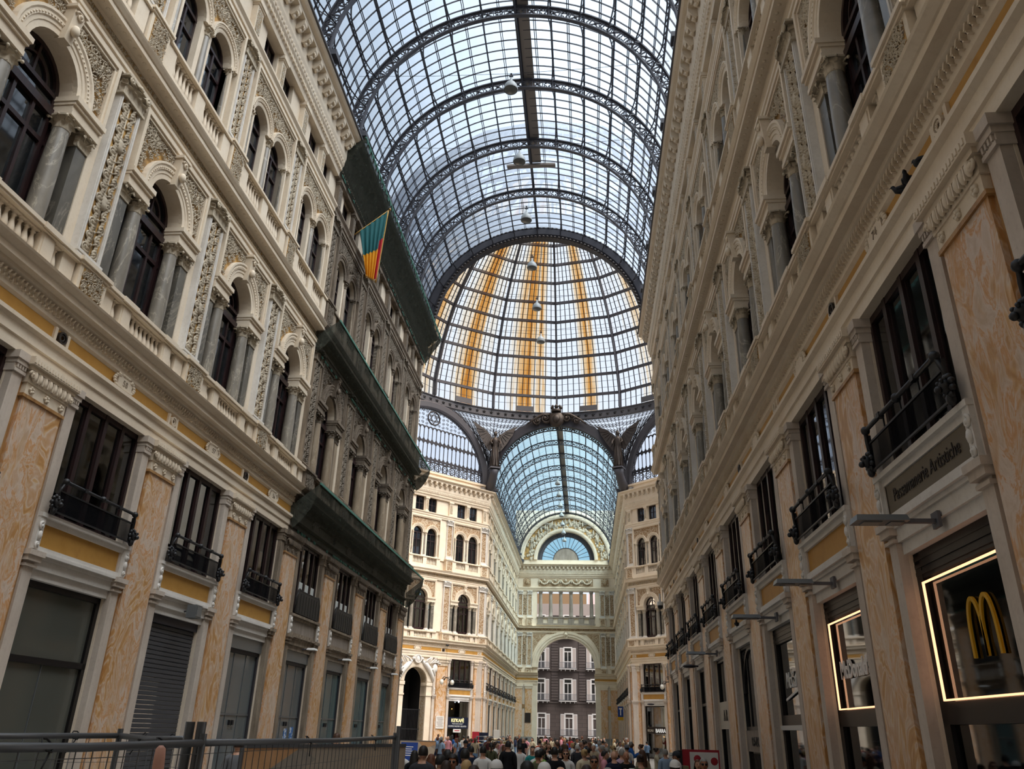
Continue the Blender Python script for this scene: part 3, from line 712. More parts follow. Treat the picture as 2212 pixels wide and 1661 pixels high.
def mk_shop(mode, lod=0):
    r = empty('shop_front'); v = -.28; top = 4.78
    def fr(mat, w=.08, ztop=top, v0=v-.06, v1=v+.06, extra=()):
        m = MB().box(-SP,-SP+w,v0,v1,FL,ztop).box(SP-w,SP,v0,v1,FL,ztop).box(-SP,SP,v0,v1,ztop-w,ztop).box(-SP,SP,v0,v1,FL,FL+.12)
        for x0,x1,z0,z1 in extra: m.box(x0,x1,v0,v1,z0,z1)
        m.build('frame', mat, r)
    if mode == 'transom':
        fr('black_wood', .12, extra=[(-SP,SP,3.3,3.42)])
        MB().box(-SP,SP,v-.01,v,FL,top).build('glass', 'smoke_glass', r); 
        MB().box(.02,.035,v,v+.02,FL,3.3).build('glazing_bar', 'steel', r)
    elif mode == 'shutter':
        m = MB(); n = 42; h = (top-.2-FL)/n
        for i in range(n):
            z = FL+i*h
            m.prism([(v-.03,z),(v+.0,z),(v+.022,z+h*.12),(v+.02,z+h*.85),(v,z+h*.97),(v-.03,z+h*.97)], -SP, SP)
        m.build('slats', 'shutter_slats', r); MB().box(-SP,SP,v-.15,v+.1,top-.2,top).build('shutter_box', 'iron_dark', r)
    elif mode in ('grey','side','teal'):
        MB().box(-SP,SP,v-.1,v+.12,4.42,top).build('shutter_box', 'steel', r)
        fr('iron_dark', .11, 4.42)
        m = MB()
        for x in (-.45,.45): m.box(x-.01,x+.01,v-.02,v+.02,FL,4.3)
        m.box(-SP,SP,v-.02,v+.02,2.55,2.6); m.build('glazing_bar', 'steel', r)
        MB().box(-SP,SP,v-.01,v,FL,4.42).build('glass', {'grey':'grey_glass','side':'grey_glass','teal':'teal_glass'}[mode], r)
        if mode == 'grey':
            MB().box(-.3,.45,v-.2,v-.15,2.75,3.05).build('notice', 'interior_dark', r)
        q = MB()
        for x in (-.1,.1): q.box(x-.05,x+.05,v,v+.06,2.28,2.42)
        q.build('handle', 'dark_iron', r)
        if mode == 'side':
            MB().box(SP-.02,SP+.0,v+.07,-.05,FL,4.6).build('side_panel', 'ochre', r)
            MB().box(-.95,-.6,v+.005,v+.012,1.7,2.25).box(-.3,.0,v+.005,v+.012,1.6,2.2).build('poster', 'poster_blue', r)
    elif mode in ('arches','word','script'):
        fr('black_wood', .2, extra=[(-SP,SP,2.55,2.82)])
        m = MB()
        for i in range(7): m.box(-SP,SP,v-.05,v+.05+.015*(i % 2),4.42+i*.05,4.47+i*.05)
        m.build('shutter_box', 'black_wood', r)
        MB().box(-SP,SP,v-.01,v,FL,4.42).build('glass', 'shop_glass', r); room(r, mat='interior_dark')
        m = MB().box(-1.2,-.7,-1.9,-1.7,FL,4.6).box(.25,.9,-2.2,-2.1,2.9,4.2).box(.9,1.2,-1.6,-1.5,FL,4.4); m.build('inner_wall', 'interior', r)
        if mode != 'script':
            q = .022; m = MB()
            for x0,x1,z0,z1 in ((-1.14,-1.14+q,2.83,4.36),(1.14-q,1.14,2.83,4.36),(-1.14,1.14,4.36-q,4.36),(-1.14,1.14,2.83,2.83+q)): m.box(x0,x1,v+.06,v+.09,z0,z1)
            m.build('light_strip', 'led', r)
            MB().box(-.9,.55,-1.6,-1.25,2.85,3.0).build('counter', 'white_paint', r); MB().box(-.3,.3,-1.5,-1.2,4.55,4.56).build('downlight', 'lamp_white', r)
            if mode == 'arches':
                MB().box(.15,.35,v+.02,v+.03,.9,1.4).build('notice', 'white_paint', r)
        if mode == 'arches':
            m = MB()
            for s in (-1,1):
                pts = []
                for i in range(25):
                    t = i/24; a = pi*t; x = s*.17 - .17*cos(a); pts.append((x, .68*sin(a)**.6))
                for i in range(24):
                    (xa,za),(xb,zb) = pts[i], pts[i+1]; w = .05
                    m.bar((xa,0,za),(xb,0,zb), .052+.02*abs(cos(a))*0, .03, (0,1,0))
            m.xf(Matrix.Translation((-.22,v+.03,3.28))); m.build('logo', 'yellow_letter', r)
        if mode == 'word': text_obj("McDonald's", .42, 'white_letter', r, (.06,v+.03,3.36), bold=.012, sx=.86)
        if mode == 'script': text_obj("McCafé", .5, 'white_letter', r, (0,v+.03,3.4), sx=.8, shear=.25); MB().bar((.75,v+.03,3.15),(-.5,v+.03,3.33),.05,.02,(0,1,0)).build('underline', 'white_letter', r); MB().box(-SP,SP,v,v+.1,2.5,2.6).build('shelf', 'white_paint', r)
    elif mode == 'iron':
        fr('dark_iron', .07)
        m = MB().arch(0,3.5,1.15,1.25,v-.03,v+.05,n=14)
        for s in (-1,1): spiral(m, s*1.0, 4.5, .2, s, 0, 1.5, .03, v, 12); m.box(s*.62-.02,s*.62+.02,v-.03,v+.03,2.6,4.5)
        m.box(-SP,SP,v-.04,v+.05,2.5,2.6); m.build('arch_frame', 'dark_iron', r)
        MB().box(-SP,SP,v-.01,v,FL,top).build('glass', 'dark_glass', r)
        MB().box(-SP,SP,v+.03,v+.08,1.95,2.5).build('sign_board', 'grey_panel', r); text_obj('DAZIO', .34, 'dark_iron', r, (0,v+.09,2.1))
        m = MB()
        for i in range(16): m.box(-1.2+i*.16,-1.18+i*.16,v+.02,v+.04,FL,1.9)
        m.build('grille', 'dark_iron', r)
    elif mode == 'white_sign':
        fr('black_wood', .1); MB().box(-SP,SP,v-.01,v,FL,top).build('glass', 'dark_glass', r)
        MB().box(-SP+.05,SP-.05,v+.05,v+.1,2.55,3.4).build('sign_board', 'cream_sign', r); text_obj('A R', .5, 'dark_brown', r, (0,v+.11,2.8))
    elif mode == 'kekafe':
        fr('black_wood', .06); MB().box(-SP,SP,v-.01,v,FL,top).build('glass', 'window_glass', r); room(r, mat='wood_warm', depth=2.5)
        MB().box(-SP,SP,v+.05,v+.12,2.35,3.35).build('sign_board', 'sign_navy', r)
        text_obj("KE'KAFÈ", .42, 'sign_cream', r, (0,v+.13,2.92), bold=.012, sx=1.0); text_obj('"fresh made is better"', .15, 'sign_white', r, (0,v+.13,2.72), shear=.3); text_obj('COFFEE PASTRY GELATO', .2, 'sign_white', r, (0,v+.13,2.48), sx=.95)
        MB().box(-.45,.45,v+.05,v+.1,2.0,2.3).build('menu_board', 'white_paint', r); MB().box(-.3,.3,v+.1,v+.105,2.12,2.2).build('menu_stripe', 'red_paint', r)
        MB().sphere((0,-1.2,4.1),.05,8,6).build('bulb', 'warm_bulb', r); MB().sphere((.1,v+.3,4.72),.07,8,6).build('spotlight', 'lamp_white', r)
        MB().box(-1.2,1.2,-1.6,-1.3,3.4,3.9).box(-.5,-.1,-1.25,-1.1,FL,2).build('shelf', 'dark_brown', r)
    elif mode == 'regali':
        fr('dark_brown', .1, extra=[(-SP,SP,2.35,2.95)]); MB().box(-SP,SP,v-.01,v,FL,top).build('glass', 'window_glass', r); room(r, mat='dark_brown', depth=2.2)
        text_obj('REGALI', .3, 'cream_sign', r, (.72,v+.08,2.52), sx=.75); text_obj('BARRA', .46, 'sign_white', r, (-.5,v+.08,2.46), bold=.01, sx=.85)
        m = MB().box(-1.2,1.2,-1.3,-1.0,3.45,3.5).box(-1.2,1.2,-1.3,-1.0,1.1,1.15); m.build('shelf', 'wood_warm', r)
        rr = random.Random(4)
        for nm, mt in (('trinket','white_paint'),('trinket','wood_warm')):
            q = MB()
            for i in range(9): x = -1.1+rr.random()*2.2; q.lathe([(.0,0),(.09,.02),(.07,.2),(.1,.3),(.05,.42),(.06,.5),(0,.58)], 7, x, -1.1-.1*rr.random()); q.v[-49:] = [(a,b,c+(1.15 if i % 3 else 3.5)) for a,b,c in q.v[-49:]]
            q.build('trinkets', mt, r)['kind'] = 'stuff'
        MB().sphere((-.2,-1.,2.1),.05,8,6).sphere((.6,-1.,2.05),.05,8,6).sphere((-.9,-1.,1.0),.06,8,6).build('bulb', 'warm_bulb', r)
    else:
        fr('black_wood', .1, extra=[(-SP,SP,3.4,3.5),(-.04,.04,FL,4.7)] if lod < 2 else ()); MB().box(-SP,SP,v-.01,v,FL,top).build('glass', 'dark_glass' if mode == 'dark' else 'grey_glass', r)
    return r
def poster_blue():
    t = NT('poster_blue'); p = t.pos(); t.bsdf(t.ramp(t.noise(p, 9, 2), [(.45,'3a6fb0'), (.55,'dfe6ee')], 'CONSTANT'), .5)
poster_blue()
# ------------------------------------------------------------------ number plaques and medallions of the lower frieze
def mk_plaque(txt, sfx):
    r = empty('number_plaque'); k = K(sfx)
    m = MB().box(-.28,.28,-.06,.02,9.23,9.5)
    for s in (-1,1):
        for a in range(5): m.sphere((s*(.34+.06*cos(a-2)),.0,9.365+.055*(a-2)), .05, 6, 4, (1.4,.7,.8))
        spiral(m, s*.25, 9.5, .06, s, 0, 1.2, .022, .02, 8)
    for a in range(5): m.sphere((-.12+.06*a,.01,9.53), .04, 6, 4)
    m.build('cartouche', k['trim'], r)
    if txt: text_obj(txt, .2, 'stone_dirty', r, (0,.025,9.295), ext=.004)
    return r
def mk_medallion(sfx, bronze):
    r = empty('frieze_medallion'); k = K(sfx)
    for s in (-1,1): MB().box(s*.2-.04,s*.2+.04,-.06,.0,9.2,9.5).build('stile', k['trim'], r)
    q = MB().archprof(0,9.35,[(.09,-.06),(.09,.03),(.13,.03),(.13,-.06)],0,2*pi,14)
    for a in range(12): q.sphere((.06*cos(a*pi/6),.0,9.35+.06*sin(a*pi/6)), .022, 5, 4)
    q.build('rosette', 'bronze' if bronze else k['trim'], r)
    return r

# ------------------------------------------------------------------ assemble one facade
def lay(F, bays, piers, lod=0, where='', order=None, sfx_of=lambda u: '', shop_of=None, mezz_of=None, end=(0,0), plq=None):
    """bays: (u, half0, half1, kind); piers: u"""
    m = MB()
    for uc, h0, h1, kind in bays: wall_bay(m, uc, h0, h1, portal=(kind == 'portal'))
    w = m.build('wall_' + F.name, 'stone'); w.location = F.w(0); w.rotation_euler = (0,0,F.a); struct(w)
    def nm(i): return ordn(i+1)
    bo = sorted(bays, key=order); po = sorted(piers, key=order)
    for i, (uc, h0, h1, kind) in enumerate(bo):
        sfx = sfx_of(uc); T = ('%s bay from dome, %s' if 'wall' in where else '%s bay from far corner, %s face') % (nm(i), where); S = lambda z, v=0: any(seen(F, uc+du, z, v) for du in (-1.6,0,1.6))
        if kind != 'portal':
            if S(5.6): place(('sill',sfx,lod), lambda: mk_sill_panel(sfx,lod), F, uc, 0, 0, ('plain grey panel' if sfx else 'ochre panel') + ' under mezzanine window, ' + T, 'panel', 'panels under the mezzanine windows')
            if S(6.4): place(('rail',sfx), lambda: mk_railing(sfx,lod), F, uc, 0, 0, ('dark sheet-iron balcony apron' if sfx else 'black iron balcony railing') + ', mezzanine, ' + T, 'railing', 'mezzanine balconies')
            md = mezz_of(uc) if mezz_of else 'dark'
            if S(7.3): window(('mez',md), lambda: mk_mezz_window(md,lod), F, uc)
            sm = shop_of(i) if shop_of else 'dark'
            if S(3.5) or S(1.5): place(('shop',sm,lod), lambda: mk_shop(sm,lod), F, uc, 0, 0, SHOPL.get(sm, 'dark glazed shop front') + ', ' + T, 'shop front', 'shop fronts')
        if plq is not None and S(9.3):
            place(('plq',plq.get(i),sfx), lambda: mk_plaque(plq.get(i),sfx), F, uc, 0, 0, ('carved number %s plaque' % plq[i] if plq.get(i) else 'small carved plaque') + ' on ochre frieze, ' + T, 'plaque', 'frieze plaques')
        if S(10.6): place(('bal',sfx,lod), lambda: mk_balustrade(sfx,lod), F, uc, 0, 0, ('blackened' if sfx else 'cream') + ' stone balustrade, first floor, ' + T, 'balustrade', 'first-floor balustrades')
        if S(12.3):
            for s in (-1,1):
                side = 'far' if ((order((uc+s*.1,)) < order((uc,)))) else 'near'
                place(('colr',sfx), lambda: mk_column(sfx,lod,'round'), F, uc+s*.9, -.22, 0, '%s round marble column, %s side of arched window, %s' % ('beige' if sfx else 'grey', side, T), 'column', 'round columns of the arched windows')
                place(('cols',sfx), lambda: mk_column(sfx,lod,'square'), F, uc+s*1.5, -.14, 0, '%s square marble column, %s side of arched window, %s' % ('beige' if sfx else 'dark', side, T), 'column', 'square columns of the arched windows')
        if S(14.5): place(('arch',sfx,lod), lambda: mk_arch_surround(sfx,lod), F, uc, 0, 0, ('grimy' if sfx else 'cream') + ' round arch with carved spandrels, first floor, ' + T, 'arch surround', 'arch surrounds')
        if S(13): wm_ = 'curtain' if lod == 1 else 'dark'; window(('awin',wm_), lambda: mk_arch_window(sfx,lod,wm_), F, uc)
        if S(18): place(('tbal',sfx,lod), lambda: mk_top_balustrade(sfx,lod), F, uc, 0, 0, ('blackened' if sfx else 'cream') + ' low balustrade, second floor, ' + T, 'balustrade', 'second-floor balustrades')
        if S(21): place(('twin',sfx,lod), lambda: mk_twin_surround(sfx,lod), F, uc, 0, 0, ('grimy' if sfx else 'cream') + ' twin arches, second floor, ' + T, 'arch surround', 'twin arch surrounds')
        if S(19.5):
            for s, nn in ((-1.5,'side'),(0,'middle'),(1.5,'side')):
                side = nn if s == 0 else ('far' if order((uc+s,)) < order((uc,)) else 'near')
                place(('cols3',sfx), lambda: mk_column(sfx,lod,'slim'), F, uc+s, -.12, 0, 'slender %s colonnette, %s of twin windows, %s' % ('beige' if sfx else 'grey', side, T), 'column', 'colonnettes of the twin windows')
            for s in (-1,1): window(('swin',), lambda: mk_small_window(sfx,lod), F, uc+s*.85)
        if S(23.5):
            for s in (-1,1): window(('attw',), lambda: mk_attic_window(sfx,lod), F, uc+s*.78)
            place(('attp',sfx,lod>1), lambda: mk_attic_pilaster(sfx,lod), F, uc, -.02, 0, 'small relief pilaster between attic windows, ' + T, 'pilaster', 'attic pilasters')
    for i, u in enumerate(po):
        sfx = sfx_of(u); T = ('%s pier from dome, %s' if 'wall' in where else '%s pier from far corner, %s face') % (nm(i), where); S = lambda z: any(seen(F, u+du, z) for du in (-.5,.5))
        if S(7.5) or S(4) or S(2): place(('pil1',sfx,lod), lambda: mk_marble_pilaster(sfx,lod), F, u, 0, 0, 'orange marble pilaster, %s capital, %s' % ('grimy' if sfx else 'cream', T), 'pilaster', 'orange marble pilasters')
        if plq is not None and S(9.3): place(('med',sfx,i % 2), lambda: mk_medallion(sfx,i % 2), F, u, 0, 0, '%s rosette medallion in frieze above %s' % ('dark' if i % 2 else 'cream', T), 'medallion', 'frieze medallions')
        if S(13) or S(11) or S(15.5): place(('pil2',sfx,lod), lambda: mk_relief_pilaster(sfx,lod), F, u, -.0, 0, '%s carved relief pilaster, first floor, %s' % ('grimy' if sfx else 'cream', T), 'pilaster', 'first-floor relief pilasters')
        if S(20) or S(18.2) or S(22): place(('pil3',sfx,lod), lambda: mk_relief_pilaster(sfx,lod,.72,17.05,18.0,18.4,21.75,22.25,True), F, u, -.06, 0, 'slim %s relief pilaster, second floor, %s' % ('grimy' if sfx else 'cream', T), 'pilaster', 'second-floor relief pilasters')
        if S(23.5): place(('attw3',sfx,lod>1), lambda: mk_attic_pilaster(sfx,lod,.44), F, u, .02, 0, 'attic relief panel above %s' % T, 'pilaster', 'attic relief panels')
TN = [0]
def trims(F, u0, u1, e0, e1, sfx='', top=True, dent=True, modil=True, lod=0, gap=0):
    k = K(sfx); out = []
    for name, prof in (('entablature',E1),('entablature',E2),('entablature',E3),('entablature',E4)):
        if prof is E4 and not top: continue
        TN[0] += 1; o = (MB().prism(rev(prof), u0, -gap).prism(rev(prof), gap, u1) if gap and prof is E1 else MB().prism(rev(prof), u0, u1, e0, e1)).build('trim_%d' % TN[0], k['trim']); o.location = F.w(0); o.rotation_euler = (0,0,F.a); struct(o); out.append(o)
    (MB().box(u0,-gap,-.2,-.05,9.2,9.5).box(gap,u1,-.2,-.05,9.2,9.5) if gap else MB().box(u0,u1,-.2,-.05,9.2,9.5)).build('frieze_strip', 'ochre' if not sfx else 'dark_panel', out[0])
    MB().box(u0,u1,-.2,-.03,16.26,16.58).build('frieze_relief', ('carved' if lod < 2 else 'carved_far') if not sfx else 'carved_dirty', out[1])
    n = int((u1-u0)/.115)
    if dent:
        m = MB()
        for i in range(n): x = u0+(i+.5)*(u1-u0)/n; m.add([(x-.05,.0,9.66),(x-.015,.0,9.66),(x+.03,.0,9.75),(x-.005,.0,9.75),(x-.05,.07,9.66),(x-.015,.07,9.66),(x+.03,.07,9.75),(x-.005,.07,9.75)],[(4,5,7,6),(0,4,6,2),(1,3,7,5),(0,1,5,4)]); m.add([(x-.005,.0,9.75),(x+.03,.0,9.75),(x-.015,.0,9.83),(x-.05,.0,9.83),(x-.005,.08,9.75),(x+.03,.08,9.75),(x-.015,.08,9.83),(x-.05,.08,9.83)],[(4,5,6,7),(0,4,7,3),(1,2,6,5),(0,1,5,4)])
        m.build('dentils', k['trim'], out[0])
        m = MB(); n2 = int((u1-u0)/.22)
        for i in range(n2): x = u0+(i+.5)*(u1-u0)/n2; m.sphere((x,.17,16.63), .05, 5, 4, (1,1,.35))
        m.build('soffit_rosettes', k['trim'], out[1])
    if top and modil:
        m0 = None; n = int((u1-u0)/.62)
        for i in range(n):
            x = u0+(i+.5)*(u1-u0)/n
            if lod < 2:
                if m0 is None:
                    m = MB().prism(rev([(.2,25.5),(.3,25.42),(.42,25.5),(.5,25.62),(.56,25.7),(.56,25.87),(.2,25.87)]), -.13, .13); spiral(m, .0, 25.55, .1, 1, 0, 1.1, .03, .5, 8); m.sphere((0,.36,25.45),.09,6,4); m.sphere((.31,.4,25.87),.1,6,4,(1,1,.4))
                    o = m.build('modillion', k['trim'], out[-1]); m0 = o.data
                else: o = bpy.data.objects.new('modillion', m0); COL.objects.link(o); o.parent = out[-1]
                o.location = (x,0,0)
        if lod > 1:
            m = MB()
            for i in range(n): x = u0+(i+.5)*(u1-u0)/n; m.box(x-.12,x+.12,.2,.5,25.5,25.87)
            m.build('modillions', k['trim'], out[-1])
        m = MB(); n = int((u1-u0)/.2)
        for i in range(n): x = u0+(i+.5)*(u1-u0)/n; m.sphere((x,.19,24.86), .07, 5, 4, (.8,.6,1.3)); m.box(x-.05,x+.05,.05,.13,24.46,24.6)
        m.build('egg_moulding', k['trim'], out[-1])
    return out
SHOPL = {'transom':'dark glass shop window with transom','shutter':'closed grey roller shutter','grey':'grey glass shop front','side':'glass shop front with blue posters','teal':'teal glass shop front',
 'arches':'black shop front with yellow arches emblem','word':'black shop front with white word sign','script':'black shop front with white script','iron':'shop front with iron arch','white_sign':'black shop front with cream sign board',
 'kekafe':'coffee and gelato shop with navy sign','regali':'gift shop with white lettering','dark':'dark glazed shop front','pale':'grey glazed shop front'}

FL_ = Facade('left', (-HW,0), -90); FR_ = Facade('right', (HW,0), 90)
LP = [3.87, 8.52, 13.17, 17.82, 22.47, 27.12, 31.77, 36.42, 41.07, 45.2]
RP = [3.35, 8.0, 12.65, 17.3, 21.95, 26.6, 31.25, 35.9, 40.55, 45.2]
def bays_of(P, sg):
    out = []
    for a, b in zip(P[:-1], P[1:]): c = (a+b)/2; out.append((sg*c, (b-a)/2, (b-a)/2, ''))
    return out
NET = 26.6
ld = lambda u: '_dirty' if -u > NET else ''
lshop = ['teal','teal','teal','side','grey','shutter','transom','transom','transom','transom']
lay(FL_, bays_of(LP,-1), [-p for p in LP], 0, 'left wall', order=lambda b: (b[0] if isinstance(b, tuple) else b), sfx_of=ld,
    shop_of=lambda i: lshop[i], mezz_of=lambda u: 'blind' if -u > NET else 'dark', plq={6:'58',5:'57',4:'56'})
for u0, u1, e0, e1, sf in ((-YA,-NET,tan(pi/8),0,'_dirty'),(-NET,8,0,0,'')): trims(FL_, u0, u1, e0, e1, sf)
rshop = ['dark','dark','dark','white_sign','iron','script','word','arches','arches']
lay(FR_, bays_of(RP,1), RP, 0, 'right wall', order=lambda b: -(b[0] if isinstance(b, tuple) else b),
    shop_of=lambda i: rshop[i] if i < len(rshop) else 'dark', mezz_of=lambda u: 'curtain', plq={7:'74'})
trims(FR_, -8, YA, 0, tan(pi/8))
for F, a, b, nm_ in ((FL_,-4.1,8,'left'),(FR_,-8,3.6,'right')):
    w = MB().box(a,b,-1.0,-.1,FL,26.95).build('wall_near_'+nm_, 'stone'); w.location = F.w(0); w.rotation_euler = (0,0,F.a); struct(w)
# far diagonals of the octagon
FDL = Facade('octagon_left', (-HW,YB), -135); FDR = Facade('octagon_right', (HW,YB), 135)
dp = [.45, 4.95, DG-4.95, DG-.45]
db = [(2.7,2.7,2.25,''),(DG/2,DG/2-4.95,DG/2-4.95,'portal'),(DG-2.7,2.25,2.7,'')]
lay(FDL, db, dp, 1, 'octagon left', order=lambda b: (b[0] if isinstance(b, tuple) else b), shop_of=lambda i: 'kekafe' if i == 0 else 'dark', mezz_of=lambda u: 'curtain', plq={})
lay(FDR, [(-u,h1,h0,k) for u,h0,h1,k in db], [-p for p in dp], 1, 'octagon right', order=lambda b: -(b[0] if isinstance(b, tuple) else b), shop_of=lambda i: 'regali' if i == 0 else 'dark', mezz_of=lambda u: 'curtain', plq={})
t8 = tan(pi/8)
trims(FDL, 0, DG, t8, t8, lod=1); trims(FDR, -DG, 0, t8, t8, lod=1)
# far arm
FFL = Facade('far_left', (-HW,0), -90); FFR = Facade('far_right', (HW,0), 90)
FP = [YB+.45 + (YE-.5-YB-.45)*i/8 for i in range(9)]
lay(FFL, bays_of(FP,-1), [-p for p in FP], 2, 'far left wall', order=lambda b: -(b[0] if isinstance(b, tuple) else b), shop_of=lambda i: 'pale')
lay(FFR, bays_of(FP,1), FP, 2, 'far right wall', order=lambda b: (b[0] if isinstance(b, tuple) else b), shop_of=lambda i: 'pale')
trims(FFL, -YE, -YB, 0, t8, lod=2, dent=False); trims(FFR, YB, YE, t8, 0, lod=2, dent=False)
# parts of the hall that lie behind the camera or beside the octagon: plain masonry that closes the room
m = MB()
for s in (-1,1):
    a = Vector((s*HW, YA)); b = Vector((s*(HW+S8), YA+S8)); n = Vector((s*(b-a).y, -s*(b-a).x)).normalized()
    d = (b-a).normalized()
    q = [a, b, b + Vector((s*.7,-.7)), a + Vector((s*.7,-.7))]
    for z0, z1 in ((FL,26.95),): m.add([(p.x,p.y,z0) for p in q]+[(p.x,p.y,z1) for p in q], [(0,3,2,1),(4,5,6,7),(0,1,5,4),(1,2,6,5),(2,3,7,6),(3,0,4,7)])
struct(m.build('wall_octagon_near', 'stone'))
m = MB()
for s in (-1,1):
    x0, x1 = sorted((s*(HW+S8), s*(HW+S8+26)))
    m.box(x0,x1,YA+S8-1,YA+S8,FL,26.95).box(x0,x1,YB-S8,YB-S8+1,FL,26.95); xe = s*(HW+S8+26); m.box(min(xe,xe+s),max(xe,xe+s),YA+S8-1,YB-S8+1,FL,26.95)
struct(m.build('wall_side_arms', 'stone'))
struct(MB().box(-9,9,-9,-8,FL,34).build('wall_entrance', 'stone'))
def floor_mat():
    t = NT('floor_stone'); p = t.pos(); c = t.ramp(t.noise(p, .8, 4), [(.3,'8b8680'), (.7,'a09a92')])
    k = t.n('ShaderNodeTexChecker'); t.l(p, k.inputs['Vector']); k.inputs['Scale'].default_value = .7
    c = t.mix(.35, c, t.mix(k.outputs['Fac'], '6f6b68', 'b0aaa0')); t.bsdf(c, .35, .4)
floor_mat()
struct(MB().box(-50,50,-9,175,FL-.3,FL).build('floor', 'floor_stone'))
# ------------------------------------------------------------------ iron and glass vaults
plain('catwalk', '857c75', .7)
skyglass('clear_glass', 'f4f7fc', 'fafcff')
ZV = 26.95   # springing
def arc(r, a, x=0.): return (x + r*cos(a), ZV + r*sin(a))
def make_vault(nm, label, y0, y1, ribs, glassmat, npur=14, bars=8, lod=0, spans=None):
    root = empty('glass_vault', (0,(y0+y1)/2,ZV)); yc = (y0+y1)/2; tag(root, label, 'glass vault')
    off = Matrix.Translation((0,-yc,-ZV))
    RI, RO, RG = 6.93, 7.5, 7.66
    # arched rib: two chords joined by alternate crosses and quatrefoils
    m = MB(); N = 42
    m.arch(0,0,RI-.03,RI+.03,-.1,.1,n=56); m.arch(0,0,RO-.03,RO+.03,-.1,.1,n=56); m.arch(0,0,RI+.03,RI+.07,-.02,.02,n=56); m.arch(0,0,RO-.07,RO-.03,-.02,.02,n=56)
    for i in range(N):
        a0, a1 = pi*i/N, pi*(i+1)/N; am = (a0+a1)/2; rm = (RI+RO)/2
        P = lambda r, a, y=0: (r*cos(a), y, r*sin(a))
        if i % 2:
            m.bar(P(RI+.06,a0),P(RO-.06,a1),.06,.05,(0,1,0)); m.bar(P(RI+.06,a1),P(RO-.06,a0),.06,.05,(0,1,0))
            if lod < 2: m.sphere(P(rm,am),.09,6,4)
        else:
            if lod < 2:
                pts = []
                for q in range(16):
                    t = 2*pi*q/16; rr = .15+.045*cos(4*t); pts.append((rm*cos(am)+rr*cos(t), 0, rm*sin(am)+rr*sin(t)))
                m.tube(pts, .03, 4, True, False)
                for q in range(4):
                    t = am+pi/4+q*pi/2; m.bar((rm*cos(am)+.17*cos(t),0,rm*sin(am)+.17*sin(t)),(rm*cos(am)+.33*cos(t),0,rm*sin(am)+.33*sin(t)),.05,.05,(0,1,0))
            else: m.bar(P(rm,a0),P(rm,a1),.12,.07,(0,1,0))
        m.bar(P(RI+.05,a0),P(RO-.05,a0),.05,.06,(0,1,0))
    for s in (-1,1):
        m.box(min(s*6.78,s*7.2),max(s*6.78,s*7.2),-.2,.2,-.72,.1); m.box(min(s*6.55,s*7.3),max(s*6.55,s*7.3),-.26,.26,-.3,-.05); m.box(min(s*7.4,s*7.55),max(s*7.4,s*7.55),-.1,.1,-.72,.0)
    first = None
    for y in ribs:
        if first is None: o = m.build('rib', 'iron', root); first = o.data
        else: o = bpy.data.objects.new('rib', first); COL.objects.link(o); o.parent = root
        o.location = (0, y-yc, 0)
    # purlins: lattice girders bending down to the ribs
    ys = sorted(set([y0]+list(ribs)+[y1]))
    for k in range(0, npur+1):
        a = pi*k/npur; m = MB(); c_, s_ = cos(a), sin(a)
        P = lambda r, y: (r*c_, y-yc, r*s_)
        ridge = (k == npur/2)
        m.bar(P(RO+.1,y0),P(RO+.1,y1),.07 if not ridge else .16,.07,(c_,0,s_))
        for ya, yb in zip(ys[:-1], ys[1:]):
            L = yb-ya; n = 14; pts = []
            if L < 1: continue
            for i in range(n+1):
                t = i/n; d = abs(2*t-1); pts.append(P(RO-.03-(.5 if lod == 0 else .3)*max(0,(d-.42)/.58)**1.6, ya+L*t))
            m.tube(pts, .035, 4, False, False)
            for i in range(n if lod == 0 else 0): m.bar(pts[i] if i % 2 else P(RO+.1,ya+L*i/n), P(RO+.1,ya+L*(i+1)/n) if i % 2 else pts[i+1], .035, .03, (c_,0,s_))
        m.build('purlin', 'iron_dark', root)
    # glazing bars and panes
    m = MB(); sp = spans or list(zip(ys[:-1], ys[1:]))
    for ya, yb in sp:
        for i in range(bars):
            y = ya+(yb-ya)*(i+.5)/bars-yc; m.arch(0,0,RG-(.07 if lod == 0 else .025),RG-.01,y-(.018 if lod == 0 else .012),y+(.018 if lod == 0 else .012),n=40)
    for k in range(npur):
        a = pi*(k+.5)/npur; c_, s_ = cos(a), sin(a)
        for d in (-.006,.006): m.bar(((RG-.03)*cos(a+d),y0-yc,(RG-.03)*sin(a+d)),((RG-.03)*cos(a+d),y1-yc,(RG-.03)*sin(a+d)),.035,.03,(c_,0,s_))
    m.build('glazing_bars', 'iron_dark', root)
    m = MB(); n = 56
    vs = []; fs = []
    for i in range(n+1):
        a = pi*i/n
        for y in (y0, y1): vs.append((RG*cos(a), y-yc, RG*sin(a)))
    for i in range(n): fs.append((2*i,2*i+1,2*i+3,2*i+2))
    m.add(vs, fs); m.build('panes', glassmat, root)
    # ridge gangway above the panes
    MB().box(-.12,.62,y0-yc,(y1 if lod else 38.6)-yc,7.58,7.63).build('gangway', 'catwalk', root)
    if not lod: MB().box(-1.5,1.5,38.6-yc,38.9-yc,7.4,7.55).build('cross_beam', 'catwalk', root)
    for s in (-1,1):
        MB().box(min(s*6.6,s*7.7),max(s*6.6,s*7.7),y0-yc,y1-yc,-.75,-.68).build('gutter', 'iron_light', root)
    return root
RIBS = [3.87, 8.52, 13.17, 17.82, 22.47, 27.12, 31.77, 36.42, 41.07]
v1 = make_vault('near', 'great iron and glass barrel vault over the near arcade', -8, YA+.1, RIBS, 'vault_glass')
v2 = make_vault('far', 'blue tinted glass barrel vault over the far arcade beyond the dome', YB-.1, YE+.5, [YB+4.9*i+.9 for i in range(9)], 'far_glass', bars=13, lod=1)
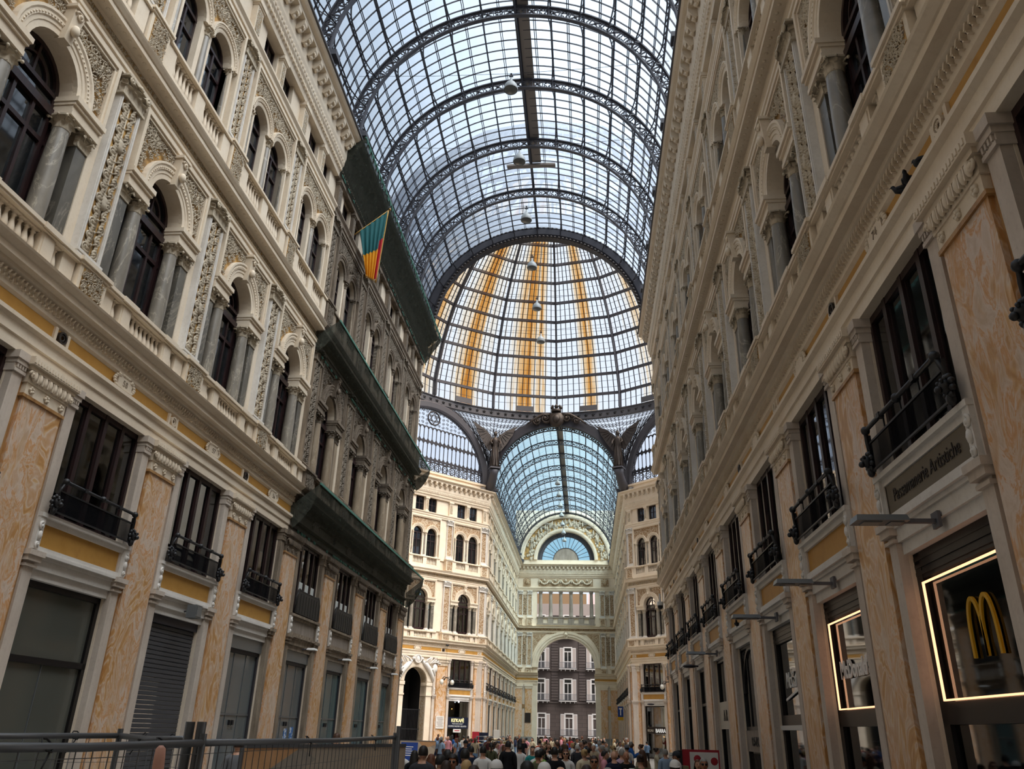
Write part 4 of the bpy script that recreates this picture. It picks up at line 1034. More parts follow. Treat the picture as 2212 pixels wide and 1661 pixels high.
# end arches where the vaults meet the octagon
def end_arch(y, s):
    r = empty('iron_arch', (0,y,ZV)); tag(r, 'dark iron arch closing the %s' % ('near vault below the dome' if s > 0 else 'far vault under the star band'), 'arch')
    m = MB().archprof(0,0,[(6.98,-.45),(6.98,.1),(7.15,.25),(7.55,.3),(7.95,.1),(7.95,-.45)] if s < 0 else [(6.98,.45),(7.95,.45),(7.95,-.1),(7.55,-.3),(7.15,-.25),(6.98,-.1)], n=48)
    m.build('band', 'iron_dark', r)
    q = MB()
    for i in range(80):
        a = pi*(i+.5)/80; q.sphere(((6.92)*cos(a), -.28*s, (6.92)*sin(a)), .12, 5, 4, (1,1,.8)); q.bar((7.6*cos(a),-.32*s,7.6*sin(a)),(7.75*cos(a),-.32*s,7.75*sin(a)),.12,.05,(0,1,0))
    q.build('leaf_edge', 'bronze', r)
    return r
end_arch(YA+.1, 1); end_arch(YB-.1, -1)

# ------------------------------------------------------------------ octagon: lunettes, pendentives, star band and dome
OV = []   # vertices in order, starting far-left of the near arm, going anticlockwise seen from above
a_ = HW; b_ = HW+S8
OV = [(-a_,YA),(a_,YA),(b_,YA+S8),(b_,YB-S8),(a_,YB),(-a_,YB),(-b_,YB-S8),(-b_,YA+S8)]
ZR0, ZR1, RR = 34.75, 35.65, 18.75
def lunette(p, q, label, glazed=True):
    """glazed iron screen on a side of the octagon from p to q (hall on the left of p->q)"""
    P, Q = Vector((*p,0)), Vector((*q,0)); mid = (P+Q)/2; L = (Q-P).length
    ang = atan2((Q-P).y, (Q-P).x)
    r = empty('lunette_window', (mid.x,mid.y,ZV), ang); tag(r, label, 'window')
    R = 6.95
    m = MB().archprof(0,0,[(R,-.3),(R,.1),(R+.2,.2),(R+.75,.2),(R+.9,.1),(R+.9,-.3)], n=40); m.build('arch_band', 'iron', r)
    m = MB()
    for i in range(70):
        a = pi*(i+.5)/70; m.tube([((R-.12)*cos(a)+.13*cos(t),.0,(R-.12)*sin(a)+.13*sin(t)) for t in (0,1.05,2.1,3.14,4.19,5.24)], .03, 4, True, False); 
    m.build('scroll_border', 'iron_dark', r)
    m = MB(); n = 26; w = 2*R/n
    for i in range(n+1):
        x = -R+i*w; h = sqrt(max(0,R*R-x*x)); top = min(h, 5.0) if h > .3 else h
        m.box(x-.03,x+.03,-.04,.04,0,max(.1,min(h,4.9)))
    for z in (1.3,3.2): h = sqrt(R*R-z*z); m.box(-h,h,-.05,.05,z-.05,z+.05)
    for i in range(n):
        x = -R+(i+.5)*w; h = sqrt(R*R-x*x)
        for zz in (1.3,3.2,4.9):
            if h > zz: m.arch(x,zz-.26,w*.36,w*.6,-.04,.04,n=5)
        for zz in (1.35,3.25):
            if h > zz+.5: m.arch(x,zz+.26,w*.36,w*.6,-.04,.04,pi,2*pi,n=5)
    # filigree above the lights
    for i in range(n):
        x = -R+(i+.5)*w; h = sqrt(R*R-x*x); z = 5.05
        while z+.4 < h: spiral(m, x, z+.2, .2, 1 if i % 2 else -1, 0, 1.4, .03, 0, 8); z += .45
    m.build('mullions', 'iron_dark', r)
    m = MB()
    for i in range(15):
        x = -R+.5+i*(2*R-1)/14; m.tube([(x+.38*cos(t*pi/6),.05,.55+.38*sin(t*pi/6)) for t in range(12)], .05, 4, True, False); m.tube([(x+.18*cos(t*pi/3),.05,.55+.18*sin(t*pi/3)) for t in range(6)], .04, 4, True, False)
        for t in range(6): m.bar((x+.18*cos(t*pi/3),.05,.55+.18*sin(t*pi/3)),(x+.38*cos(t*pi/3),.05,.55+.38*sin(t*pi/3)),.04)
    m.box(-R,R,-.06,.08,.0,.1).box(-R,R,-.06,.08,1.0,1.1); m.build('ring_frieze', 'iron_dark', r)
    m = MB().tube([(.75*cos(t*pi/12),.08,5.95+.75*sin(t*pi/12)) for t in range(24)], .09, 5, True)
    for s in (0,1):
        pp = [(.62*cos(pi/2+s*pi+t*2*pi/3),.08,5.95+.62*sin(pi/2+s*pi+t*2*pi/3)) for t in range(3)]
        for t in range(3): m.bar(pp[t],pp[(t+1) % 3],.07,.06,(0,1,0))
    m.build('star_ring', 'iron_dark', r)
    if glazed: MB().poly([((R+.1)*cos(pi*i/24),(R+.1)*sin(pi*i/24)) for i in range(25)], -.12, -.11).build('panes', 'clear_glass', r)
    return r
names = ['', 'octagon side arch window at the near right diagonal', 'glazed arch over the right side arm of the octagon', 'lunette window above the far right face of the octagon, partly hidden by the right wall', '', 'lunette window with star ring above the far left octagon face', 'glazed arch over the left side arm of the octagon', 'octagon side arch window at the near left diagonal']
for i in range(8):
    if names[i]: lunette(OV[i], OV[(i+1) % 8], names[i])
# parapet under the lunettes
# pendentive grilles: iron filigree with glass between arches and star band
for i in range(8):
    P, Q = Vector((*OV[i],0)), Vector((*OV[(i+1) % 8],0)); mid = (P+Q)/2; e = (Q-P)/2
    inw = (Vector((0,OY,0))-mid).normalized()
    az0 = atan2(mid.y-OY, mid.x)
    nm = {4:'over the far vault arch', 5:'beside the far left lunette', 3:'beside the far right lunette'}.get(i, 'over octagon side %s' % ordn(i+1))
    r = empty('pendentive_grille', (mid.x,mid.y,ZV)); tag(r, 'dark iron scrollwork spandrels ' + nm, 'grille')
    off = Vector((-mid.x,-mid.y,-ZV))
    for s in (-1,1):
        m = MB(); g = MB(); rows = []
        n = 15
        for j in range(n+1):
            ph = (pi/2)*(j/n)
            A = mid + e.normalized()*s*(7.85*cos(ph)) + Vector((0,0,ZV+7.85*sin(ph))) + inw*.15
            az = atan2((mid+e*s).y-OY, (mid+e*s).x); d = (az0-az+pi) % (2*pi)-pi
            az = az + d*(j/n)
            Rg = Vector((RR*cos(az), OY+RR*sin(az), ZR0))
            rows.append((A+off, Rg+off))
        kk = 9
        for j in range(n):
            A0,R0 = rows[j]; A1,R1 = rows[j+1]
            m.bar(A0,R0,.035)
            L = ((A0-R0).length+(A1-R1).length)/2; q = max(1,int(L/.62))
            for t in range(q):
                c = (A0.lerp(R0,(t+.5)/q)+A1.lerp(R1,(t+.5)/q))/2
                u = (A0.lerp(R0,(t+.5)/q)-A1.lerp(R1,(t+.5)/q)); ul = u.length; u.normalize(); w = (R0-A0).normalized()
                ra = min(.3, ul*.45, L/q*.48)
                m.tube([c+ra*(u*cos(k*pi/4)+w*sin(k*pi/4)) for k in range(8)], .028, 4, True, False)
                m.tube([c+ra*.45*(u*cos(k*pi/3)+w*sin(k*pi/3)) for k in range(6)], .02, 4, True, False)
                for k in range(4): d_ = (u*cos(k*pi/2+.78)+w*sin(k*pi/2+.78)); m.bar(c+d_*ra*.45, c+d_*ra*1.5, .025)
            g.add([A0,A1,R1,R0],[(0,1,2,3)])
        m.build('scrollwork', 'iron_dark', r); g.build('panes', 'clear_glass', r)
# star band
sb = empty('star_band', (0,OY,ZR0)); tag(sb, 'dark iron ring band with a row of raised black stars under the dome', 'ring band')
m = MB(); n = 96; vs = []; prof = [(RR+.25,0),(RR,0),(RR-.08,.06),(RR,.1),(RR,.8),(RR-.12,.86),(RR-.12,.95),(RR+.25,.95)]
m.lathe(prof, 96, smooth=False, cap=False); m.build('band', 'iron_light', sb)
m = MB()
for i in range(140):
    az = 2*pi*i/140; ux, uy = -sin(az), cos(az); pts = []
    for k in range(10):
        rad = .25 if k % 2 == 0 else .105; a = pi/2+k*pi/5; pts.append(((RR-.05)*cos(az)+ux*rad*cos(a), (RR-.05)*sin(az)+uy*rad*cos(a), .45+rad*sin(a)))
    pts.append(((RR-.12)*cos(az),(RR-.12)*sin(az),.45)); m.add(pts, [(k,(k+1) % 10,10) for k in range(10)])
st = m.build('stars', 'dark_iron', sb); st['kind'] = 'stuff'
# dome
def dome_glass():
    t = NT('dome_glass'); g = t.n('ShaderNodeNewGeometry'); s = t.n('ShaderNodeSeparateXYZ'); t.l(g.outputs['Position'], s.inputs[0])
    az = t.math('ARCTAN2', t.math('SUBTRACT', s.outputs['Y'], OY), s.outputs['X'])
    u = t.math('DIVIDE', t.math('SUBTRACT', az, pi/2-1.5), 3.0)          # 0..1 across the far half, 0 = right
    deg = lambda d: .5 + (d*pi/180)/3.0
    st = t.n('ShaderNodeValToRGB'); r = st.color_ramp; pts = [(-58,.0),(-50,.3),(-42,.1),(-34,.34),(-30,.1),(-16,.05),(-12.5,.62),(-10.5,.4),(-7,.05),(3,.1),(6,.52),(8,.3),(10.5,.72),(12.5,.55),(15,.35),(19,.1),(28,.2),(31,.5),(33.5,.85),(35.5,.4),(42,.1),(50,.45),(56,.3),(64,.5),(72,.0)]
    while len(r.elements) < len(pts): r.elements.new(.5)
    for e, (d, v) in zip(r.elements, pts): e.position = min(1,max(0,deg(d))); e.color = (v,v,v,1)
    t.l(u, st.inputs['Fac'])
    cb = t.n('ShaderNodeCombineXYZ'); t.l(t.math('MULTIPLY', az, 46), cb.inputs['X']); t.l(t.math('MULTIPLY', s.outputs['Z'], .12), cb.inputs['Y'])
    b = t.noise(cb.outputs[0], 1.0, 3)
    h = t.math('MULTIPLY', t.math('SUBTRACT', s.outputs['Z'], 42), .006)
    cc = t.n('ShaderNodeCombineXYZ'); t.l(t.math('MULTIPLY', az, 150), cc.inputs['X']); t.l(t.math('MULTIPLY', s.outputs['Z'], .5), cc.inputs['Y'])
    f = t.math('ADD', t.math('MULTIPLY', t.math('ADD', st.outputs['Color'], .12), t.math('ADD', .15, t.math('MULTIPLY', b, 1.5))), t.math('ADD', h, t.math('MULTIPLY', t.math('SUBTRACT', t.noise(cc.outputs[0], 1.0, 2), .5), .25)))
    c = t.ramp(f, [(.2,'f8fafe'), (.34,'f8eddc'), (.48,'f2cc9c'), (.66,'e0a054'), (.9,'c4782c')])
    tr = t.n('ShaderNodeBsdfTransparent'); t.l(c, tr.inputs['Color']); t.l(tr.outputs[0], t.out.inputs['Surface'])
dome_glass()
DPROF = [(18.9,35.7),(18.95,37.62),(18.45,39.87),(17.85,42.06),(17.05,43.95),(16.05,45.9),(14.75,47.7),(13.2,49.45),(11.6,50.9),(9.8,52.3),(7.6,53.7),(5.0,54.9),(2.6,55.6)]
dome = empty('glass_dome', (0,OY,35.7)); tag(dome, 'huge iron and glass dome with rust-orange streaks over the octagon', 'dome')
D0 = Vector((0,0,-35.7))
def DP(i, az, o=0.): r, z = DPROF[i]; return Vector(((r+o)*cos(az), (r+o)*sin(az), z-35.7))
rib = None
for k in range(16):
    m = MB()
    for i in range(len(DPROF)-1):
        m.bar(DP(i,0,-.05),DP(i+1,0,-.05),.24,.22,(0,1,0)); m.bar(DP(i,0,-.45),DP(i+1,0,-.45),.28,.12,(0,1,0)); m.bar(DP(i,0,-.05),DP(i,0,-.45),.1,.1,(0,1,0)); 
        for q in range(4):
            p0 = DP(i,0).lerp(DP(i+1,0),q/4); p1 = DP(i,0).lerp(DP(i+1,0),(q+1)/4)
            c0, c1 = (p0+Vector((-.08,0,0)), p1+Vector((-.42,0,0))) if q % 2 else (p0+Vector((-.42,0,0)), p1+Vector((-.08,0,0))); m.bar(c0,c1,.07,.07,(0,1,0))
    if rib is None: o = m.build('rib', 'iron', dome); rib = o.data
    else: o = bpy.data.objects.new('rib', rib); COL.objects.link(o); o.parent = dome
    o.rotation_euler = (0,0,k*pi/8)
for i in range(1, len(DPROF)):
    m = MB()
    for k in range(16): m.bar(DP(i,k*pi/8,-.1),DP(i,(k+1)*pi/8,-.1),.2,.3)
    m.build('ring', 'iron', dome)
m = MB(); nb = 11
for k in range(16):
    for j in range(1, nb):
        for i in range(len(DPROF)-3):
            f = lambda i: DP(i,k*pi/8).lerp(DP(i,(k+1)*pi/8), j/nb)
            m.bar(f(i), f(i+1), .085, .07)
    for i in range(len(DPROF)-3):
        for t in ((.33,.66) if i > 0 else (.5,)):
            m.bar(DP(i,k*pi/8).lerp(DP(i+1,k*pi/8),t), DP(i,(k+1)*pi/8).lerp(DP(i+1,(k+1)*pi/8),t), .028)
m.build('glazing_bars', 'iron_dark', dome)
m = MB()
for k in range(16):
    for i in range(len(DPROF)-1):
        if i == 0:
            # ventilators: the middle third of the lowest row leans outward with a closed apron under it
            for j,(t0,t1) in enumerate(((0,.36),(.36,.64),(.64,1))):
                a,b = DP(0,k*pi/8,.05).lerp(DP(0,(k+1)*pi/8,.05),t0), DP(0,k*pi/8,.05).lerp(DP(0,(k+1)*pi/8,.05),t1); c,d = DP(1,k*pi/8,.05).lerp(DP(1,(k+1)*pi/8,.05),t1), DP(1,k*pi/8,.05).lerp(DP(1,(k+1)*pi/8,.05),t0)
                m.add([a,b,c,d],[(0,1,2,3)])
        else: m.add([DP(i,k*pi/8,.05),DP(i,(k+1)*pi/8,.05),DP(i+1,(k+1)*pi/8,.05),DP(i+1,k*pi/8,.05)],[(0,1,2,3)])
m.build('panes', 'dome_glass', dome)
for k in range(16):
    a,b = DP(0,k*pi/8,-.1).lerp(DP(0,(k+1)*pi/8,-.1),.36), DP(0,k*pi/8,-.1).lerp(DP(0,(k+1)*pi/8,-.1),.64); h = Vector((0,0,.62))
    d = Vector((cos((k+.5)*pi/8),sin((k+.5)*pi/8),0))*.06
    MB().add([a,b,b+h,a+h,a+d,b+d,b+h+d,a+h+d],[(0,1,2,3),(7,6,5,4),(0,4,5,1),(1,5,6,2),(2,6,7,3),(3,7,4,0)]).build('apron', 'iron_light', dome)
lan = MB().lathe([(2.6,19.9),(2.6,22.2),(0,23.4)], 16, smooth=False, cap=False).build('lantern', 'vault_glass', dome)
# angels at the corners above the far arch
def mk_angel():
    r = empty('angel_statue'); m = MB()
    m.lathe([(.0,0),(.5,0),(.48,.3),(.4,.8),(.36,1.6),(.3,2.2),(.27,2.5),(.36,2.9),(.4,3.2),(.3,3.45),(.12,3.55),(.12,3.7),(.2,3.8),(.23,3.98),(.19,4.18),(0,4.28)], 12, sy=.8)
    for s in (-1,1): m.tube([(s*.36,0,3.3),(s*.6,.2,2.9),(s*.45,.55,2.6)], [.14,.12,.08], 6); 
    for i in range(8): a = i*.8; m.tube([(.33*cos(a),.27*sin(a),2.4),(.42*cos(a+.1),.34*sin(a+.1),1.2),(.5*cos(a),.42*sin(a),.1)], [.03,.06,.08], 5)
    m.build('figure', 'bronze', r)
    for s in (-1,1):
        w = MB(); out = [(s*.15,3.2),(s*.5,3.9),(s*1.3,4.6),(s*2.6,5.3),(s*2.2,4.6),(s*2.05,4.1),(s*1.75,3.7),(s*1.5,3.2),(s*1.15,2.7),(s*.8,2.2),(s*.5,2.0),(s*.25,2.4)]
        w.poly(out, -.35, -.25)
        for i in range(7): t = i/6; w.bar((s*(.4+.9*t),-.22,3.5+.9*t),(s*(.6+1.5*t),-.22,2.2+2.3*t),.09,.06,(0,1,0))
        w.build('wing', 'bronze', r)
    MB().tube([(-.6,.5,1.0),(-.45,.55,2.6),(-.35,.55,3.6)], .04, 5).sphere((-.35,.55,3.7),.12,6,5).build('staff', 'bronze', r)
    MB().tube([(0,-1.7,-1.9),(0,-1.3,-1.7),(0,-.7,-1.2),(0,-.2,-.6),(0,0,-.1)], [.5,.55,.5,.45,.6], 10).box(-.6,.6,-.6,.6,-.15,0).build('pedestal', 'iron', r)
    return r
an = None
for i,(lb) in {5:'left of the far vault arch', 4:'right of the far vault arch', 6:'at the outer end of the far left lunette', 3:'at the outer end of the far right lunette'}.items():
    if an is None: an = mk_angel(); o = an
    else: o = copy_tree(an)
    v = Vector((*OV[i],0)); d = (Vector((0,OY,0))-v).normalized(); p = v + d*1.9
    o.location = (p.x,p.y,ZV+1.6); o.rotation_euler = (0,0,atan2(d.y,d.x)-pi/2); o.scale = (1,1,1); tag(o, 'dark bronze winged angel statue ' + lb, 'statue', 'angel statues under the dome')
cr = empty('crest_ornament', (0,YB-.9,34.2)); tag(cr, 'dark bronze shield crest with crown at the top of the far arch', 'ornament')
q = MB().sphere((0,0,.35),.9,12,8,(1,.5,1.1)); q.build('shield', 'bronze', cr)
q = MB()
for s in (-1,1):
    spiral(q, s*1.2, .5, .6, s, 0, 1.5, .14, 0, 14); spiral(q, s*2.2, .15, .45, -s, pi, 1.5, .11, 0, 12); q.tube([(s*.6,0,.9),(s*1.6,0,.9),(s*2.8,0,.2),(s*3.4,0,-.3)], [.15,.18,.12,.05], 6)
q.build('scrolls', 'bronze', cr)
q = MB().lathe([(.55,1.2),(.6,1.4),(.5,1.5)], 12)
for i in range(8): q.sphere((.55*cos(i*pi/4),.55*sin(i*pi/4),1.75),.14,6,5,(1,1,1.6))
q.sphere((0,0,1.9),.25,8,6); q.build('crown', 'bronze', cr)
q = MB().sphere((0,-.42,.3),.42,10,7,(1,.5,1.1)); q.build('boss', 'bronze', cr)
# wall head above the cornice of the octagon
m = MB()
for i in (1,2,3,5,6,7):
    P, Q = Vector((*OV[i],0)), Vector((*OV[(i+1) % 8],0)); d = (Q-P).normalized(); nrm = Vector((-d.y,d.x,0))
    for z0,z1,o in ((26.2,26.75,.1),(26.75,26.95,.25)):
        pts = [P-nrm*.9,Q-nrm*.9,Q+nrm*o,P+nrm*o]; m.add([(p.x,p.y,z0) for p in pts]+[(p.x,p.y,z1) for p in pts], [(0,3,2,1),(4,5,6,7),(0,1,5,4),(1,2,6,5),(2,3,7,6),(3,0,4,7)])
TN[0] += 1; struct(m.build('trim_%d' % TN[0], 'trim_stone'))
for i in (2,6):   # entablature across the mouths of the side arms
    pass
# roofs of the side arms
m = MB()
for s in (-1,1):
    n = 24
    for i in range(n):
        a, b = pi*i/n, pi*(i+1)/n; x0, x1 = s*(b_), s*(b_+26)
        m.add([(x0,OY-7.6*cos(a),ZV+7.6*sin(a)),(x1,OY-7.6*cos(a),ZV+7.6*sin(a)),(x1,OY-7.6*cos(b),ZV+7.6*sin(b)),(x0,OY-7.6*cos(b),ZV+7.6*sin(b))],[(0,1,2,3)])
o = m.build('roof_side_arms', 'vault_glass'); struct(o)
# roof slabs over the buildings
m = MB()
for s in (-1,1):
    x0,x1 = sorted((s*(HW+.4), s*(HW+9)))
    m.box(x0,x1,-9,YA+1,26.3,26.6).box(x0,x1,YB-1,YE+1,26.3,26.6)
struct(m.build('roof', 'plinth'))
# ------------------------------------------------------------------ end wall of the far arcade (faces the camera)
FE = Facade('end', (0,YE), 180)
w = MB(); X = 8.0
w.box(-X,-4.3,-1.2,-.1,FL,16.2).box(4.3,X,-1.2,-.1,FL,16.2).plate(-4.3,4.3,11.0,16.2,4.26,11.0,11.0,-1.2,-.1,n=28)
w.box(-X,X,-1.2,-.1,16.2,18.2).box(-X,-4.45,-1.2,-.1,18.2,22.2).box(4.45,X,-1.2,-.1,18.2,22.2).box(-X,X,-1.2,-.1,22.2,26.95)
w.plate(-X,X,26.95,34.9,4.5,26.95,27.0,-1.2,-.1,n=28)
w = w.build('wall_end', 'stone'); w.location = FE.w(0); w.rotation_euler = (0,0,FE.a); struct(w)
trims(FE, -HW, HW, 0, 0, lod=2, dent=False, gap=4.2)
er = empty('portal_arch', FE.w(0), FE.a); tag(er, 'wide stone round arch leading to the street at the end of the arcade', 'arch')
m = MB().archprof(0,11.0,[(4.22,-1.0),(4.22,.1),(4.4,.12),(4.45,.2),(4.75,.2),(4.8,.26),(5.1,.26),(5.15,.1),(5.15,-.1)], n=36); m.build('archivolt', 'trim_stone', er)
q = MB().frustum(-.22,.22,-.1,.35,15.1,-.32,.32,-.1,.5,16.1); q.sphere((0,.4,15.7),.22,8,6,(1,1,1.3)); q.build('keystone', 'trim_stone', er)
g = MB().plate(-5.0,5.0,11.6,15.8,5.15,11.6,11.6,-.1,-.06,n=20); g.build('spandrel_relief', 'carved_far', er)
for s in (-1,1):
    f = MB().box(min(s*5.0,s*5.1),max(s*5.0,s*5.1),-.1,.05,10.9,15.9); f.build('frame_moulding', 'trim_stone', er)
for s, sd in ((-1,'right'),(1,'left')):
    for j, x in enumerate((5.55, 7.0)):
        r = empty('marble_pilaster', FE.w(s*x), FE.a); tag(r, 'broad orange marble pilaster %s the street arch on the %s side' % ('beside' if j == 0 else 'in the corner beyond', sd), 'pilaster', 'end wall marble pilasters')
        MB().box(-.5,.5,-.15,.06,FL+1.3,8.0).build('shaft', 'orange_marble', r); MB().box(-.62,.62,-.15,.16,FL,FL+1.3).build('plinth', 'plinth', r)
        MB().box(-.55,.55,-.15,.1,8.0,8.3).box(-.62,.62,-.15,.16,8.3,8.6).build('capital', 'trim_stone', r)
        for zb, zc, zt, z0, zr in ((11.2,15.5,16.0,10.3,10.83),(18.4,21.7,22.2,17.05,18.0)):
            place(('pile',zb), lambda: mk_relief_pilaster('',2,.72,z0,zr,zb,zc,zt), FE, s*x, -.05, 0, 'carved relief pilaster on the %s of the %s, %s one' % (sd, 'street arch' if zb < 12 else 'open gallery', 'inner' if j == 0 else 'outer'), 'pilaster', 'end wall relief pilasters')
    MB_ = MB().box(min(s*6.15,s*6.4),max(s*6.15,s*6.4),-.1,-.02,FL+1.3,8.5); o = MB_.build('marble_strip', 'jamb_stone'); o.location = FE.w(0); o.rotation_euler = (0,0,FE.a); tag(o, 'grey marble strip between the orange pilasters %s of the street arch' % sd, 'wall panel')
    o = MB().box(min(s*6.08,s*6.5),max(s*6.08,s*6.5),-.1,.0,5.3,5.85).build('wall_inset', 'brown_ground' if s > 0 else 'ochre'); o.location = FE.w(0); o.rotation_euler = (0,0,FE.a); tag(o, '%s square inset between the pilasters %s of the street arch' % ('dark brown' if s > 0 else 'ochre', sd), 'wall panel')
    for z0, h in ((11.4,4.1),(18.6,3.0)):
        o = relief_strip(.62, h, True, 0, 4).build('wall_relief', 'carved_far'); o.location = FE.w(s*6.28,-.06,z0); o.rotation_euler = (0,0,FE.a); tag(o, 'hanging trophy relief between pilasters %s of the %s' % (sd, 'street arch' if z0 < 12 else 'open gallery'), 'relief')
    o = MB().box(-.55,.55,-.1,.05,22.95,24.05).sphere((0,.1,23.5),.42,10,7,(.8,.4,1.1)).build('coat_of_arms', 'carved_far'); o.location = FE.w(s*6.0,0,0); o.rotation_euler = (0,0,FE.a); tag(o, 'carved coat of arms on the attic %s of the garland relief' % sd, 'relief')
# bronze tablet on the left pilaster, gallery with columns, garland relief, lunette
o = MB().box(-.42,.42,0,.06,3.4,4.7).build('wall_tablet', 'dark_brown'); o.location = FE.w(5.6,.06,0); o.rotation_euler = (0,0,FE.a); tag(o, 'dark tablet fixed to the marble pilaster left of the street arch', 'plaque')
gr = empty('gallery_balustrade', FE.w(0), FE.a); tag(gr, 'stone balustrade of the open gallery above the street arch', 'balustrade')
MB().box(-4.45,4.45,-.5,.1,18.15,18.3).box(-4.45,4.45,-.5,.05,17.1,17.35).build('handrail', 'grey_panel', gr)
xs = [-3.9+1.56*i for i in range(6)]
for i in range(7):
    x0 = -4.45 if i == 0 else xs[i-1]+.4; x1 = 4.45 if i == 6 else xs[i]-.4
    if 0 < i < 6:
        q = MB()
        for j in range(4): q.lathe([(.05,17.35),(.09,17.6),(.045,17.85),(.07,18.15)], 6, x0+(j+.5)*(x1-x0)/4, -.2)
        q.build('balusters', 'grey_panel', gr)
    if i < 6: MB().box(xs[i]-.42,xs[i]+.42,-.5,.05,17.35,18.15).build('block', 'grey_panel', gr)
for i, x in enumerate(xs):
    r = empty('gallery_column', FE.w(x,-.25), FE.a); tag(r, '%s grey stone column of the open gallery, counted from the left' % ordn(6-i), 'column', 'columns of the open gallery')
    MB().lathe([(.33,18.3),(.36,18.4),(.29,18.5),(.29,19.2),(.25,21.6)], 12).build('shaft', 'grey_panel', r); corinthian(.55,.55).xf(Matrix.Translation((0,0,21.6))).build('capital', 'grey_panel', r)
o = MB().box(-4.2,4.2,-.1,-.02,22.95,24.05)
q = MB()
for i in range(5):
    x = -3.3+1.65*i; q.tube([(x-.7,.05,23.8),(x-.45,.08,23.35),(x,.1,23.15),(x+.45,.08,23.35),(x+.7,.05,23.8)], [.08,.14,.17,.14,.08], 6); q.sphere((x,.08,23.75),.2,7,5,(1,.6,1)); q.sphere((x+.82,.08,23.6),.16,6,5,(.8,.6,2))
r = empty('garland_relief', FE.w(0), FE.a); tag(r, 'long carved garland relief above the open gallery', 'relief'); o.build('ground', 'carved_far', r); q.build('garlands', 'orn', r)
lr = empty('lunette_relief', FE.w(0,0,27), FE.a); tag(lr, 'semicircular gilded relief with figures around the end fan window', 'relief')
MB().archprof(0,0,[(6.6,-.1),(6.6,.2),(6.8,.3),(7.2,.3),(7.3,.1),(7.7,.1),(7.7,-.1)], n=40).build('outer_moulding', 'trim_stone', lr)
MB().archprof(0,0,[(4.5,-.9),(4.5,.15),(4.7,.22),(5.0,.22),(5.05,-.05),(5.05,-.1)], n=36).build('inner_moulding', 'trim_stone', lr)
MB().plate(-6.6,6.6,.0,.02,5.05,.0,0,-.1,-.05) if False else None
MB().arch(0,0,5.0,6.65,-.1,-.03,n=40).build('gilded_ground', 'gold_ground', lr)
rn = random.Random(8); q = MB()
for i in range(150):
    a = pi*(i+.5)/150; lo, hi = 5.15, 5.15 + (1.4 if abs(a-pi/2) > .85 else (.55 if abs(a-pi/2) > .3 else 1.0)); rr = lo+rn.random()*(hi-lo); s_ = .12+rn.random()*.14; q.sphere((rr*cos(a),.0,rr*sin(a)), s_, 6, 4, (1,.5,1.3))
for i in range(26):
    a = .12+rn.random()*(pi-.24); rr = 5.6+rn.random()*.55; x, z = rr*cos(a), rr*sin(a)
    q.lathe([(0,-.35),(.14,-.3),(.17,0),(.12,.2),(.16,.32),(.06,.4),(.09,.46),(.09,.58),(0,.64)], 7, sy=.6); q.v[-63:] = [(p+x,s+.08,t+z) for p,s,t in q.v[-63:]]; q.tube([(x+.1,.1,z+.25),(x+.3,.15,z+.35*rn.random())],.05,5)
q.build('figures', 'carved_stone' if 'carved_stone' in M_ else 'orn', lr)
q = MB()
for s in (-1,1):
    for x0,w_ in ((3.0,.5),(3.7,.4)): q.bar((s*x0,.03,5.0 if x0 < 3.5 else 4.4),(s*x0,.05,5.6 if x0 < 3.5 else 5.1),.08); q.sphere((s*x0,.05,5.65 if x0 < 3.5 else 5.1),.4,8,5,(1.4,.3,.6))
q.build('trees', 'orn_dirty', lr)
fw = empty('fan_window', FE.w(0,-.8,27), FE.a); tag(fw, 'half round fan window with radiating bars at the end of the far vault', 'window')
m = MB().arch(0,0,3.75,4.5,-.1,.1,n=32).arch(0,0,1.95,2.05,-.05,.05,n=20)
for i in range(1,16): a = pi*i/16; m.bar((2*cos(a),0,2*sin(a)),(3.8*cos(a),0,3.8*sin(a)),.07,.07,(0,1,0))
for i in range(60): a = pi*(i+.5)/60; m.sphere((4.1*cos(a),.1,4.1*sin(a)),.12,5,4,(1,.5,1.5))
m.build('frame', 'iron', fw); MB().arch(0,0,2.0,3.8,-.02,-.01,n=28).build('panes', 'far_glass', fw)
MB().poly([(2*cos(pi*i/20),2*sin(pi*i/20)) for i in range(21)], -.05, .0).build('blind_panel', 'grey_panel', fw)
# ------------------------------------------------------------------ street house beyond the portal
def basalt():
    t = NT('house_stone'); p = t.pos((1,1,1)); b = t.n('ShaderNodeTexBrick'); 
    mp = t.n('ShaderNodeMapping'); mp.inputs['Rotation'].default_value = (pi/2,0,0); t.l(t.n('ShaderNodeNewGeometry').outputs['Position'], mp.inputs['Vector']); t.l(mp.outputs[0], b.inputs['Vector'])
    b.inputs['Scale'].default_value = .75; b.inputs['Color1'].default_value = lin('443b38'); b.inputs['Color2'].default_value = lin('3d3532'); b.inputs['Mortar'].default_value = lin('2e2827'); b.inputs['Mortar Size'].default_value = .02; b.inputs['Brick Width'].default_value = 1.1; b.inputs['Row Height'].default_value = .45
    t.bsdf(b.outputs['Color'], .85, .2)
basalt(); plain('house_plaster', '403836', .85); plain('house_light', '7a706c', .85); plain('shutter_wood', '8d827d', .7); plain('house_brick', '705a42', .85); plain('tin_roof', '8a6d6b', .5); plain('window_white', 'a8a4a2', .5)
YH = YE+16
hs = empty('street_house', (0,YH,0)); tag(hs, 'dark brown stone house with white shuttered windows across the street', 'building')
MB().box(-16,16,0,4,FL,6.6).build('rusticated_base', 'house_stone', hs); MB().box(-16,16,.08,4,6.6,20.6).build('upper_wall', 'house_plaster', hs)
m = MB()
for z in (6.6,11.6,17.0): m.box(-16,16,-.12,.1,z,z+.2)
m.build('string_courses', 'house_plaster', hs)
m = MB()
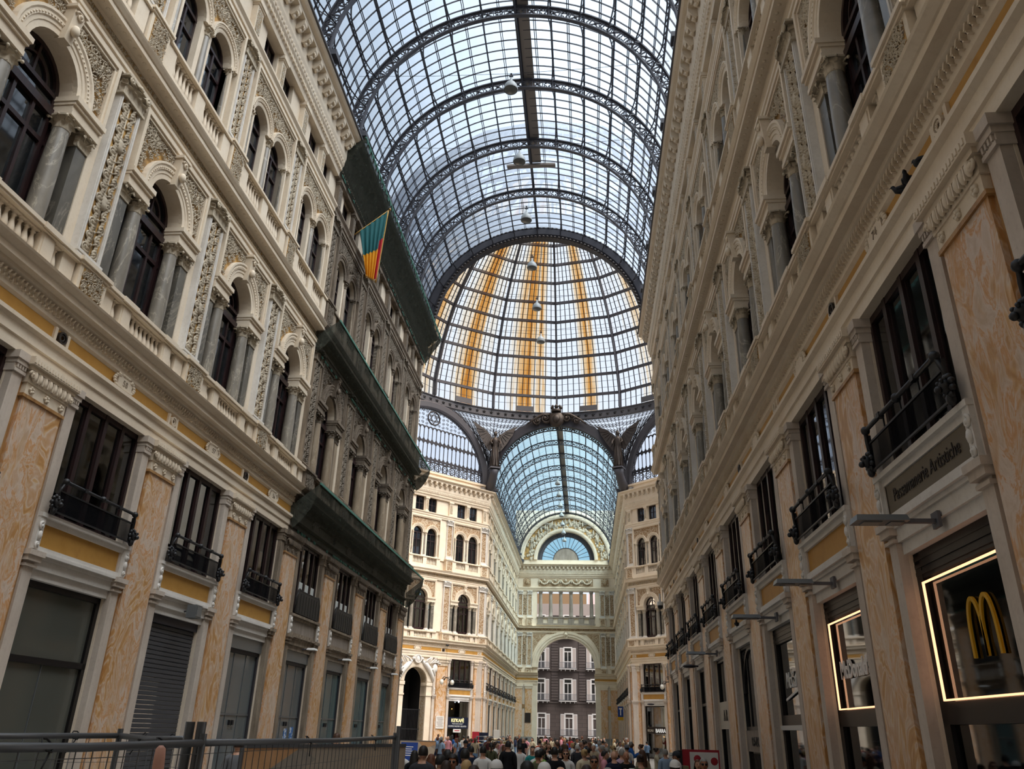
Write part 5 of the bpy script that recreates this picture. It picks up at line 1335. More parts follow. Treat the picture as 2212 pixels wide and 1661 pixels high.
for x in (-6.9,-2.3,2.3,6.9):
    for i in range(22): m.box(x-.55,x+.55,-.04,.1,7.0+i*.44,7.36+i*.44)
m.build('quoins', 'house_plaster', hs)
bw = None
def mk_house_window():
    r = empty('balcony_window'); f = MB()
    for x0,x1,z0,z1 in ((-.75,-.6,0,3.3),(.6,.75,0,3.3),(-.75,.75,3.15,3.35),(-.06,.06,0,2.6),(-.65,-.55,0,3.2),(.55,.65,0,3.2),(-.6,.6,2.5,2.65),(-.6,.6,.95,1.05)): f.box(x0,x1,-.1,.1,z0,z1)
    f.build('frame', 'window_white', r); MB().box(-.6,.6,.02,.04,0,3.2).build('glass', 'dark_glass', r)
    for s in (-1,1):
        x0,x1 = sorted((s*.78, s*1.35)); MB().box(x0,x1,-.08,-.02,0,3.15).build('shutter', 'shutter_wood', r)
        MB().box(x0-.03,x1+.03,-.1,-.03,3.05,3.2).box(x0-.03,x1+.03,-.1,-.03,0,.08).box(x0-.03,x0+.05,-.1,-.03,0,3.2).box(x1-.05,x1+.03,-.1,-.03,0,3.2).build('shutter_frame', 'window_white', r)
    b = MB().box(-1.45,1.45,-.75,.05,-.28,-.15)
    for x in (-1.1,-.4,.4,1.1): b.box(x-.08,x+.08,-.6,.05,-.5,-.28)
    b.build('balcony_slab', 'window_white', r)
    q = MB().box(-1.42,1.42,-.72,-.68,.8,.86)
    for i in range(26): x = -1.4+i*2.8/25; q.box(x-.018,x+.018,-.72,-.68,-.15,.82)
    for s in (-1,1):
        q.box(s*1.4-.02,s*1.4+.02,-.72,.0,.8,.86)
    q.build('balcony_rail', 'iron_light', r); return r
hp = mk_house_window(); k_ = 0
for zi, z in enumerate((1.75,7.1,12.1,17.4)):
    for xi, x in enumerate((-4.5,0,4.5)):
        o = hp if k_ == 0 else copy_tree(hp); k_ += 1; o.parent = hs; o.location = (x-.1 if zi else x+.05, 0.0, z)
MB().box(-16,16,.0,4,20.6,20.9).box(-16,16,.2,4,20.9,22.6).build('attic_wall', 'house_light', hs)
m = MB()
for x in (-5.5,-2.7,0,2.7,5.5): m.box(x-.7,x+.7,-.06,.25,18.4,20.2)
m.build('attic_frames', 'house_light', hs)
MB().box(-16,3.2,2.0,6,22.6,24.6).build('brick_wall', 'house_brick', hs); MB().add([(3.4,1.2,22.6),(9,1.2,22.6),(9,6,25.2),(3.4,6,25.2)],[(0,1,2,3)]).build('tin_roof', 'tin_roof', hs)
struct(MB().box(-40,40,YE+1,170,FL-.02,FL+.004).build('ground_street', 'plinth'))
# ------------------------------------------------------------------ portal on the octagon face
pf = FDL; uc = DG/2
def mk_portal():
    r = empty('carved_portal')
    m = MB().plate(-2.9,2.9,FL,8.6,1.27,FL,6.35,-1.0,-.18,n=20); m.build('wall_panel', 'stone', r)
    m = MB().archprof(0,6.35,[(1.27,-.9),(1.27,.06),(1.4,.1),(1.75,.1),(1.85,.02),(1.85,-.2)],n=24)
    for s in (-1,1):
        x0,x1 = sorted((s*1.27,s*1.85)); m.box(x0,x1,-.9,.04,FL,6.35); m.box(x0-.05,x1+.05,-.9,.12,6.0,6.3); m.box(x0-.04,x1+.04,-.9,.1,5.1,5.25)
    m.build('jambs', 'trim_stone', r)
    q = MB()
    for s in (-1,1): x0,x1 = sorted((s*1.26,s*1.3)); q.box(x0,x1,-.85,-.1,FL+.5,5.0)
    q.arch(0,6.35,1.24,1.28,-.85,-.1,n=20); q.build('jamb_relief', 'carved', r)
    rn = random.Random(3); q = MB()
    for s in (-1,1):   # two reclining figures, shield and trophies over the arch
        q.tube([(s*.55,.1,8.2),(s*.95,.2,7.9),(s*1.35,.2,7.5),(s*1.75,.2,6.9),(s*1.9,.18,6.4)], [.1,.22,.25,.18,.1], 8); q.sphere((s*.5,.2,8.35),.16,8,6); q.tube([(s*.8,.25,8.0),(s*1.1,.35,8.35),(s*1.5,.3,8.5)], [.1,.08,.06], 6); q.tube([(s*1.4,.25,7.4),(s*1.75,.3,7.5),(s*2.0,.28,6.9)], [.14,.11,.07], 6)
        for i in range(6): q.bar((s*(1.0+.25*i),.05,7.9+.05*i),(s*(1.5+.25*i),.12,8.55-.1*i+.2*rn.random()),.09)
        q.sphere((s*2.1,.1,7.6),.3,8,6,(1,.4,1.3))
    q.sphere((0,.15,8.35),.32,10,7,(.9,.5,1.2)); q.archprof(0,8.35,[(.3,.0),(.3,.3),(.4,.3),(.4,.0)],0,2*pi,14)
    q.build('trophy_sculpture', 'white_stone', r)
    g = MB()
    for i in range(17): x = -1.2+.15*i; g.box(x-.015,x+.015,-.8,-.77,FL,3.9)
    for z in (.5,2.2,3.9): g.box(-1.27,1.27,-.82,-.76,z-.03,z+.03)
    g.build('iron_gate', 'dark_iron', r)
    MB().box(-1.3,1.3,-3.05,-3.0,FL,8).box(-1.35,-1.3,-3,-.9,FL,8).box(1.3,1.35,-3,-.9,FL,8).box(-1.3,1.3,-3,-.9,7.9,8).build('passage', 'interior_dark', r)
    MB().box(.75,.95,-.75,-.73,1.0,1.75).build('yellow_notice', 'yellow_letter', r)
    return r
place('portal', mk_portal, FDL, uc, 0, 0, 'dark gated portal under white trophy sculptures on the octagon left face', 'portal')
place('portal', mk_portal, FDR, -uc, 0, 0, 'carved portal hidden behind the right wall on the octagon right face', 'portal')
def neon():
    r = empty('neon_sign')
    MB().tube([(.22*cos(t*.5)*1.5-.05,0,.16*sin(t*.5)) for t in range(9)], .025, 5).build('blue_tube', 'neon_blue', r)
    MB().tube([(0,0,.05),(-.1,0,-.15),(-.2,0,-.3)], .025, 5).build('green_tube', 'neon_green', r); MB().tube([(.05,0,.05),(.0,0,-.2),(.02,0,-.4)], .03, 5).build('yellow_tube', 'neon_yellow', r); return r
place('neon', neon, FDL, uc+.05, -.62, 14.55, 'small neon sign in blue, green and yellow inside the arched window', 'sign')
# ------------------------------------------------------------------ netting under the uncleaned cornices
def net():
    t = NT('green_net'); p = t.pos(); n = t.noise(p, 7, 5, .65); c = t.ramp(n, [(.3,'33342f'), (.55,'42443d'), (.7,'545a50'), (.85,'6d776a')])
    d = t.n('ShaderNodeBsdfDiffuse'); t.l(c, d.inputs['Color']); tr = t.n('ShaderNodeBsdfTransparent'); m = t.n('ShaderNodeMixShader'); m.inputs[0].default_value = .82
    t.l(tr.outputs[0], m.inputs[1]); t.l(d.outputs[0], m.inputs[2]); t.l(m.outputs[0], t.out.inputs['Surface'])
net(); plain('green_tape', '4f7f70', .6); plain('net_green_light', '3f6e60', .7)
def netting(label, prof, u0, u1, drip=False):
    r = empty('protective_netting', FL_.w((u0+u1)/2), FL_.a); tag(r, label, 'netting', None); uc = (u0+u1)/2; n = 60; k = len(prof)
    m = MB(); rn = random.Random(5); vs = []
    for i in range(n+1):
        u = u0+(u1-u0)*i/n-uc; sag = .05*abs(sin(i*2.1))+.03*rn.random()
        for j,(v,z) in enumerate(prof): w = sin(pi*j/(k-1)); vs.append((u, v+.06*w*rn.random(), z-sag*w))
    m.add(vs, [(i*k+j,i*k+j+1,i*k+k+j+1,i*k+k+j) for i in range(n) for j in range(k-1)], True)
    for e in (0,n):
        c = (vs[e*k][0], -.05, (prof[0][1]+prof[-1][1])/2); m.add([vs[e*k+j] for j in range(k)]+[c], [(j,j+1,k) for j in range(k-1)])
    m.build('net', 'green_net', r)
    v,z = prof[0]; MB().box(u0-uc,u1-uc,v-.03,v+.03,z-.05,z+.03).build('edge_tape', 'green_tape', r)
    q = MB()
    if drip:
        for i in range(44):
            x = u0-uc+(u1-u0)*(i+.5)/44; h = .12+.2*rn.random(); q.add([(x-.12,v+.02,z-.1),(x+.12,v+.02,z-.1),(x+.05,v+.04,z-.1-h),(x-.04,v+.04,z-.1-h*.8)],[(0,1,2,3)])
        for o in (0,.25): q.box(u0-uc,u1-uc,v-.3+o,v-.27+o,z-.02,z+.02)
    v2,z2 = prof[-1]
    for i in range(50): x = u0-uc+(u1-u0)*rn.random(); q.sphere((x,v2+.05,z2-.02),.09,5,4,(1.6,.3,.7))
    q.build('ties', 'net_green_light', r); return r
netting('dark green netting slung under the lowest blackened cornice on the left wall', [(.95,10.35),(.9,10.05),(.7,9.5),(.4,9.0),(.1,8.72)], -YA-.35, -NET)
netting('dark green netting slung under the middle blackened cornice on the left wall', [(.9,17.05),(.85,16.8),(.65,16.35),(.4,15.95),(.12,15.7)], -YA-.3, -NET)
netting('dark green netting wrapped under the top cornice on the left wall', [(1.0,26.3),(.98,26.0),(.8,25.75),(.5,25.3),(.3,24.9),(.06,24.35)], -YA-.35, -NET, True)
# ------------------------------------------------------------------ flag
plain('flag_green', '1f5a5c', .8); plain('flag_yellow', 'd9961f', .8); plain('flag_red', 'b3202c', .8); plain('brass', '8a6a35', .4, .5, .6); plain('fringe', 'b9924e', .7)
fl = empty('flag', (-7.3,29.75,23.55)); tag(fl, 'green, yellow and red flag hanging from a pole on the left wall', 'flag')
A, Bp = Vector((0,0,0)), Vector((1.0,.75,1.62)); L = 3.9
MB().tube([A-Vector((.3,.2,.45)), A, Bp, Bp+Vector((.06,.05,.1))], .035, 6).sphere(Bp+Vector((.08,.06,.14)),.07,8,6).build('pole', 'brass', fl)
def fp(s, t):   # s along the pole, t downwards
    top = A.lerp(Bp, s); d = L*t
    bot = Vector((.42+.42*s, .3+.3*s, -2.3-.1*s)); lowt = top.lerp(bot+Vector((0,0,.0)), t)
    f = .07*sin(s*34+2*t)*(.35+t); return lowt + Vector((.5*f,-f,0))
def flag_part(nm, mat, s0, s1, t0, t1, ns, nt):
    m = MB(); vs = []
    for i in range(ns+1):
        for j in range(nt+1):
            s = s0+(s1-s0)*i/ns; a = t0(s) if callable(t0) else t0; b = t1(s) if callable(t1) else t1; vs.append(fp(s, a+(b-a)*j/nt))
    k = nt+1; fs = [(i*k+j,i*k+j+1,i*k+k+j+1,i*k+k+j) for i in range(ns) for j in range(nt)]
    m.add(vs, fs, True); m.add([Vector(v)+Vector((.012,-.012,0)) for v in vs], fs, True); m.build(nm, mat, fl)
mid_ = lambda s: .55-.02*s
flag_part('green_band', 'flag_green', 0, 1, 0, lambda s: .55 if s < .82 else .4, 30, 8); flag_part('yellow_band', 'flag_yellow', 0, .82, mid_, 1.0, 24, 8); flag_part('red_band', 'flag_red', .82, 1.0, .4, .98, 6, 8)
MB().tube([fp(1.0,t/10)+Vector((.03,0,0)) for t in range(11)], .035, 5).tube([fp(s/12,1.0) for s in range(13)], .035, 5).build('fringe', 'fringe', fl)
# ------------------------------------------------------------------ hanging lamps and their cables
plain('lamp_enamel', '9a9d9c', .45, .4); plain('lamp_glass', '66696a', .25, .6)
def mk_lamp():
    r = empty('pendant_lamp')
    MB().lathe([(.31,-.28),(.32,-.24),(.29,-.05),(.2,.1),(.1,.17),(.07,.28),(.05,.42),(0,.45)], 16, cap=False).build('shade', 'lamp_enamel', r)
    MB().lathe([(0,-.36),(.2,-.33),(.3,-.27)], 14, cap=False).build('glass', 'lamp_glass', r)
    MB().tube([(0,0,.4),(0,0,.62)], .025, 5).box(-.09,.09,-.03,.03,.5,.56).sphere((0,0,.66),.05,6,5).build('hanger', 'iron_dark', r); return r
LY = [26.2,31.0,35.9,40.8,45.9,50.8] + [YB+4.9*i+3.6 for i in range(7)]
for i, y in enumerate(LY):
    far = y > 60; nn = i if not far else i-6
    o = mk_lamp() if i == 0 else copy_tree(lp_); 
    if i == 0: lp_ = o
    o.location = (0, y, 28.55); tag(o, '%s bell shaped lamp hanging under the %s vault, counted from the camera' % (ordn(nn+1), 'far' if far else 'near') if i != 5 else 'bell shaped lamp hanging alone under the dome edge', 'pendant lamp', 'bell lamps on the centre line')
    c = MB().tube([(-7.0 if y < 46 or far else -9,0,.72+.25),(-3.5,0,.76),(0,0,.68),(3.5,0,.76),(7.0 if y < 46 or far else 9,0,.72+.25)], .012, 4).build('suspension_cable', 'iron_dark'); c.location = (0,y,28.55); tag(c, 'thin cable across the vault carrying the %s %s lamp' % (ordn(nn+1), 'far' if far else 'near'), 'cable', 'lamp cables')
# ------------------------------------------------------------------ floodlights over the shops
def mk_flood():
    r = empty('floodlight')
    MB().box(-.04,.04,0,.45,-.02,.03).box(-.1,.1,0,.04,-.08,.12).build('bracket', 'iron_light', r)
    MB().frustum(-.16,.16,.4,1.05,-.02,-.13,.13,.42,1.03,.06).build('housing', 'steel', r); MB().box(-.1,.1,.72,.95,-.035,-.02).box(-.1,.1,.45,.62,-.035,-.02).build('lens', 'lamp_glass', r); return r
for j, (u, nm_) in enumerate(((10.4,'nearest shop bay with the yellow arches'),(14.98,'shop bay with the white word sign'),(19.63,'shop bay with the white script'),(28.93,'shop bay with the cream sign board'))):
    o = place('flood', mk_flood, FR_, u-.2, -.02, 4.9, 'grey flat floodlight over the %s, right wall' % nm_, 'floodlight', 'floodlights on the right wall')
def mk_spot():
    r = empty('spotlight'); MB().tube([(0,0,0),(0,.22,.02)], .025, 5).build('bracket', 'iron_light', r); MB().box(-.16,.16,.14,.4,-.17,.16).build('housing', 'steel', r); MB().box(-.12,.12,.4,.41,-.13,.12).build('lens', 'lamp_glass', r); return r
place('spot', mk_spot, FL_, -20.3, -.04, 4.98, 'grey box spotlight above the closed roller shutter', 'spotlight')
for i, u in enumerate((29.6,34.2,38.8,43.2)): place('flat', lambda: mk_flat(), FL_, -u, -.04, 4.85, 'small flat white lamp over the %s uncleaned shop bay from the dome' % ordn(4-i), 'spotlight', 'small lamps over the uncleaned bays')if False else None
def mk_flat():
    r = empty('spotlight'); MB().tube([(0,0,0),(0,.3,.03)], .025, 5).build('bracket', 'iron_light', r); MB().frustum(-.22,.22,.25,.55,-.02,-.18,.18,.28,.52,.05).build('housing', 'white_paint', r); return r
for i, u in enumerate((29.6,34.2,38.8,43.2)): place('flat', mk_flat, FL_, -u, -.04, 4.88, 'small flat white lamp over the %s uncleaned shop bay from the dome' % ordn(4-i), 'spotlight', 'small lamps over the uncleaned bays')
o = mk_disc = MB().sphere((0,.35,0),.28,10,6,(1,1,.25)).tube([(0,0,0),(0,.3,.05)],.03,5).build('disc_lamp', 'iron_dark'); o.location = FR_.w(33.6,0,4.85); o.rotation_euler = (0,0,FR_.a); tag(o, 'dark disc lamp over the third bay from dome on the right wall', 'spotlight')
o = MB().sphere((0,.45,0),.3,10,6,(1.3,1,.3)).tube([(0,0,0),(0,.4,.05)],.03,5).build('disc_lamp', 'iron_dark'); o.location = FDR.w(-2.7,0,4.9); o.rotation_euler = (0,0,FDR.a); tag(o, 'dark flat lamp above the gift shop on the octagon right face', 'spotlight')
o = empty('security_camera', FR_.w(45.4,.3,9.1), FR_.a); tag(o, 'dark dome security camera under the right cornice at the octagon corner', 'camera'); MB().sphere((0,0,-.25),.16,10,7).build('dome', 'dark_iron', o); MB().lathe([(.17,-.2),(.17,0),(.05,.02),(.05,.45)],12).build('housing', 'white_paint', o)
# dark painted sign panel over the nearest right sill panel
o = MB().box(-1.4,1.4,-.05,-.02,5.37,5.79).build('painted_sign', 'dark_panel'); o.location = FR_.w(10.33,0); o.rotation_euler = (0,0,FR_.a); tag(o, 'brown painted sign with faint old lettering in the nearest right sill panel', 'sign')
text_obj('Passamanerie Artistiche', .27, 'dark_brown', o, (0,-.01,5.5), sx=.85, ext=.004, rot=(pi/2,0,pi))
# ------------------------------------------------------------------ globe lamps on the octagon pilasters
plain('globe_glass', 'd8d4c8', .3, .5)
def mk_globe():
    r = empty('globe_wall_lamp')
    m = MB().tube([(0,.05,0),(0,.5,.25),(0,.9,.1),(0,1.0,.0)], .035, 5)
    for s in (-1,1): m.tube([(0,.5,.2),(s*.35,.6,.3),(s*.62,.6,.05)], .03, 5); spiral(m, s*.3, .05, .15, s, 0, 1.3, .025, .55, 10)
    m.build('bracket', 'dark_iron', r)
    for x,y,z in ((-.62,.6,-.2),(.62,.6,-.2)): MB().sphere((x,y,z),.2,10,8,(1,1,1.2)).build('globe', 'globe_glass', r)
    MB().tube([(0,.3,.2),(0,.35,3.2)], .012, 4).sphere((0,.35,3.2),.12,6,5,(1.6,1,.8)).build('stay', 'dark_iron', r); return r
for F, u, lb in ((FDL,4.75,'between the portal and the coffee shop'),(FDL,10.85,'left of the dark portal'),(FDR,-4.95,'beside the gift shop on the octagon right face')): place('globe', mk_globe, F, u, 0, 6.6, 'two-globe wall lamp ' + lb, 'wall lamp', 'globe wall lamps')
o = MB().box(-.47,.47,0,.06,2.3,3.4).build('inscription_plaque', 'white_stone'); o.location = FDL.w(4.95,.02,0); o.rotation_euler = (0,0,FDL.a); tag(o, 'white inscription plaque on the pilaster between portal and coffee shop', 'plaque')
q = MB()
for i in range(9): q.box(-.38+.04*(i % 3),.38-.05*((i*7) % 4),.06,.065,2.45+.1*i,2.49+.1*i)
q.build('text_lines', 'grey_panel', o)
for nm_, x in (('left',-.45),('right',.3)):
    pass
o = empty('hanging_sign', (HW-.45,101,4.6)); tag(o, 'blue sign with white letter T and yellow strip on the far right wall', 'sign')
o.scale = (.72,.72,.72); MB().box(-.5,.4,-.06,.06,-.75,.85).build('blue_panel', 'blue_print', o); MB().box(-.5,.4,-.06,.06,-1.25,-.75).build('yellow_panel', 'yellow_letter', o); MB().box(-.3,.2,-.08,-.06,.4,.6).box(-.12,.02,-.08,-.06,-.5,.4).build('letter', 'white_letter', o)
# ------------------------------------------------------------------ pigeons on the right hand mouldings
plain('pigeon_dark', '1d1f25', .6); plain('pigeon_beak', '55483f', .5)
def mk_pigeon():
    r = empty('pigeon')
    MB().tube([(-.2,0,.08),(-.12,0,.1),(.0,0,.12),(.08,0,.15),(.11,0,.2),(.13,0,.24),(.16,0,.245)], [.02,.055,.075,.06,.035,.035,.02], 8).build('body', 'pigeon_dark', r)
    for s in (-1,1): MB().tube([(.06,s*.06,.15),(-.06,s*.07,.13),(-.2,s*.03,.1)], [.03,.04,.012], 6).build('wing', 'pigeon_dark', r)
    MB().tube([(.165,0,.243),(.195,0,.235)], [.01,.003], 5).build('beak', 'pigeon_beak', r); MB().tube([(.02,.02,.06),(.02,.02,0)], .008, 4).tube([(.02,-.02,.06),(.02,-.02,0)], .008, 4).build('legs', 'pigeon_beak', r); return r
for i,(u,v,z,rz,lb) in enumerate(((8.62,.0,9.2,.3,'uppermost of three on the right wall ledge'),(9.0,.02,9.2,2.5,'middle of three on the right wall ledge, wing spread'),(9.2,.03,9.2,.9,'lowest of three on the right wall ledge'),(24.2,.05,5.24,2.8,'alone over the iron arch shop front'))):
    o = place('pigeon', mk_pigeon, FR_, u, v, z, 'dark pigeon perched ' + lb, 'pigeon', 'pigeons on the right wall', rz); o.scale = (.8,.8,.8)
# ------------------------------------------------------------------ site fences at the lower left
plain('galvanised', '5b5d60', .45, .5, .4); plain('cable_tie', '1a1a1a', .5)
def fence(p, q, label, posts=(True,True), r_=.021, wires=True, feet=True):
    p, q = Vector(p), Vector(q); d = q-p; L = d.length; a = atan2(d.y, d.x); h0 = p.z; h1 = q.z
    r = empty('site_fence', (p.x,p.y,FL), a); tag(r, label, 'fence'); z0, z1 = h0-FL, h1-FL; n = max(2,int(L/.115))
    MB().tube([(0,0,z0),(L*.5,0,(z0+z1)/2-.012),(L,0,z1)], r_, 10).build('top_pipe', 'galvanised', r)
    MB().tube([(0,0,.25),(L,0,.25)], r_, 8).build('bottom_pipe', 'galvanised', r)
    for x, z, on in ((0,z0,posts[0]),(L,z1,posts[1])):
        if on: MB().lathe([(r_,.02),(r_,z+.05)], 10, x).build('post', 'galvanised', r); MB().box(x-.3,x+.3,-.12,.12,0,.14).build('concrete_foot', 'plinth', r)
    m = MB()
    for i in range(1,n): x = L*i/n; zz = z0+(z1-z0)*i/n; m.bar((x,0,.25),(x+.012,0,zz-.01),.004,.004,(0,1,0))
    for k in range(8): z = .45+.2*k; m.bar((0,.004,z),(L,.004,z),.003,.003)
    m.bar((0,0,z0-.06),(L,0,z1-.06),.004,.004); m.build('wire_grid', 'galvanised', r)
    m = MB()
    for x in (L*.38,L*.8): m.tube([(x+.03*cos(t),.03*sin(t)*.9,z0+(z1-z0)*x/L+.03*sin(t)) for t in (0,1,2,3,4,5,6)], .005, 4).tube([(x,-.02,z0+(z1-z0)*x/L-.03),(x-.06,-.04,z0-.12)], .005, 4)
    m.build('tie', 'cable_tie', r); return r
ZT = 2.235
fa = at_z(-230,1615,ZT); fb = at_z(437,1604.5,ZT); fc = at_z(853,1592.5,ZT)
fence(fa, fb, 'nearest site fence panel with grey pipe at the lower left corner', (True,True)); fence(fb, fc, 'second site fence panel running towards the dome on the left', (False,True))
ga, gb, gc = at_z(-300,1582,ZT), at_z(258,1589,ZT), at_z(396,1596,ZT)
fence(ga, gb, 'farther site fence behind the near one at the lower left', (False,True)); fence(gb, gc, 'short return panel of the farther site fence', (False,False))
for px, py0, nm_ in ((412,1559,'left'),(437,1559,'right')):
    t = at_y(px, py0, fb.y+.02); o = MB().lathe([(.028,FL),(.028,t.z)], 10).build('scaffold_tube', 'galvanised'); o.location = (t.x, t.y, 0); tag(o, '%s one of two upright tubes at the joint of the site fences' % nm_, 'tube', 'upright tubes at the fence joint')
t = at_y(853,1568,fc.y); o = MB().lathe([(.03,FL),(.03,t.z)],10).build('scaffold_tube','galvanised'); o.location = (t.x+.05,t.y,0); tag(o, 'upright tube at the far end of the site fence', 'tube')
def hoard():
    t = NT('printed_hoarding'); v = t.n('ShaderNodeTexVoronoi'); t.l(t.pos((.55,.55,.8)), v.inputs['Vector']); v.inputs['Scale'].default_value = 1.1
    c = t.ramp(v.outputs['Color'], [(.0,'8c8378'), (.3,'a08f7c'), (.45,'b07f50'), (.6,'a89c8c'), (.8,'77746f')], 'CONSTANT'); c = t.mix(.25, c, t.ramp(t.noise(t.pos(), 3, 5, .7), [(.3,'8a7a66'), (.7,'c2ae94')])); t.bsdf(c, .6)
hoard()
def hoarding(p, q, z1, label):
    p, q = Vector((p[0],p[1],0)), Vector((q[0],q[1],0)); d = q-p; r = empty('hoarding', (p.x,p.y,FL), atan2(d.y,d.x)); tag(r, label, 'hoarding'); L = d.length
    MB().box(0,L,-.02,.02,.05,z1-FL).build('printed_sheet', 'printed_hoarding', r); MB().box(0,L,-.03,.03,z1-FL,z1-FL+.05).build('top_rail', 'galvanised', r)
    m = MB()
    for i in range(int(L/2.4)+1): m.box(i*2.4-.03,i*2.4+.03,.02,.08,0,z1-FL)
    m.build('posts', 'galvanised', r); return r
hoarding((-1.9,12.0),(-.35,15.6),2.02,'printed marble pattern hoarding behind the second site fence')
hx0, hx1, hz = at_y(838,1600,57.5).x, at_y(985,1600,57.5).x, at_y(900,1601,57.5).z
h2 = hoarding((hx0,57.5),(hx1,57.5),hz,'printed hoarding in front of the dark portal'); b0 = at_y(866,1620,57.5).x-hx0; MB().box(b0,b0+1.15,-.05,-.02,.1,hz-FL-.08).build('blue_banner', 'blue_print', h2); q = MB()
for i in range(5): q.box(b0+.2,b0+.75+.1*(i % 3),-.06,-.05,.4+.13*i,.44+.13*i)
q.build('banner_lines', 'white_letter', h2)
o = MB().box(-.28,.28,-.1,.1,FL,2.15).build('red_totem', 'red_paint'); p = at_z(1027,1590,2.15); o.location = (at_y(1027,1600,70).x,70,0); tag(o, 'narrow red totem sign in front of the marble corner pilaster', 'sign')
o = MB().box(-.45,.45,-.1,.1,FL,2.1).build('poster_stand', 'sign_navy'); o.location = (at_y(1042,1600,70).x,70.2,0); tag(o, 'dark poster stand beside the red totem', 'poster stand')
ps = empty('poster_stand', (at_y(1514,1640,24).x,24,FL)); tag(ps, 'red and white poster stand near the right wall', 'poster stand'); MB().box(-.5,.5,-.04,.04,.3,1.78).build('frame', 'red_paint', ps); MB().box(-.3,.46,-.06,-.04,.35,1.72).build('poster', 'white_paint', ps); q = MB()
for x,z in ((-.1,1.55),(.35,1.5),(.3,1.0)): q.sphere((x,-.06,z),.1,8,5,(1,.1,1))
q.box(-.1,.25,-.07,-.06,1.15,1.3); q.build('print', 'red_paint', ps); MB().box(-.62,-.5,-.06,.06,.0,1.75).build('post', 'dark_iron', ps)
kq = empty('kiosk_counter', (-4.3,66.5,FL)); tag(kq, 'glass display counter with pastries before the coffee shop', 'counter'); MB().box(-1.3,1.3,-.4,.4,0,.9).build('base', 'steel', kq); MB().box(-1.3,1.3,-.42,.4,1.6,1.66).box(-1.3,-1.26,-.42,.4,.9,1.6).box(1.26,1.3,-.42,.4,.9,1.6).build('frame', 'steel', kq)
q = MB(); rn = random.Random(2)
for i in range(36): q.sphere((-1.15+2.3*rn.random(),-.3+.4*rn.random(),.95+.22*(i % 3)),.09,6,4,(1.3,1,.6))
q.build('pastries', 'fringe', kq)['kind'] = 'stuff'
q = MB().box(-1.25,1.25,-.38,.3,1.12,1.14).box(-1.25,1.25,-.38,.3,1.34,1.36); q.build('shelf', 'white_paint', kq)
o = MB().box(-.25,.25,-.02,.02,1.75,2.35).build('menu_card','white_paint'); o.location = (-4.0,66.3,0); o.rotation_euler=(.15,0,0); tag(o, 'white menu card standing on the pastry counter', 'menu card')
# ------------------------------------------------------------------ people
def skin_mesh(J, E, root='pelvis'):
    names = list(J); me = bpy.data.meshes.new('body'); me.from_pydata([J[n][0] for n in names], [(names.index(a),names.index(b)) for a,b in E], [])
    o = bpy.data.objects.new('tmp', me); COL.objects.link(o); o.modifiers.new('s','SKIN')
    sv = me.skin_vertices[0].data
    for i, n in enumerate(names):
        r = J[n][1]; sv[i].radius = r if isinstance(r, tuple) else (r, r); sv[i].use_root = (n == root)
    o.modifiers['s'].use_smooth_shade = True; ss = o.modifiers.new('ss','SUBSURF'); ss.levels = 1; ss.render_levels = 1
    out = bpy.data.meshes.new_from_object(o.evaluated_get(bpy.context.evaluated_depsgraph_get())); bpy.data.objects.remove(o); return out
BASE = {'pelvis':((0,0,.96),(.155,.115)),'waist':((0,.0,1.12),(.135,.1)),'chest':((0,.0,1.32),(.155,.115)),'collar':((0,-.01,1.45),(.09,.075)),'neck':((0,.0,1.53),(.055,.055)),'skull':((0,.015,1.6),(.06,.07))}
EDG = [('pelvis','waist'),('waist','chest'),('chest','collar'),('collar','neck'),('neck','skull')]
def arms(kind):
    def S(e, w, h): return [dict(zip(('sh','el','wr','ha'), ((s*.175,-.01,1.41),(s*e[0],e[1],e[2]),(s*w[0],w[1],w[2]),(s*h[0],h[1],h[2])))) for s in (-1,1)]
    if kind == 'phone': return S((.25,.1,1.17),(.13,.33,1.32),(.07,.37,1.39))
    if kind == 'up': return S((.27,.2,1.42),(.12,.35,1.66),(.06,.38,1.73))
    if kind == 'crossed':
        a = S((.25,.06,1.15),(.0,.25,1.17),(-.1,.22,1.2)); a[1]['wr'] = (.02,.22,1.14); a[1]['ha'] = (-.1,.2,1.12); return a
    if kind == 'hip': return S((.32,-.06,1.2),(.2,.05,1.03),(.15,.1,1.01))
    if kind == 'one': a = S((.22,-.03,1.15),(.23,.03,.92),(.23,.06,.84)); a[1] = S((.25,.08,1.17),(.15,.3,1.28),(.1,.35,1.36))[1]; return a
    if kind == 'point': a = S((.22,-.03,1.15),(.23,.03,.92),(.23,.06,.84)); a[1] = S((.25,.12,1.62),(.22,.16,1.86),(.21,.17,1.95))[1]; return a
    if kind == 'walk': a = S((.22,-.1,1.16),(.22,-.06,.95),(.22,-.03,.87)); a[1] = S((.22,.06,1.16),(.22,.17,.96),(.22,.2,.88))[1]; return a
    return S((.215,-.03,1.15),(.22,.03,.91),(.215,.06,.83))
def legs(kind):
    if kind == 'walk': return [{'hip':(-.09,0,.9),'kn':(-.1,.14,.52),'an':(-.1,.2,.1),'to':(-.11,.36,.05)},{'hip':(.09,0,.9),'kn':(.1,.02,.5),'an':(.1,-.2,.13),'to':(.11,-.06,.03)}]
    return [{'hip':(s*.09,0,.9),'kn':(s*.105,.02,.5),'an':(s*.11,-.02,.09),'to':(s*.13,.14,.035)} for s in (-1,1)]
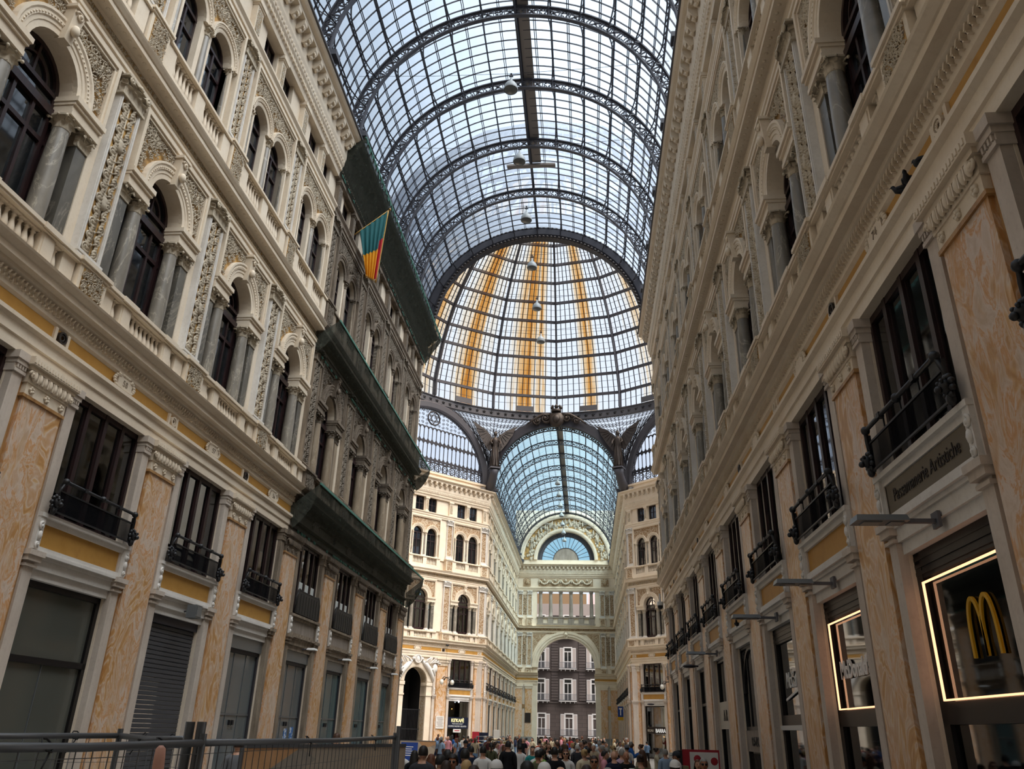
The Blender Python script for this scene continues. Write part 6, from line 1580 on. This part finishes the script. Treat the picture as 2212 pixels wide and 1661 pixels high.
def finger_tubes(m, w, h, pointing=False):
    w, h = Vector(w), Vector(h); d = (h-w).normalized(); sd = d.cross(Vector((0,1,.3)))
    sd.normalize(); n = d.cross(sd)
    for k, (o, L) in enumerate(((-.03,.062),(-.01,.075),(.01,.07),(.03,.055))):
        b = h + d*.03 + sd*o
        if pointing:
            if k == 0: m.tube([b, b+d*.04, b+d*.075, b+d*.096, b+d*.102], [.0115,.0112,.0108,.0095,.004], 10); continue
            else: pts = [b, b+d*.025+n*.02, b+d*.0+n*.045, b-d*.02+n*.035]
        else: pts = [b, b+d*L*.45+n*.006, b+d*L*.8+n*.02, b+d*L+n*.035]
        m.tube(pts, [.0095,.009,.0085,.006], 6)
    b = h - d*.01 - sd*.035; m.tube([b, b-sd*.025+d*.025, b-sd*.03+d*.055], [.012,.011,.007], 6)
def head_mb():
    m = MB(); N, K_ = 16, 12; vs = []
    for j in range(N):
        a = 2*pi*j/N
        for i in range(K_+1):
            t = pi*i/K_; r = sin(t)**.8; z = -cos(t)
            w = .076*(1-.16*max(0,-z)**1.5); d = .096*(1-.1*max(0,-z)); x = w*r*cos(a); y = d*r*sin(a)
            if sin(a) > .3 and z < 0: y += .012*(-z)*sin(a)          # jaw and chin come forward
            if sin(a) < -.2 and z < -.3: y += .03*(-z)               # nape
            vs.append((x, y+.02, 1.645+.118*z))
    m.add(vs, [(j*(K_+1)+i,((j+1) % N)*(K_+1)+i,((j+1) % N)*(K_+1)+i+1,j*(K_+1)+i+1) for j in range(N) for i in range(K_)], True)
    m.tube([(0,.108,1.672),(0,.124,1.645),(0,.13,1.625),(0,.112,1.617)], [.009,.012,.016,.008], 6)
    for s in (-1,1): m.sphere((s*.076,.012,1.64),.026,7,5,(.4,.8,1.25))
    return m
POSES = {}
def pose(akind, lkind='stand'):
    key = (akind, lkind)
    if key in POSES: return POSES[key]
    J = dict(BASE); E = list(EDG); A = arms(akind); G = legs(lkind); seg = []
    for s, a, g in (('l',A[0],G[0]),('r',A[1],G[1])):
        J['sh'+s] = (a['sh'],(.065,.065)); J['el'+s] = (a['el'],(.043,.043)); J['wr'+s] = (a['wr'],(.028,.03)); J['ha'+s] = (a['ha'],(.038,.024))
        J['hip'+s] = (g['hip'],(.1,.1)); J['kn'+s] = (g['kn'],(.064,.064)); J['an'+s] = (g['an'],(.043,.045)); J['to'+s] = (g['to'],(.042,.03))
        E += [('collar','sh'+s),('sh'+s,'el'+s),('el'+s,'wr'+s),('wr'+s,'ha'+s),('pelvis','hip'+s),('hip'+s,'kn'+s),('kn'+s,'an'+s),('an'+s,'to'+s)]
    base = skin_mesh(J, E)
    import bmesh
    bm = bmesh.new(); bm.from_mesh(base)
    for zc in (.965, .985): bmesh.ops.bisect_plane(bm, geom=bm.verts[:]+bm.edges[:]+bm.faces[:], plane_co=(0,0,zc), plane_no=(0,0,1))
    bm.to_mesh(base); bm.free(); base.update()
    segs = [(E_, Vector(J[E_[0]][0]), Vector(J[E_[1]][0])) for E_ in E]
    def near(p):
        best = None
        for e, a, b in segs:
            d = b-a; t = max(0, min(1, (p-a).dot(d)/max(1e-9,d.length_squared))); q = (p-a-d*t).length
            if best is None or q < best[0]: best = (q, e, t)
        return best[1], best[2]
    lab = [near(p.center) for p in base.polygons]
    V = [v.co.copy() for v in base.vertices]; Nn = [v.normal.copy() for v in base.vertices]
    def sub(test, off):
        m = MB(); used = {}; fs = []
        for p, (e, t) in zip(base.polygons, lab):
            if test(e, t, p.center):
                for i in p.vertices: used.setdefault(i, len(used))
                fs.append(tuple(used[i] for i in p.vertices))
        inv = sorted(used, key=used.get); m.add([V[i]+Nn[i]*off for i in inv], fs, True); return m
    TOR = {('pelvis','waist'),('waist','chest'),('chest','collar')}
    def torso(e): return e in TOR or e[0] == 'collar' and e[1] != 'neck' or (e[0] == 'pelvis')
    shirt = lambda e,t,c: (torso(e) and c.z > .965) or (e[0][:2] == 'sh' and t < .75) or (e == ('collar','neck') and t < .25)
    long_ = lambda e,t,c: shirt(e,t,c) or e[0][:2] == 'sh' or (e[0][:2] == 'el' and t < .95)
    leg = lambda e,t,c: ((e[0] == 'pelvis' or e == ('waist','chest')) and c.z < .985) or e[0][:2] in ('hi','kn')
    shoe = lambda e,t,c: e[0][:2] == 'an' or (e[0][:2] == 'kn' and t > .9)
    hm = head_mb(); body = MB(); body.add([tuple(v) for v in V], [tuple(p.vertices) for p in base.polygons], True); body.merge(hm)
    for a in A: finger_tubes(body, a['wr'], a['ha'], akind == 'point' and a is A[1])
    def mesh(mb, nm): return mb.mesh(nm, 'skin_light')
    sk = MB().lathe([(.17,1.0),(.2,.8),(.27,.5),(.3,.35)], 16, sy=.8, cap=False)
    P = {'body':mesh(body,'body'),'shirt':mesh(sub(shirt,.012),'shirt'),'jacket':mesh(sub(long_,.02),'jacket'),'trousers':mesh(sub(leg,.014),'trousers'),'shoes':mesh(sub(shoe,.012),'shoes'),'skirt':mesh(sk,'skirt'),'A':A}
    POSES[key] = P; return P
for n, c in (('light','c99a80'),('tan','a8775c'),('dark','5a3a2c'),('pink','cf9c8a')): plain('skin_'+n, c, .55, .35)
for n, c in (('black','17130f'),('dark_brown','2c1d14'),('brown','4a3020'),('auburn','5d3520'),('blonde','a88a5c'),('grey','8a857e'),('white','c4c0b8')): plain('hair_'+n, c, .6, .4)
CLO = {'white':'d2cfca','black':'17171a','navy':'1c2438','grey':'6a6c70','dark grey':'35363a','olive':'4f5038','lime':'6f9a3c','teal':'2a8a88','orange':'c9542a','pink':'c98a92','cream':'c7b99c','beige':'a8977c','denim':'5f7690','light blue':'8fa3b8','red':'8e2a2c','brown':'54402f','blue':'27599a','camo':'4a4a34','maroon':'4a1f26','lilac':'b498a8','khaki':'7d7458'}
for n, c in CLO.items(): plain('cloth_'+n.replace(' ','_'), c, .85, .2)
HAIR = {}
def hair_mesh(style):
    if style in HAIR: return HAIR[style]
    m = MB(); N, K_ = 16, 9; c = Vector((0,.012,1.655)); rn = random.Random(len(style))
    vs = []
    for j in range(N):
        a = 2*pi*j/N; front = max(0, sin(a))
        lo = .95 if style not in ('long','wavy') else 1.15
        tmax = pi*(.34 + .28*(1-front)**1.0) if True else 0
        if front > .5: tmax = pi*.33
        elif front < .05: tmax = pi*(.62 if style != 'curly' else .66)
        else: tmax = pi*(.5 - .16*front)
        for i in range(K_+1):
            t = tmax*i/K_; k = 1.12 if style != 'curly' else 1.28+.07*sin(j*2.3+i*1.9)
            vs.append((c.x+.079*k*sin(t)**.8*cos(a), c.y+.1*k*sin(t)**.8*sin(a)-.004, c.z+.12*(1.0 if style != 'curly' else 1.12)*cos(t)))
    m.add(vs, [(j*(K_+1)+i,((j+1) % N)*(K_+1)+i,((j+1) % N)*(K_+1)+i+1,j*(K_+1)+i+1) for j in range(N) for i in range(K_)], True)
    if style in ('long','wavy'):
        n, rows = 13, 9; f = []
        for side in (0,1):
            vs = []
            for i in range(n):
                a = pi + pi*i/(n-1)
                for q in range(rows):
                    z = 1.69-.046*q*(1.15 if style == 'long' else 1.0); w = .088+.012*sin(q*.5)+(.012*sin(q*1.7+i) if style == 'wavy' else 0)+.004*q
                    rr = w*(1 if side == 0 else .75); vs.append((rr*cos(a)*1.02, .0+rr*sin(a)*1.15-.008*q*.4, z))
            m.add(vs, [(i*rows+q,(i+1)*rows+q,(i+1)*rows+q+1,i*rows+q+1) for i in range(n-1) for q in range(rows-1)], True)
    if style == 'bun': m.sphere((0,-.1,1.72),.05,9,7)
    if style == 'tail': m.tube([(0,-.1,1.69),(0,-.15,1.66),(0,-.16,1.55),(0,-.14,1.44)], [.03,.035,.03,.01], 7)
    HAIR[style] = m.mesh('hair', 'hair_black'); return HAIR[style]
def cap_parts():
    if 'cap' in HAIR: return HAIR['cap'], HAIR['brim']
    m = MB(); N, K_ = 18, 7; vs = []
    for j in range(N):
        a = 2*pi*j/N
        for i in range(K_+1): t = pi*.5*i/K_; vs.append((.101*sin(t)**.8*cos(a), .012+.124*sin(t)**.8*sin(a), 1.672+.122*cos(t)))
    m.add(vs, [(j*(K_+1)+i,((j+1) % N)*(K_+1)+i,((j+1) % N)*(K_+1)+i+1,j*(K_+1)+i+1) for j in range(N) for i in range(K_)], True); m.sphere((0,.012,1.795),.01,6,4)
    b = MB(); pts = [(.085*cos(a), .05+.15*sin(a)) for a in [pi*i/10 for i in range(11)]]; b.add([(x,y,1.682-.1*max(0,y-.11)) for x,y in pts]+[(x,y,1.672-.1*max(0,y-.11)) for x,y in pts], [tuple(range(11)), tuple(range(21,10,-1))]+[(i,i+1,12+i,11+i) for i in range(10)])
    HAIR['cap'] = m.mesh('cap', 'hair_black'); HAIR['brim'] = b.mesh('brim', 'hair_black'); return HAIR['cap'], HAIR['brim']
def part(nm, me, mat, parent, loc=None):
    o = bpy.data.objects.new(nm, me); COL.objects.link(o); o.parent = parent
    o.material_slots[0].link = 'OBJECT'; o.material_slots[0].material = M_[mat]
    if loc: o.location = loc
    return o
EYE_M = MB().sphere((-.03,.106,1.662),.009,6,4).sphere((.03,.106,1.662),.009,6,4).mesh('eyes', 'hair_black'); BROW = MB().tube([(-.045,.1,1.682),(-.015,.11,1.684)],.005,4).tube([(.015,.11,1.684),(.045,.1,1.682)],.005,4).mesh('eyebrows', 'hair_black')
LIP = MB().tube([(-.024,.108,1.592),(0,.117,1.594),(.024,.108,1.592)],.006,5).mesh('mouth', 'hair_black'); plain('lips', '8a4a42', .5)
SUNG = MB().sphere((-.033,.112,1.66),.03,8,6,(1,.35,.8)).sphere((.033,.112,1.66),.03,8,6,(1,.35,.8)).tube([(-.08,.01,1.665),(-.062,.1,1.668),(.062,.1,1.668),(.08,.01,1.665)],.005,4).mesh('sunglasses', 'hair_black')
PHONE = MB().box(-.04,.04,-.005,.005,-.08,.08).mesh('phone', 'hair_black'); BAG = MB().box(-.15,.15,-.28,-.13,1.0,1.43).box(-.12,.12,-.31,-.28,1.03,1.2).mesh('backpack', 'hair_black'); STRAP = MB().tube([(-.13,.1,1.43),(-.02,.14,1.25),(.15,.1,1.02),(.17,-.06,.98),(.0,-.14,1.2),(-.14,-.08,1.44)],.014,4,True).mesh('strap', 'hair_black')
NP = [0]
def person(x, y, yaw, label, top='white', bottom='denim', hair='short', hc='black', skin='light', pk='stand', lk='stand', h=1.72, jacket=False, cap=None, sun=False, phone=False, bag=None, skirt=False, group=None):
    P = pose(pk, lk); r = empty('person', (x,y,FL), yaw); s = h/1.765; r.scale = (s,s,s); tag(r, label, 'person', group)
    b = part('body', P['body'], 'skin_'+skin, r)
    part('jacket' if jacket else 'shirt', P['jacket' if jacket else 'shirt'], 'cloth_'+top.replace(' ','_'), r)
    if skirt: part('skirt', P['skirt'], 'cloth_'+bottom.replace(' ','_'), r)
    else: part('trousers', P['trousers'], 'cloth_'+bottom.replace(' ','_'), r)
    part('shoes', P['shoes'], 'cloth_black', r)
    if hair != 'bald': part('hair', hair_mesh(hair), 'hair_'+hc, r)
    part('eyes', EYE_M, 'hair_black', r); part('mouth', LIP, 'lips', r)
    if cap:
        a, br = cap_parts(); c = part('cap', a, 'cloth_'+cap.replace(' ','_'), r); part('brim', br, 'cloth_'+cap.replace(' ','_'), c)
    if sun: part('sunglasses', SUNG, 'black_wood', r)
    if bag: part('backpack', BAG, 'cloth_'+bag.replace(' ','_'), r)
    if phone:
        a = P['A'][1]['ha']; o = bpy.data.objects.new('phone', PHONE); COL.objects.link(o); o.location = (x+(a[0]*cos(yaw)-a[1]*sin(yaw))*s, y+(a[0]*sin(yaw)+a[1]*cos(yaw))*s, FL+(a[2]+.09)*s); o.rotation_euler = (0,0,yaw); o.name = 'smartphone'
        tag(o, 'phone held by ' + label, 'phone', 'phones held by the crowd')
    return r
BK, FC, LF, RT = 0., pi, pi/2, -pi/2      # seen from behind, facing us, facing left, facing right
CROWD = [  # px, py of the head top, yaw, label, options
 (868,1610,BK,'bald man in white shirt, leftmost of the crowd',dict(hair='bald',top='white')),
 (896,1620,.2,'woman with long black hair beside the man in white',dict(hair='long',top='black',h=1.66)),
 (915,1610,BK,'tall man with short black hair behind the woman in grey',dict(top='dark grey',h=1.84)),
 (911,1633,FC,'woman in grey holding her phone out, facing us',dict(hair='curly',hc='dark_brown',top='grey',pk='one',phone=True,h=1.62)),
 (932,1628,.1,'woman with wavy auburn hair seen from behind',dict(hair='wavy',hc='auburn',top='brown',h=1.66)),
 (952,1627,-.6,'man with short black hair in pale denim shirt',dict(top='denim',jacket=True)),
 (967,1619,.4,'person with dark curly hair behind the man in sunglasses',dict(hair='curly',hc='black',top='black')),
 (979,1627,FC,'bearded man in sunglasses with curly black hair facing us',dict(hair='curly',hc='black',skin='tan',sun=True,top='black')),
 (964,1642,.3,'woman with straight dark brown hair at the lower frame edge',dict(hair='long',hc='dark_brown',top='brown',h=1.66)),
 (1008,1641,-.2,'person with short grey-blond hair at the lower frame edge',dict(hc='blonde',top='beige',h=1.68)),
 (1024,1648,FC,'dark haired forehead cut by the frame beside the blond head',dict(hair='bun',hc='dark_brown',top='brown')),
 (1005,1617,.1,'tall man with black hair in grey jacket',dict(top='grey',jacket=True,h=1.8)),
 (1018,1609,.5,'man in navy and white jacket left of the white shirt',dict(top='navy',jacket=True)),
 (1044,1611,.1,'man in plain white shirt seen from behind, left of the cap',dict(top='white',bottom='black',h=1.76)),
 (1073,1635,.1,'man in white baseball cap, left one of the two',dict(cap='white',top='white',hair='short',hc='grey')),
 (1061,1602,.2,'person in olive camouflage shirt and black skirt',dict(top='camo',bottom='black',hair='tail')),
 (1071,1600,RT,'woman in white shirt turned right, long dark hair',dict(hair='long',hc='dark_brown',top='white',bottom='cream')),
 (1089,1608,.6,'woman with long auburn hair in pale top',dict(hair='wavy',hc='auburn',top='cream',h=1.66)),
 (1098,1600,.1,'tall person in black coat behind the white haired one',dict(top='black',jacket=True,bottom='black',h=1.84)),
 (1103,1605,LF,'white haired person in long black coat',dict(hc='white',top='black',jacket=True,bottom='black')),
 (1123,1606,.1,'slim person in white shirt with black hair, right of the black coat',dict(top='white',bottom='denim',hair='short')),
 (1139,1645,.1,'large head of black hair at the lower frame edge',dict(hair='curly',top='black',h=1.75)),
 (1006,1596,FC,'officer in dark uniform and cap facing us by the coffee shop',dict(top='navy',jacket=True,bottom='navy',cap='black')),
 (1176,1640,.1,'man in white baseball cap, right one of the two',dict(cap='white',top='white',hc='grey')),
 (1163,1618,.3,'man in olive shirt below the white wrap',dict(top='olive',skin='tan')),
 (1169,1615,-.3,'person in bright lime shirt',dict(top='lime')),
 (1162,1611,.1,'person with white head wrap',dict(cap='white',hair='short',top='white')),
 (1185,1605,FC,'woman in black raising her phone with both arms',dict(hair='long',top='black',pk='up',phone=True,h=1.68)),
 (1198,1613,.1,'broad man in black jacket seen from behind',dict(top='black',jacket=True,bottom='black',h=1.8)),
 (1212,1612,.2,'man in black shirt right behind the black jacket',dict(top='black')),
 (1222,1616,FC,'woman with auburn hair in white shirt and blue skirt',dict(hair='wavy',hc='auburn',top='white',bottom='blue',skirt=True,sun=True,pk='one')),
 (1247,1606,.1,'elderly man in dark grey jacket with white hair',dict(hc='white',top='dark grey',jacket=True,bottom='navy')),
 (1262,1616,.4,'blonde woman in cream coat',dict(hair='bun',hc='blonde',top='cream',jacket=True,bottom='khaki')),
 (1269,1612,.1,'man in charcoal hooded top beside the cream coat',dict(top='dark grey',jacket=True,bottom='black')),
 (1282,1606,FC,'white haired man in beige shirt facing us',dict(hc='white',top='beige',jacket=True)),
 (1305,1621,RT,'person in bright pink shirt turned right',dict(hair='short',top='pink',h=1.66)),
 (1283,1629,FC,'man with glasses in olive jacket facing us',dict(top='olive',jacket=True,hc='dark_brown',sun=True,skin='tan')),
 (1326,1620,.1,'bald man carrying a navy backpack',dict(hair='bald',bag='navy',top='navy')),
 (1343,1616,.2,'person with grey hair in lilac top',dict(hc='grey',top='lilac')),
 (1352,1621,FC,'bald man in black shirt with crossed arms',dict(hair='bald',top='black',pk='crossed',skin='tan')),
 (1354,1606,.2,'person in white top with grey cap, far right crowd',dict(cap='grey',top='white')),
 (1387,1617,.6,'woman with very long brown hair and tan jacket',dict(hair='long',hc='brown',top='beige',jacket=True)),
 (1383,1627,.2,'person with dark hair in patterned dark jacket',dict(hair='bun',hc='dark_brown',top='camo',jacket=True)),
 (1151,1609,FC,'person in turquoise top',dict(top='teal',hc='dark_brown')),
 (1166,1597,.1,'distant person in bright orange top',dict(top='orange')),
 (1265,1598,.2,'distant figure in navy hooded jacket',dict(top='navy',jacket=True,bottom='navy')),
 (1295,1598,.1,'person in light blue shirt, left of the blue pair',dict(top='light blue')),
 (1302,1598,.1,'person in light blue shirt, right of the blue pair',dict(top='light blue',bottom='grey')),
 (1418,1615,RT,'woman in cream outfit looking at her phone by the gift shop',dict(hair='bun',hc='dark_brown',top='cream',bottom='cream',pk='phone',phone=True,h=1.65)),
 (1437,1616,.1,'man in pale denim jacket and jeans by the gift shop',dict(hc='grey',top='light blue',jacket=True,bottom='blue')),
 (1462,1619,LF,'man in grey cap and white shirt with backpack',dict(cap='dark grey',top='white',bag='khaki',skin='tan')),
 (1457,1636,FC,'man in white cap and sunglasses facing us, right of crowd',dict(cap='white',sun=True,skin='dark',top='white')),
 (1519,1635,FC,'grey haired man in sunglasses before the poster stand',dict(hc='grey',sun=True,skin='tan',top='dark grey',pk='one')),
 (1507,1640,FC,'woman with maroon hair beside the man in sunglasses',dict(hair='long',hc='auburn',top='black',h=1.62)),
 (1267,1648,.1,'dark head at the lower frame edge below the charcoal top',dict(hair='short',hc='dark_brown',top='black')),
 (1210,1651,-.3,'balding head at the lower frame edge',dict(hair='bald',top='brown')),
 (1351,1655,.1,'bald head at the lower frame edge below the crossed arms',dict(hair='bald',top='grey')),
 (1313,1654,.1,'grey haired head at the lower frame edge',dict(hc='grey',top='maroon')),
 (1365,1656,.1,'pale grey haired head at the lower right crowd edge',dict(hc='white',top='olive')),
 (517,1594,.1,'dark haired head behind the site fence at left',dict(hc='dark_brown',top='grey',h=1.86)),
 (728,1584,.3,'brown haired head rising above the site fence',dict(hair='curly',hc='brown',sun=False,top='black',h=1.92)),
]
for px, py, yaw, lb, kw in CROWD:
    h = kw.get('h', 1.74); p = at_z(px, py, FL+h*1.005+(.03 if kw.get('cap') else 0))
    if p.y < 3 or p.y > 80:
        p = at_y(px, py, 24 if px < 800 else 75)
    person(p.x, p.y, yaw, lb, **kw)
# the farther crowd
rn = random.Random(21); tops = [k for k in CLO]; cnt = {}
for i in range(96):
    for tr_ in range(40):
        y = 30 + 50*rn.random()**.9; x = -6.4+12.8*rn.random()
        if y > 48 and y < 80 and rn.random() < .35: x = -11+24*rn.random()
        q = proj((x,y,1.7))
        if 930 < q[0] < 1405: break
    while True:
        t = rn.choice(['black','black','navy','grey','dark grey','white','white','beige','brown','denim','olive','red','maroon','light blue','pink','cream','blue','khaki']); hs = rn.choice(['short','short','long','tail','bun','curly','bald']); hc = rn.choice(['black','dark_brown','brown','auburn','blonde','grey']); bt = rn.choice(['denim','black','navy','khaki','grey'])
        zone = [z for lim, z in ((1000,'before coffee shop'),(1100,'before far left wall'),(1165,'below left portal pier'),(1228,'left of street arch centre'),(1290,'right of street arch centre'),(1345,'below right portal pier'),(9999,'near gift shop')) if q[0] < lim][0]
        lb = 'distant person, %s top, %s trousers, %s, %s' % (t, bt, 'bald' if hs == 'bald' else hc.replace('_',' ')+{'long':' long','tail':' tied-back','bun':' tied-up','curly':' curly','short':' short'}[hs]+' hair', zone)
        if lb not in cnt: cnt[lb] = 1; break
    person(x, y, rn.choice([0,.3,-.4,pi,2.6,-2.7,1.4,-1.5]), lb, top=t, bottom=bt, hair=hs, hc=hc, skin=rn.choice(['light','light','tan','dark']), pk=rn.choice(['stand','stand','hip','one','phone','walk']), lk=rn.choice(['stand','stand','walk']), h=1.58+.24*rn.random(), jacket=rn.random() < .4, group='distant crowd')
# somebody close to the lower left raises a finger into the frame
pf_ = at_y(327, 1611, 1.62); sc_ = (pf_.z-FL)/2.083*1.0
P_ = person(0, 0, 0, 'raised pointing fingertip at the lower left, owner below the frame', top='black', pk='point', skin='pink', h=1.765*sc_)
P_.location = (pf_.x-.21*sc_, pf_.y-.175*sc_, FL)
SKY, SUN, SUNROT, EXPO = 0.88, 11.5, (0.3, 0.5, 0.0), 0.4
# ------------------------------------------------------------------ light
w = bpy.data.worlds.new('overcast_sky'); SC.world = w; w.use_nodes = True; nt = w.node_tree; nt.nodes.clear()
bg = nt.nodes.new('ShaderNodeBackground'); wo = nt.nodes.new('ShaderNodeOutputWorld'); nt.links.new(bg.outputs[0], wo.inputs[0])
tc = nt.nodes.new('ShaderNodeTexCoord'); sep = nt.nodes.new('ShaderNodeSeparateXYZ'); nt.links.new(tc.outputs['Generated'], sep.inputs[0])
rp = nt.nodes.new('ShaderNodeValToRGB'); nt.links.new(sep.outputs['Z'], rp.inputs['Fac'])
rp.color_ramp.elements[0].color = (.74,.80,.90,1); rp.color_ramp.elements[1].color = (.81,.9,.99,1)
nt.links.new(rp.outputs['Color'], bg.inputs['Color']); bg.inputs['Strength'].default_value = SKY
sun = bpy.data.lights.new('sun_through_cloud', 'SUN'); sun.energy = SUN; sun.angle = R_(60); sun.color = (1,.955,.9)
so = bpy.data.objects.new('sun_through_cloud', sun); COL.objects.link(so); so.rotation_euler = SUNROT; so.location = (0,0,80)
vs = SC.view_settings; SC.display_settings.display_device = 'sRGB'; vs.view_transform = 'Standard'; vs.look = 'None'; vs.exposure = EXPO; vs.gamma = 1; vs.use_curve_mapping = False
cy = SC.cycles; cy.max_bounces = 5; cy.diffuse_bounces = 3; cy.glossy_bounces = 2; cy.transmission_bounces = 2; cy.transparent_max_bounces = 10; cy.caustics_reflective = False; cy.caustics_refractive = False
cy.use_denoising = True; cy.sample_clamp_indirect = 4; cy.use_adaptive_sampling = True; cy.adaptive_threshold = .03
